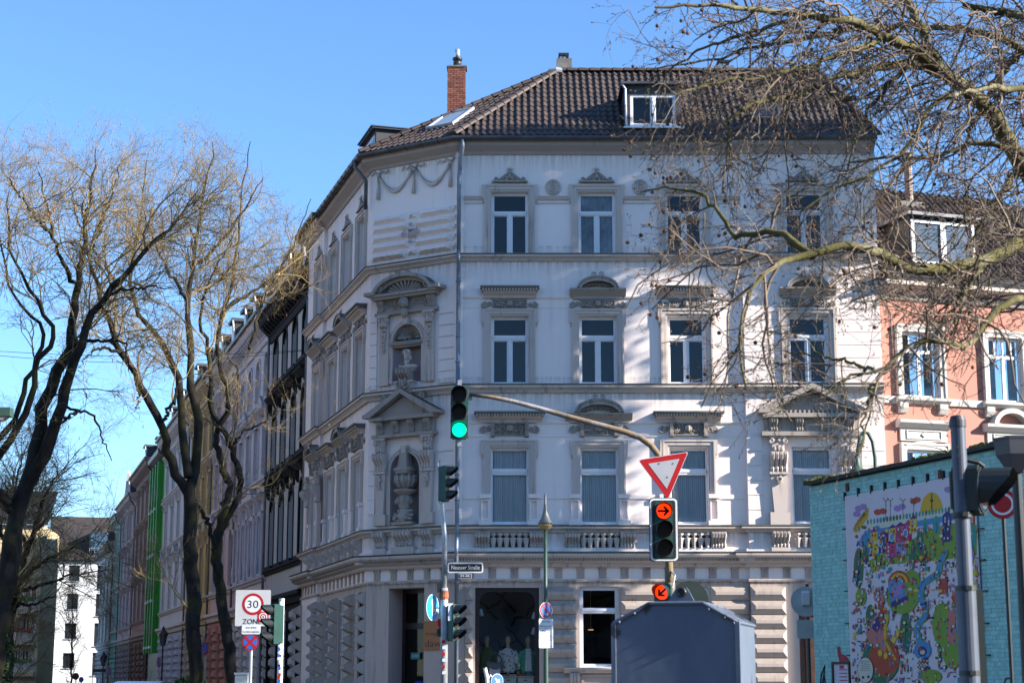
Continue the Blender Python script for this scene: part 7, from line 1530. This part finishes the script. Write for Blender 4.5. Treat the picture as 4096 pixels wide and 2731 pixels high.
# ---- backs of signs beside the turquoise wall, swan-neck lamp, left-edge lantern
Yb = 39.0; bp_ = at(3236, 2600, Yb); bo = empty('sign_post', (bp_.x, Yb, 0), 'dark post with pale sign backs beside the turquoise wall', 'sign'); bz = lambda y: at(3236,y,Yb).z; q = MB(); q.lathe(0,0,[(.04,0),(.04,bz(2335))],12); q.build('post', MT['black'], bo)
q = MB(); disc(q,-.05,bz(2405),-.06,.33,.015); q.build('round_sign_back', MT['sback'], bo); q = MB(); q.box(-.26,.14,-.075,-.06,bz(2552),bz(2478)); q.build('square_sign_back', MT['sback'], bo); q = MB(); q.yz([(-.2,bz(2370)),(-.08,bz(2362)),(-.08,bz(2425)),(-.16,bz(2418))],-.14,.02); q.build('floodlight', MT['swhite'], bo)
Ys = 44.0; sw = at(3502, 1900, Ys); so2 = empty('swan_neck_lamp', (sw.x, Ys, 0), 'dark green swan neck street lamp rising behind the turquoise wall', 'street lamp'); szz = lambda x, y: (at(x,y,Ys).x-sw.x, 0, at(x,y,Ys).z)
q = MB(); q.tube([(0,0,0),(0,0,szz(3502,1880)[2]),szz(3500,1830),szz(3490,1765),szz(3472,1732),szz(3455,1728),szz(3440,1745),szz(3432,1790),szz(3430,1830)], .045, 12); q.build('post', MT['lampgreen'], so2, smooth=True)
t_ = szz(3428,1830); q = MB(); q.lathe(t_[0],0,[(.26,t_[2]-.40),(.2,t_[2]-.34),(.10,t_[2]-.2),(.07,t_[2]-.05),(.055,t_[2]+.05)],16); q.build('lamp_hood', MT['lampgreen'], so2, smooth=True)
q = MB(); q.lathe(t_[0],0,[(.05,t_[2]-.55),(.2,t_[2]-.48),(.25,t_[2]-.40)],14); q.build('glass_bulb', bpy.data.materials['amber_glass'], so2, smooth=True)
Ye = 30.0; le = at(10, 1655, Ye); leo = empty('box_lantern', (le.x-1.2, Ye, 0), 'dark green box lantern cut by the left edge', 'street lamp'); q = MB(); q.box(.9,1.36,-.12,.12,le.z-.05,le.z+.10); q.build('lantern_head', MT['lampgreen'], leo); q = MB(); q.xz([(1.0,le.z-.05),(1.30,le.z-.05),(1.22,le.z-.12),(1.05,le.z-.12)],-.1,.1); q.build('diffuser', plain('dull_diffuser', (.25,.22,.18), .4), leo); q = MB(); q.tube([(0,0,0),(0,0,le.z-.3),(.2,0,le.z+.02),(.95,0,le.z+.04)], .05, 10); q.build('post', MT['lampgreen'], leo)
# ---- overhead wires
for i, (ya, yb, lab) in enumerate(((1392,1400,'upper of two thin overhead wires crossing the street'),(1404,1403,'lower of two thin overhead wires crossing the street'))):
    p0, p1 = at(-200, ya, 55), at(1205, yb, 63); q = MB(); q.tube([tuple(p0+(p1-p0)*t + Vector((0,0,-.25*sin(pi*t)*(1+.6*i)))) for t in [k_/16 for k_ in range(17)]], .009, 5); tag(q.build('overhead_wire', MT['black']), lab, 'wire', 'overhead wires')
# ---- far lanterns and signs down the side street
def old_lantern(px, pyt, Y, label):
    b = at(px, 2700, Y); o = empty('old_street_lantern', (b.x, Y, 0), label, 'street lamp', 'old lanterns along the side street'); zt = at(px, pyt, Y).z
    q = MB(); q.lathe(0,0,[(.10,0),(.09,.8),(.05,1.0),(.045,zt-1.05)],10); q.build('post', MT['black'], o); q = MB(); q.lathe(0,0,[(.10,zt-1.05),(.22,zt-.45),(.20,zt-.43)],6); q.build('lantern_glass', plain('lantern_glass', (.10,.12,.13), .1), o); q = MB(); q.lathe(0,0,[(.27,zt-.45),(.2,zt-.32),(.08,zt-.22),(.09,zt-.15),(.02,zt-.05),(.015,zt)],6); q.build('lantern_roof', MT['black'], o)
    q = MB()
    for i in range(6): a = 2*pi*i/6; q.tube([(.1*cos(a),.1*sin(a),zt-1.05),(.225*cos(a),.225*sin(a),zt-.45)], .015, 4)
    q.build('lantern_frame', MT['black'], o)
old_lantern(647, 2500, 92, 'nearer black lantern in front of the green house'); old_lantern(411, 2600, 122, 'farther black lantern in front of the beige house')
def small_sign(px, py, Y, r_, rz, label, back=False):
    b = at(px, py, Y); o = empty('no_stopping_sign', (b.x, Y, 0), label, 'sign', None, rz=rz); q = MB(); q.lathe(0,.04,[(.03,0),(.03,b.z+r_)],8); q.build('post', MT['galv'], o); q = MB(); disc(q,0,b.z,0,r_,.012,20); p_ = q.build('sign_plate', MT['black'] if back else MT['sred'], o)
    if not back:
        q = MB(); disc(q,0,b.z,-.0125,r_*.8,.002,20); q.build('blue_field', MT['sblue'], p_); s_ = r_*.6; q = MB(); q.xz([(-s_,s_*.75),(-s_*.75,s_),(s_,-s_*.75),(s_*.75,-s_)],-.018,-.016); q.v = [(x,y,z+b.z) for x,y,z in q.v]; q.build('red_slash', MT['sred'], p_)
    return o
small_sign(820, 2592, 64, .24, radians(-50), 'no stopping sign between the two near tree trunks'); small_sign(635, 2648, 96, .27, radians(-55), 'no stopping sign below the nearer lantern'); small_sign(438, 2683, 120, .27, radians(-50), 'no stopping sign next to the farther lantern'); small_sign(325, 2716, 118, .19, radians(-20), 'small no stopping sign left of the far lanterns'); small_sign(303, 2703, 112, .22, 0, 'dark back of a round sign by the young tree', True)
nb_ = at(372, 2680, 125); o = empty('far_street_name_sign', (nb_.x, 125, 0), 'far black street name plate by the white block', 'sign'); q = MB(); q.lathe(0,0,[(.03,0),(.03,nb_.z+.3)],8); q.build('post', MT['galv'], o); q = MB(); q.box(0,.9,-.03,-.01,nb_.z-.1,nb_.z+.1); q.build('name_plate', MT['black'], o)
# ---- parked car: only its roof shows
def car():
    Y = 57.0; p = at(556, 2715, Y); o = empty('parked_car', (p.x, Y, 0), 'silver white car of which only the roof shows at the bottom', 'car', rz=radians(-8)); cp = plain('silver_white_paint', (.55,.58,.60), .25, .3, .03); gm = MT['farglass']; hw = .86
    prof = [(-2.1,.35),(-2.15,.75),(-1.9,.95),(-1.0,1.02),(-.45,1.42),(.2,1.50),(1.0,1.46),(1.75,1.05),(2.1,.95),(2.15,.4)]
    q = MB(); q.yz(prof, -hw*.9, hw*.9); low = [(-2.1,.35),(-2.15,.75),(-1.9,.95),(-1.0,1.0),(1.75,1.02),(2.1,.95),(2.15,.4)]; q.yz(low, -hw, -hw*.9); q.yz(low, hw*.9, hw); q.build('body', cp, o)
    q = MB(); q.add([(-.6,-.98,1.05),(.6,-.98,1.05),(.62,-.48,1.42),(-.62,-.48,1.42)],[(0,1,2,3)]); q.v = [(x,y-.01,z+.01) for x,y,z in q.v]; q.build('windscreen', gm, o)
    for s_ in (-1,1): q = MB(); q.yz([(-.85,1.06),(-.42,1.38),(.95,1.40),(1.5,1.08)], s_*hw*.9-.004, s_*hw*.9+.004); q.build('side_window', gm, o)
    for s_ in (-1,1):
        for yy in (-1.35,1.35):
            q = MB(); q.tube([(s_*hw-.1,yy,.32),(s_*hw+.02,yy,.32)], .32, 18); w_ = q.build('wheel', MT['black'], o); q = MB(); q.tube([(s_*hw+.02*s_,yy,.32),(s_*hw+.03*s_,yy,.32)], .2, 14); q.build('rim', MT['galv'], w_)
        q = MB(); q.box(s_*.6-.15,s_*.6+.15,-2.17,-2.1,.62,.76); q.build('headlight', MT['zinclight'], o); q = MB(); q.box(s_*(hw+.1)-.09,s_*(hw+.1)+.09,-.85,-.7,1.0,1.14); q.build('mirror', cp, o)
    q = MB(); q.tube([(.0,1.0,1.46),(0,1.2,1.85)], .006, 4); q.build('antenna', MT['black'], o)
car()
def bush(name, label, c, rx, ry, rz_, n, mat, kindcat='hedge'):
    o = empty(name, (c[0], c[1], 0), label, kindcat); l = TB(); u = nrm(RG.normal(0,1,(n,3)))*RG.uniform(.55,1,(n,1))**.4; P_ = np.array(c)+u*np.array([rx,ry,rz_]); l.quads(P_, RG.uniform(.02,.045,n)); l.build('foliage', mat, o); t = TB(); st = np.array(c)+RG.normal(0,.2,(12,3))*np.array([rx,ry,0]); st[:,2] = 0; t.tubes(np.stack([st, (st+np.array(c))/2, P_[:12]],1), np.tile(np.array([.02,.014,.006]),(12,1)), 4); t.build('stem', MT['bark'], o)
MT['hedgeleaf'] = twigmat('hedge_leaf', (.012,.03,.008), (.05,.085,.025))
hp = at(762, 2712, 49); bush('clipped_hedge', 'dark green hedge at the foot of the two near trees', (hp.x, 49, .85), .72, .6, .82, 6000, MT['hedgeleaf'])
hp = at(-25, 2640, 45); bush('evergreen_shrub', 'dark evergreen shrub in the lower left corner', (hp.x, 45, 2.0), .5, .5, 1.0, 4000, MT['hedgeleaf'], 'shrub')
ub = at(968, 2710, 44); o = empty('utility_cabinet', (ub.x, 44, 0), 'grey utility cabinet at the foot of the zone sign', 'cabinet'); q = MB(); q.box(-.15,.15,-.15,.15,0,1.68); q.build('cabinet_body', MT['sback'], o); q = MB(); q.box(-.17,.17,-.17,.17,1.68,1.73); q.build('cabinet_lid', MT['sback'], o)
# ---- in front of and inside the shop
ow = empty('orange_shop_sign', (C2.x, C2.y, 0), 'orange shop sign with black lettering beside the corner door', 'sign', rz=TH_C); a, b = on(CF,1697,2540)[0], on(CF,1784,2540)[0]; z0, z1 = on(CF,1740,2599)[1], on(CF,1740,2482)[1]
q = MB(); q.box(a,b,-.035,-.005,z0,z1); q.build('sign_board', plain('orange_board', (.38,.13,.03), .5, var=.05), ow); q = MB(); text_mb(q,'magasi',a+.06,z0+.42,.10,-.037,None,(b-a)*.93,'LEFT'); text_mb(q,'dawo',a+.05,z0+.10,.19,-.037,None,(b-a)*1.0,'LEFT'); q.v = [(min(x,b-.005),y,z) for x,y,z in q.v]; q.build('lettering', MT['black'], ow)
os_ = empty('open_sign', (C2.x, C2.y, 0), 'small green shop door plate reading OUVERT', 'sign', rz=TH_C); a, b = on(CF,1645,2622,-.68)[0], on(CF,1681,2622,-.68)[0]; zz_ = on(CF,1660,2635,-.68)[1]; q = MB(); q.box(a,b,.655,.665,zz_,zz_+.19); q.build('sign_board', plain('teal_plate', (.08,.24,.22), .5), os_); q = MB(); text_mb(q,'OUVERT',(a+b)/2,zz_+.06,.07,.653,None,(b-a)*.8); q.build('lettering', MT['swhite'], os_)
cloth = lambda n, c, sc=30, v=.3: plain(n, c, .9, var=v, scale=sc, bmp=.4)
skin = plain('mannequin_beige', (.42,.30,.19), .5); jean = cloth('blue_jeans', (.05,.09,.16))
def floral():
    m, nt, b = mk('floral_white'); v = nt.nodes.new('ShaderNodeTexVoronoi'); v.inputs['Scale'].default_value = 11; g = nt.nodes.new('ShaderNodeNewGeometry'); nt.links.new(g.outputs['Position'], v.inputs['Vector']); c = mixc(nt, ramp(nt, v.outputs['Distance'], .22, .3), (.14,.10,.09), (.62,.60,.56)); nt.links.new(c, b.inputs['Base Color']); b.inputs['Roughness'].default_value = .9; return m
def mannequin(px, label, gm, lower, inner=None, hood=False):
    Y = D+.62; p = at(px, 2556, Y); o = empty('mannequin', (p.x, Y, 1.0), label, 'mannequin', 'three mannequins in the shop window'); H = p.z-1.0-.02
    q = MB(); q.ball((0,0,H), (.085,.10,.125), 14, 12); q.tube([(0,.0,H-.32),(0,.0,H-.16),(0,-.01,H-.06)], [.075,.055,.06], 12); q.ball((0,0,H-.42),(.19,.11,.16),12,10); q.ball((0,0,H-.65),(.14,.10,.22),12,10); q.ball((0,0,H-.88),(.17,.12,.16),12,10)
    for s_ in (-1,1):
        q.tube([(s_*.15,0,H-.34),(s_*.24,.02,H-.58),(s_*.27,-.03,H-.83)], [.055,.045,.032], 10); q.ball((s_*.27,-.05,H-.90),(.025,.035,.05),8,6); q.tube([(s_*.09,0,H-.9),(s_*.10,0,H-1.25),(s_*.10,.02,H-1.66)], [.09,.065,.045], 10)
        for k_ in range(4): q.tube([(s_*.27+(k_-1.5)*.012,-.06,H-.92),(s_*.27+(k_-1.5)*.014,-.07,H-.99-.01*(k_==1))], [.009,.006], 5)
    body = q.build('body', skin, o, smooth=True); rm = body.modifiers.new('r','REMESH'); rm.mode = 'VOXEL'; rm.voxel_size = .014; rm.use_smooth_shade = True
    q = MB(); n_ = 22
    ring_ = [(.075,H-.22,.06),(.13,H-.25,.09),(.215,H-.33,.12),(.225,H-.45,.14),(.215,H-.62,.145),(.225,H-.80,.15),(.235,H-.90,.155)]
    vs = [(rx*cos(2*pi*i/n_)*(1+.03*sin(5*i)), ry*sin(2*pi*i/n_)*(1+.05*sin(3*i+1)), z) for rx, z, ry in ring_ for i in range(n_)]
    q.add(vs, [(j*n_+i, j*n_+(i+1)%n_, (j+1)*n_+(i+1)%n_, (j+1)*n_+i) for j in range(len(ring_)-1) for i in range(n_)])
    for s_ in (-1,1): q.tube([(s_*.16,0,H-.31),(s_*.25,.02,H-.50),(s_*.29,.0,H-.66),(s_*.30,-.03,H-.80)], [.085,.085,.08,.07], 10)
    top = q.build('top', gm, o, smooth=True)
    if inner: q = MB(); q.xz([(-.07,H-.24),(.07,H-.24),(.10,H-.86),(-.09,H-.86)], -.165, -.15); q.build('undershirt', inner, top)
    if hood:
        q = MB(); q.tube([(.11*cos(t),.04+.09*sin(t),H-.22) for t in [2*pi*i/14 for i in range(15)]], .04, 6)
        for s_ in (-1,1): q.tube([(s_*.04,-.13,H-.26),(s_*.05,-.16,H-.40),(s_*.04,-.165,H-.5)], .008, 4)
        q.build('hood', gm, top, smooth=True)
    q = MB(); 
    for s_ in (-1,1): q.tube([(s_*.10,0,H-.86),(s_*.11,0,H-1.2),(s_*.11,.0,H-1.6)], [.13,.11,.09], 12)
    q.build('trousers', lower, o, smooth=True); q = MB(); q.box(-.25,.25,-.2,.2,0,.02); q.build('stand_plate', MT['zinc'], o)
mannequin(1948, 'mannequin in an olive green knitted hoodie', cloth('olive_knit', (.11,.13,.035)), cloth('dark_green_trousers', (.03,.05,.04)), hood=True)
mannequin(2032, 'mannequin in a white floral blouse', floral(), cloth('black_trousers', (.02,.02,.02)))
def grn():
    m, nt, b = mk('green_blue_jacket'); c = mixc(nt, ramp(nt, nz(nt, 16, (1,1,2)), .45, .55), (.10,.45,.08), (.04,.20,.30)); nt.links.new(c, b.inputs['Base Color']); b.inputs['Roughness'].default_value = .8; return m
mannequin(2113, 'mannequin in an open bright green patterned jacket', grn(), jean, inner=cloth('white_shirt', (.6,.6,.6)))
plt_ = empty('shop_display_platform', (at(2030,2600,D+1).x, D+1.1, 0), 'grey display platform behind the shop window', 'platform'); q = MB(); q.box(-.95,.95,-.7,.7,0,.97); q.box(-.97,.97,-.72,.72,.97,1.0); q.build('platform_top', plain('platform_grey', (.2,.2,.2), .8), plt_)
bd = empty('shop_backdrop', (at(2030,2600,D+2.2).x, D+2.2, 0), 'grey backdrop painted with dark tree branches behind the mannequins', 'backdrop'); q = MB(); q.box(-1.3,1.3,0,.05,0,4.4); q.build('backdrop_board', plain('backdrop_grey', (.13,.135,.14), .9, var=.1), bd); q = MB(); rb = random.Random(5)
for i in range(14):
    x, z = rb.uniform(-1,1), rb.uniform(2,4); P_ = [(x,-.01,z)]
    for k_ in range(6): x += rb.uniform(.05,.22)*(1 if i%2 else -1); z += rb.uniform(-.05,.22); P_.append((max(-1.25,min(1.25,x)),-.01,min(4.3,z)))
    q.tube(P_, [.05-.007*k_ for k_ in range(7)], 5)
q.build('painted_branches', plain('branch_paint', (.035,.035,.04), .9), bd)
hb = at(1980, 2665, D+.36); o = empty('handbag', (hb.x, D+.36, 1.0), 'grey woven crescent handbag on the display', 'bag'); hz_ = hb.z-1.0; q = MB(); q.tube([(.2*cos(t), 0, hz_+.16+.16*sin(t)) for t in [pi+pi*i/10 for i in range(11)]], [.03,.07,.1,.12,.13,.13,.13,.12,.1,.07,.03], 10); q.build('bag_body', cloth('grey_weave', (.22,.22,.22), 60), o, smooth=True); q = MB(); q.tube([(.19*cos(t),0,hz_+.16+.2*sin(t)) for t in [pi*i/10 for i in range(11)]], .022, 6); q.build('strap', cloth('grey_strap', (.12,.12,.12)), o); q = MB(); q.box(-.15,.15,-.1,.1,0,hz_); q.build('plinth', MT['frame'], o)
tb = at(2068, 2712, D+.45); o = empty('display_table', (tb.x, D+.5, 1.0), 'small table with drawers and folded clothes in the shop window', 'table'); hz_ = at(2068,2702,D+.45).z-1.0; q = MB(); q.box(-.5,.5,-.18,.22,hz_-.04,hz_); q.build('table_top', plain('pale_wood', (.5,.4,.28), .6), o)
for i in (-1,1): q = MB(); q.box(i*.24-.22,i*.24+.22,-.17,.2,hz_-.2,hz_-.05); dr_ = q.build('drawer', plain('mint_drawer', (.45,.52,.48), .6) if i == -1 else bpy.data.materials['mint_drawer'], o); q = MB(); q.box(i*.24-.05,i*.24+.05,-.2,-.17,hz_-.13,hz_-.11); q.build('drawer_pull', MT['black'], dr_)
for sx in (-.46,.46):
    for sy in (-.14,.18): q = MB(); q.box(sx-.025,sx+.025,sy-.02,sy+.02,0,hz_-.04); q.build('leg', bpy.data.materials['pale_wood'], o)
for i, c in enumerate(((.3,.35,.38),(.55,.5,.4),(.4,.12,.02),(.1,.2,.3))): fo = at(2068,2702,D+.45); q = MB(); q.box(-.10,.10,-.1,.1,0,.04+.01*i); f_ = q.build('folded_garment', cloth('folded_%d' % i, c)); f_.location = (tb.x-.36+.24*i, D+.5, 1.0+hz_); tag(f_, ('grey','sand','orange','blue')[i]+' folded garment on the small shop table', 'garment')
for i, (x, y) in enumerate(((1921,2448),(2140,2460),(2138,2522))):
    p = at(x, y, D+.4); o = empty('spotlight', tuple(p), ('white spotlight at the upper left of the shop window','white spotlight at the upper right of the shop window','lower white spotlight at the right of the shop window')[i], 'spotlight', 'spotlights in the shop window'); sgn = 1 if i == 0 else -1
    q = MB(); q.tube([(0,0,.09),(sgn*.05,-.03,-.1)], [.055,.06], 12); q.build('spot_body', MT['frame'], o); q = MB(); q.tube([(-sgn*.02,.02,.05),(-sgn*.12,.02,.1)], .012, 6); q.build('spot_arm', MT['frame'], o)
pn = at(2363, 2517, D+1.0); o = empty('pendant_lamp', (pn.x, D+1.0, pn.z), 'small brass pendant lamp behind the ground floor window', 'lamp'); q = MB(); q.lathe(0,0,[(.10,0),(.09,.02),(.02,.04),(.008,.08),(.008,1.3)],12); q.build('shade', plain('brass', (.5,.33,.12), .35, .7), o); q = MB(); q.lathe(0,0,[(.0,-.004),(.085,-.003)],12); q.build('bulb', emit('warm_bulb', (1,.6,.25), 1.5), o)
bb = at(1675, 2722, D+.55); o = empty('blue_bin', (bb.x, D+1.4, .2), 'blue bin in the corner shop doorway', 'bin'); q = MB(); q.lathe(0,0,[(.17,0),(.2,1.2),(.21,1.22),(.12,1.32)],14); q.build('bin_body', plain('blue_plastic', (.02,.06,.35), .4), o, smooth=True); q = MB(); q.lathe(0,0,[(.215,1.18),(.215,1.21)],14); q.build('rim', bpy.data.materials['blue_plastic'], o)
wb = at(1948, 2710, 47.5); o = empty('white_bent_post', (wb.x, 47.5, 0), 'short white tubular post in front of the shop window', 'post'); q = MB(); q.tube([(.06,0,0),(.03,0,1.0),(-.0,0,1.6),(-.06,0,at(1940,2668,47.5).z)], .055, 12); q.build('post_tube', MT['swhite'], o, smooth=True); q = MB(); q.tube([(.0,0,1.55),(.1,0,1.68),(.16,0,1.6),(.18,0,1.2)], .03, 8); q.build('side_bow', MT['swhite'], o); q = MB(); q.lathe(-.06,0,[(.06,at(1940,2668,47.5).z-.02),(.06,at(1940,2668,47.5).z+.0)],12); q.build('end_cap', MT['zinc'], o)
kb = at(1988, 2714, 46.0); o = empty('keep_right_sign', (kb.x, 46, 0), 'small round blue arrow sign low before the shop window', 'sign', rz=radians(35)); q = MB(); disc(q,0,1.52,0,.19,.012); p_ = q.build('sign_plate', MT['swhite'], o); q = MB(); disc(q,0,1.52,-.0125,.18,.002); q.build('blue_field', MT['sblue'], p_); arrow_mb(0,1.52,-.0165,.12,-pi/4).build('white_arrow', MT['swhite'], p_); q = MB(); q.lathe(0,.04,[(.03,0),(.03,1.6)],8); q.build('post', MT['galv'], o)

# ---- houses on the other side of the junction, behind the camera: they show only as reflections in the windows
def opposite_house(x0, W, Y, H, col, label, rz=pi, grp='houses across the junction behind the viewer'):
    o = empty('opposite_house', (x0, Y, 0), label, 'house', grp, rz=rz); n = int(W/3)
    ops = [(W*(i+.5)/n-.6, W*(i+.5)/n+.6, 1.2+3.6*k_, 3.2+3.6*k_) for i in range(n) for k_ in range(int(H/3.6))]
    q = MB(); wall_mesh(q, 0, W, 0, H, ops); q.quad((0,0,0),(0,9,0),(0,9,H),(0,0,H)); q.quad((W,0,0),(W,9,0),(W,9,H),(W,0,H)); q.build('wall', stucco('opp_'+label[:6], col), o)
    for (a, b, c, d) in ops: q = MB(); q.quad((a,.2,c),(b,.2,c),(b,.2,d),(a,.2,d)); q.build('pane', MT['farglass'], o)
    q = MB(); q.add([(-.3,-.5,H),(W+.3,-.5,H),(W+.3,4.5,H+4),(-.3,4.5,H+4),(W+.3,9.5,H),(-.3,9.5,H)], [(0,1,2,3),(3,2,4,5),(0,3,5),(1,4,2)]); q.build('roof', MT['slate'], o)
opposite_house(14, 22, -22, 15.5, (.42,.36,.30), 'beige plastered house across the junction behind the viewer'); opposite_house(-9, 20, -24, 17, (.30,.16,.11), 'brick red house across the junction behind the viewer'); opposite_house(36, 21.5, -20, 14.5, (.36,.37,.38), 'grey plastered house across the junction behind the viewer')

# the other side of the side street, just outside the left edge: it closes the street and bounces sunlight back on the row
for i, (col, nm) in enumerate((((0.38,0.31,0.22),'cream'),((0.34,0.26,0.21),'sand coloured'),((0.37,0.34,0.30),'ivory'),((0.31,0.22,0.17),'clay red'),((0.38,0.33,0.26),'straw coloured'))):
    p = C3 + nL*18.5 - dL*(i*19.0 - 6)
    opposite_house(p.x, 18.6, p.y, 16.5, col, nm + ' house on the far pavement of the side street out of view', TH_L+pi, 'houses on the far pavement of the side street')
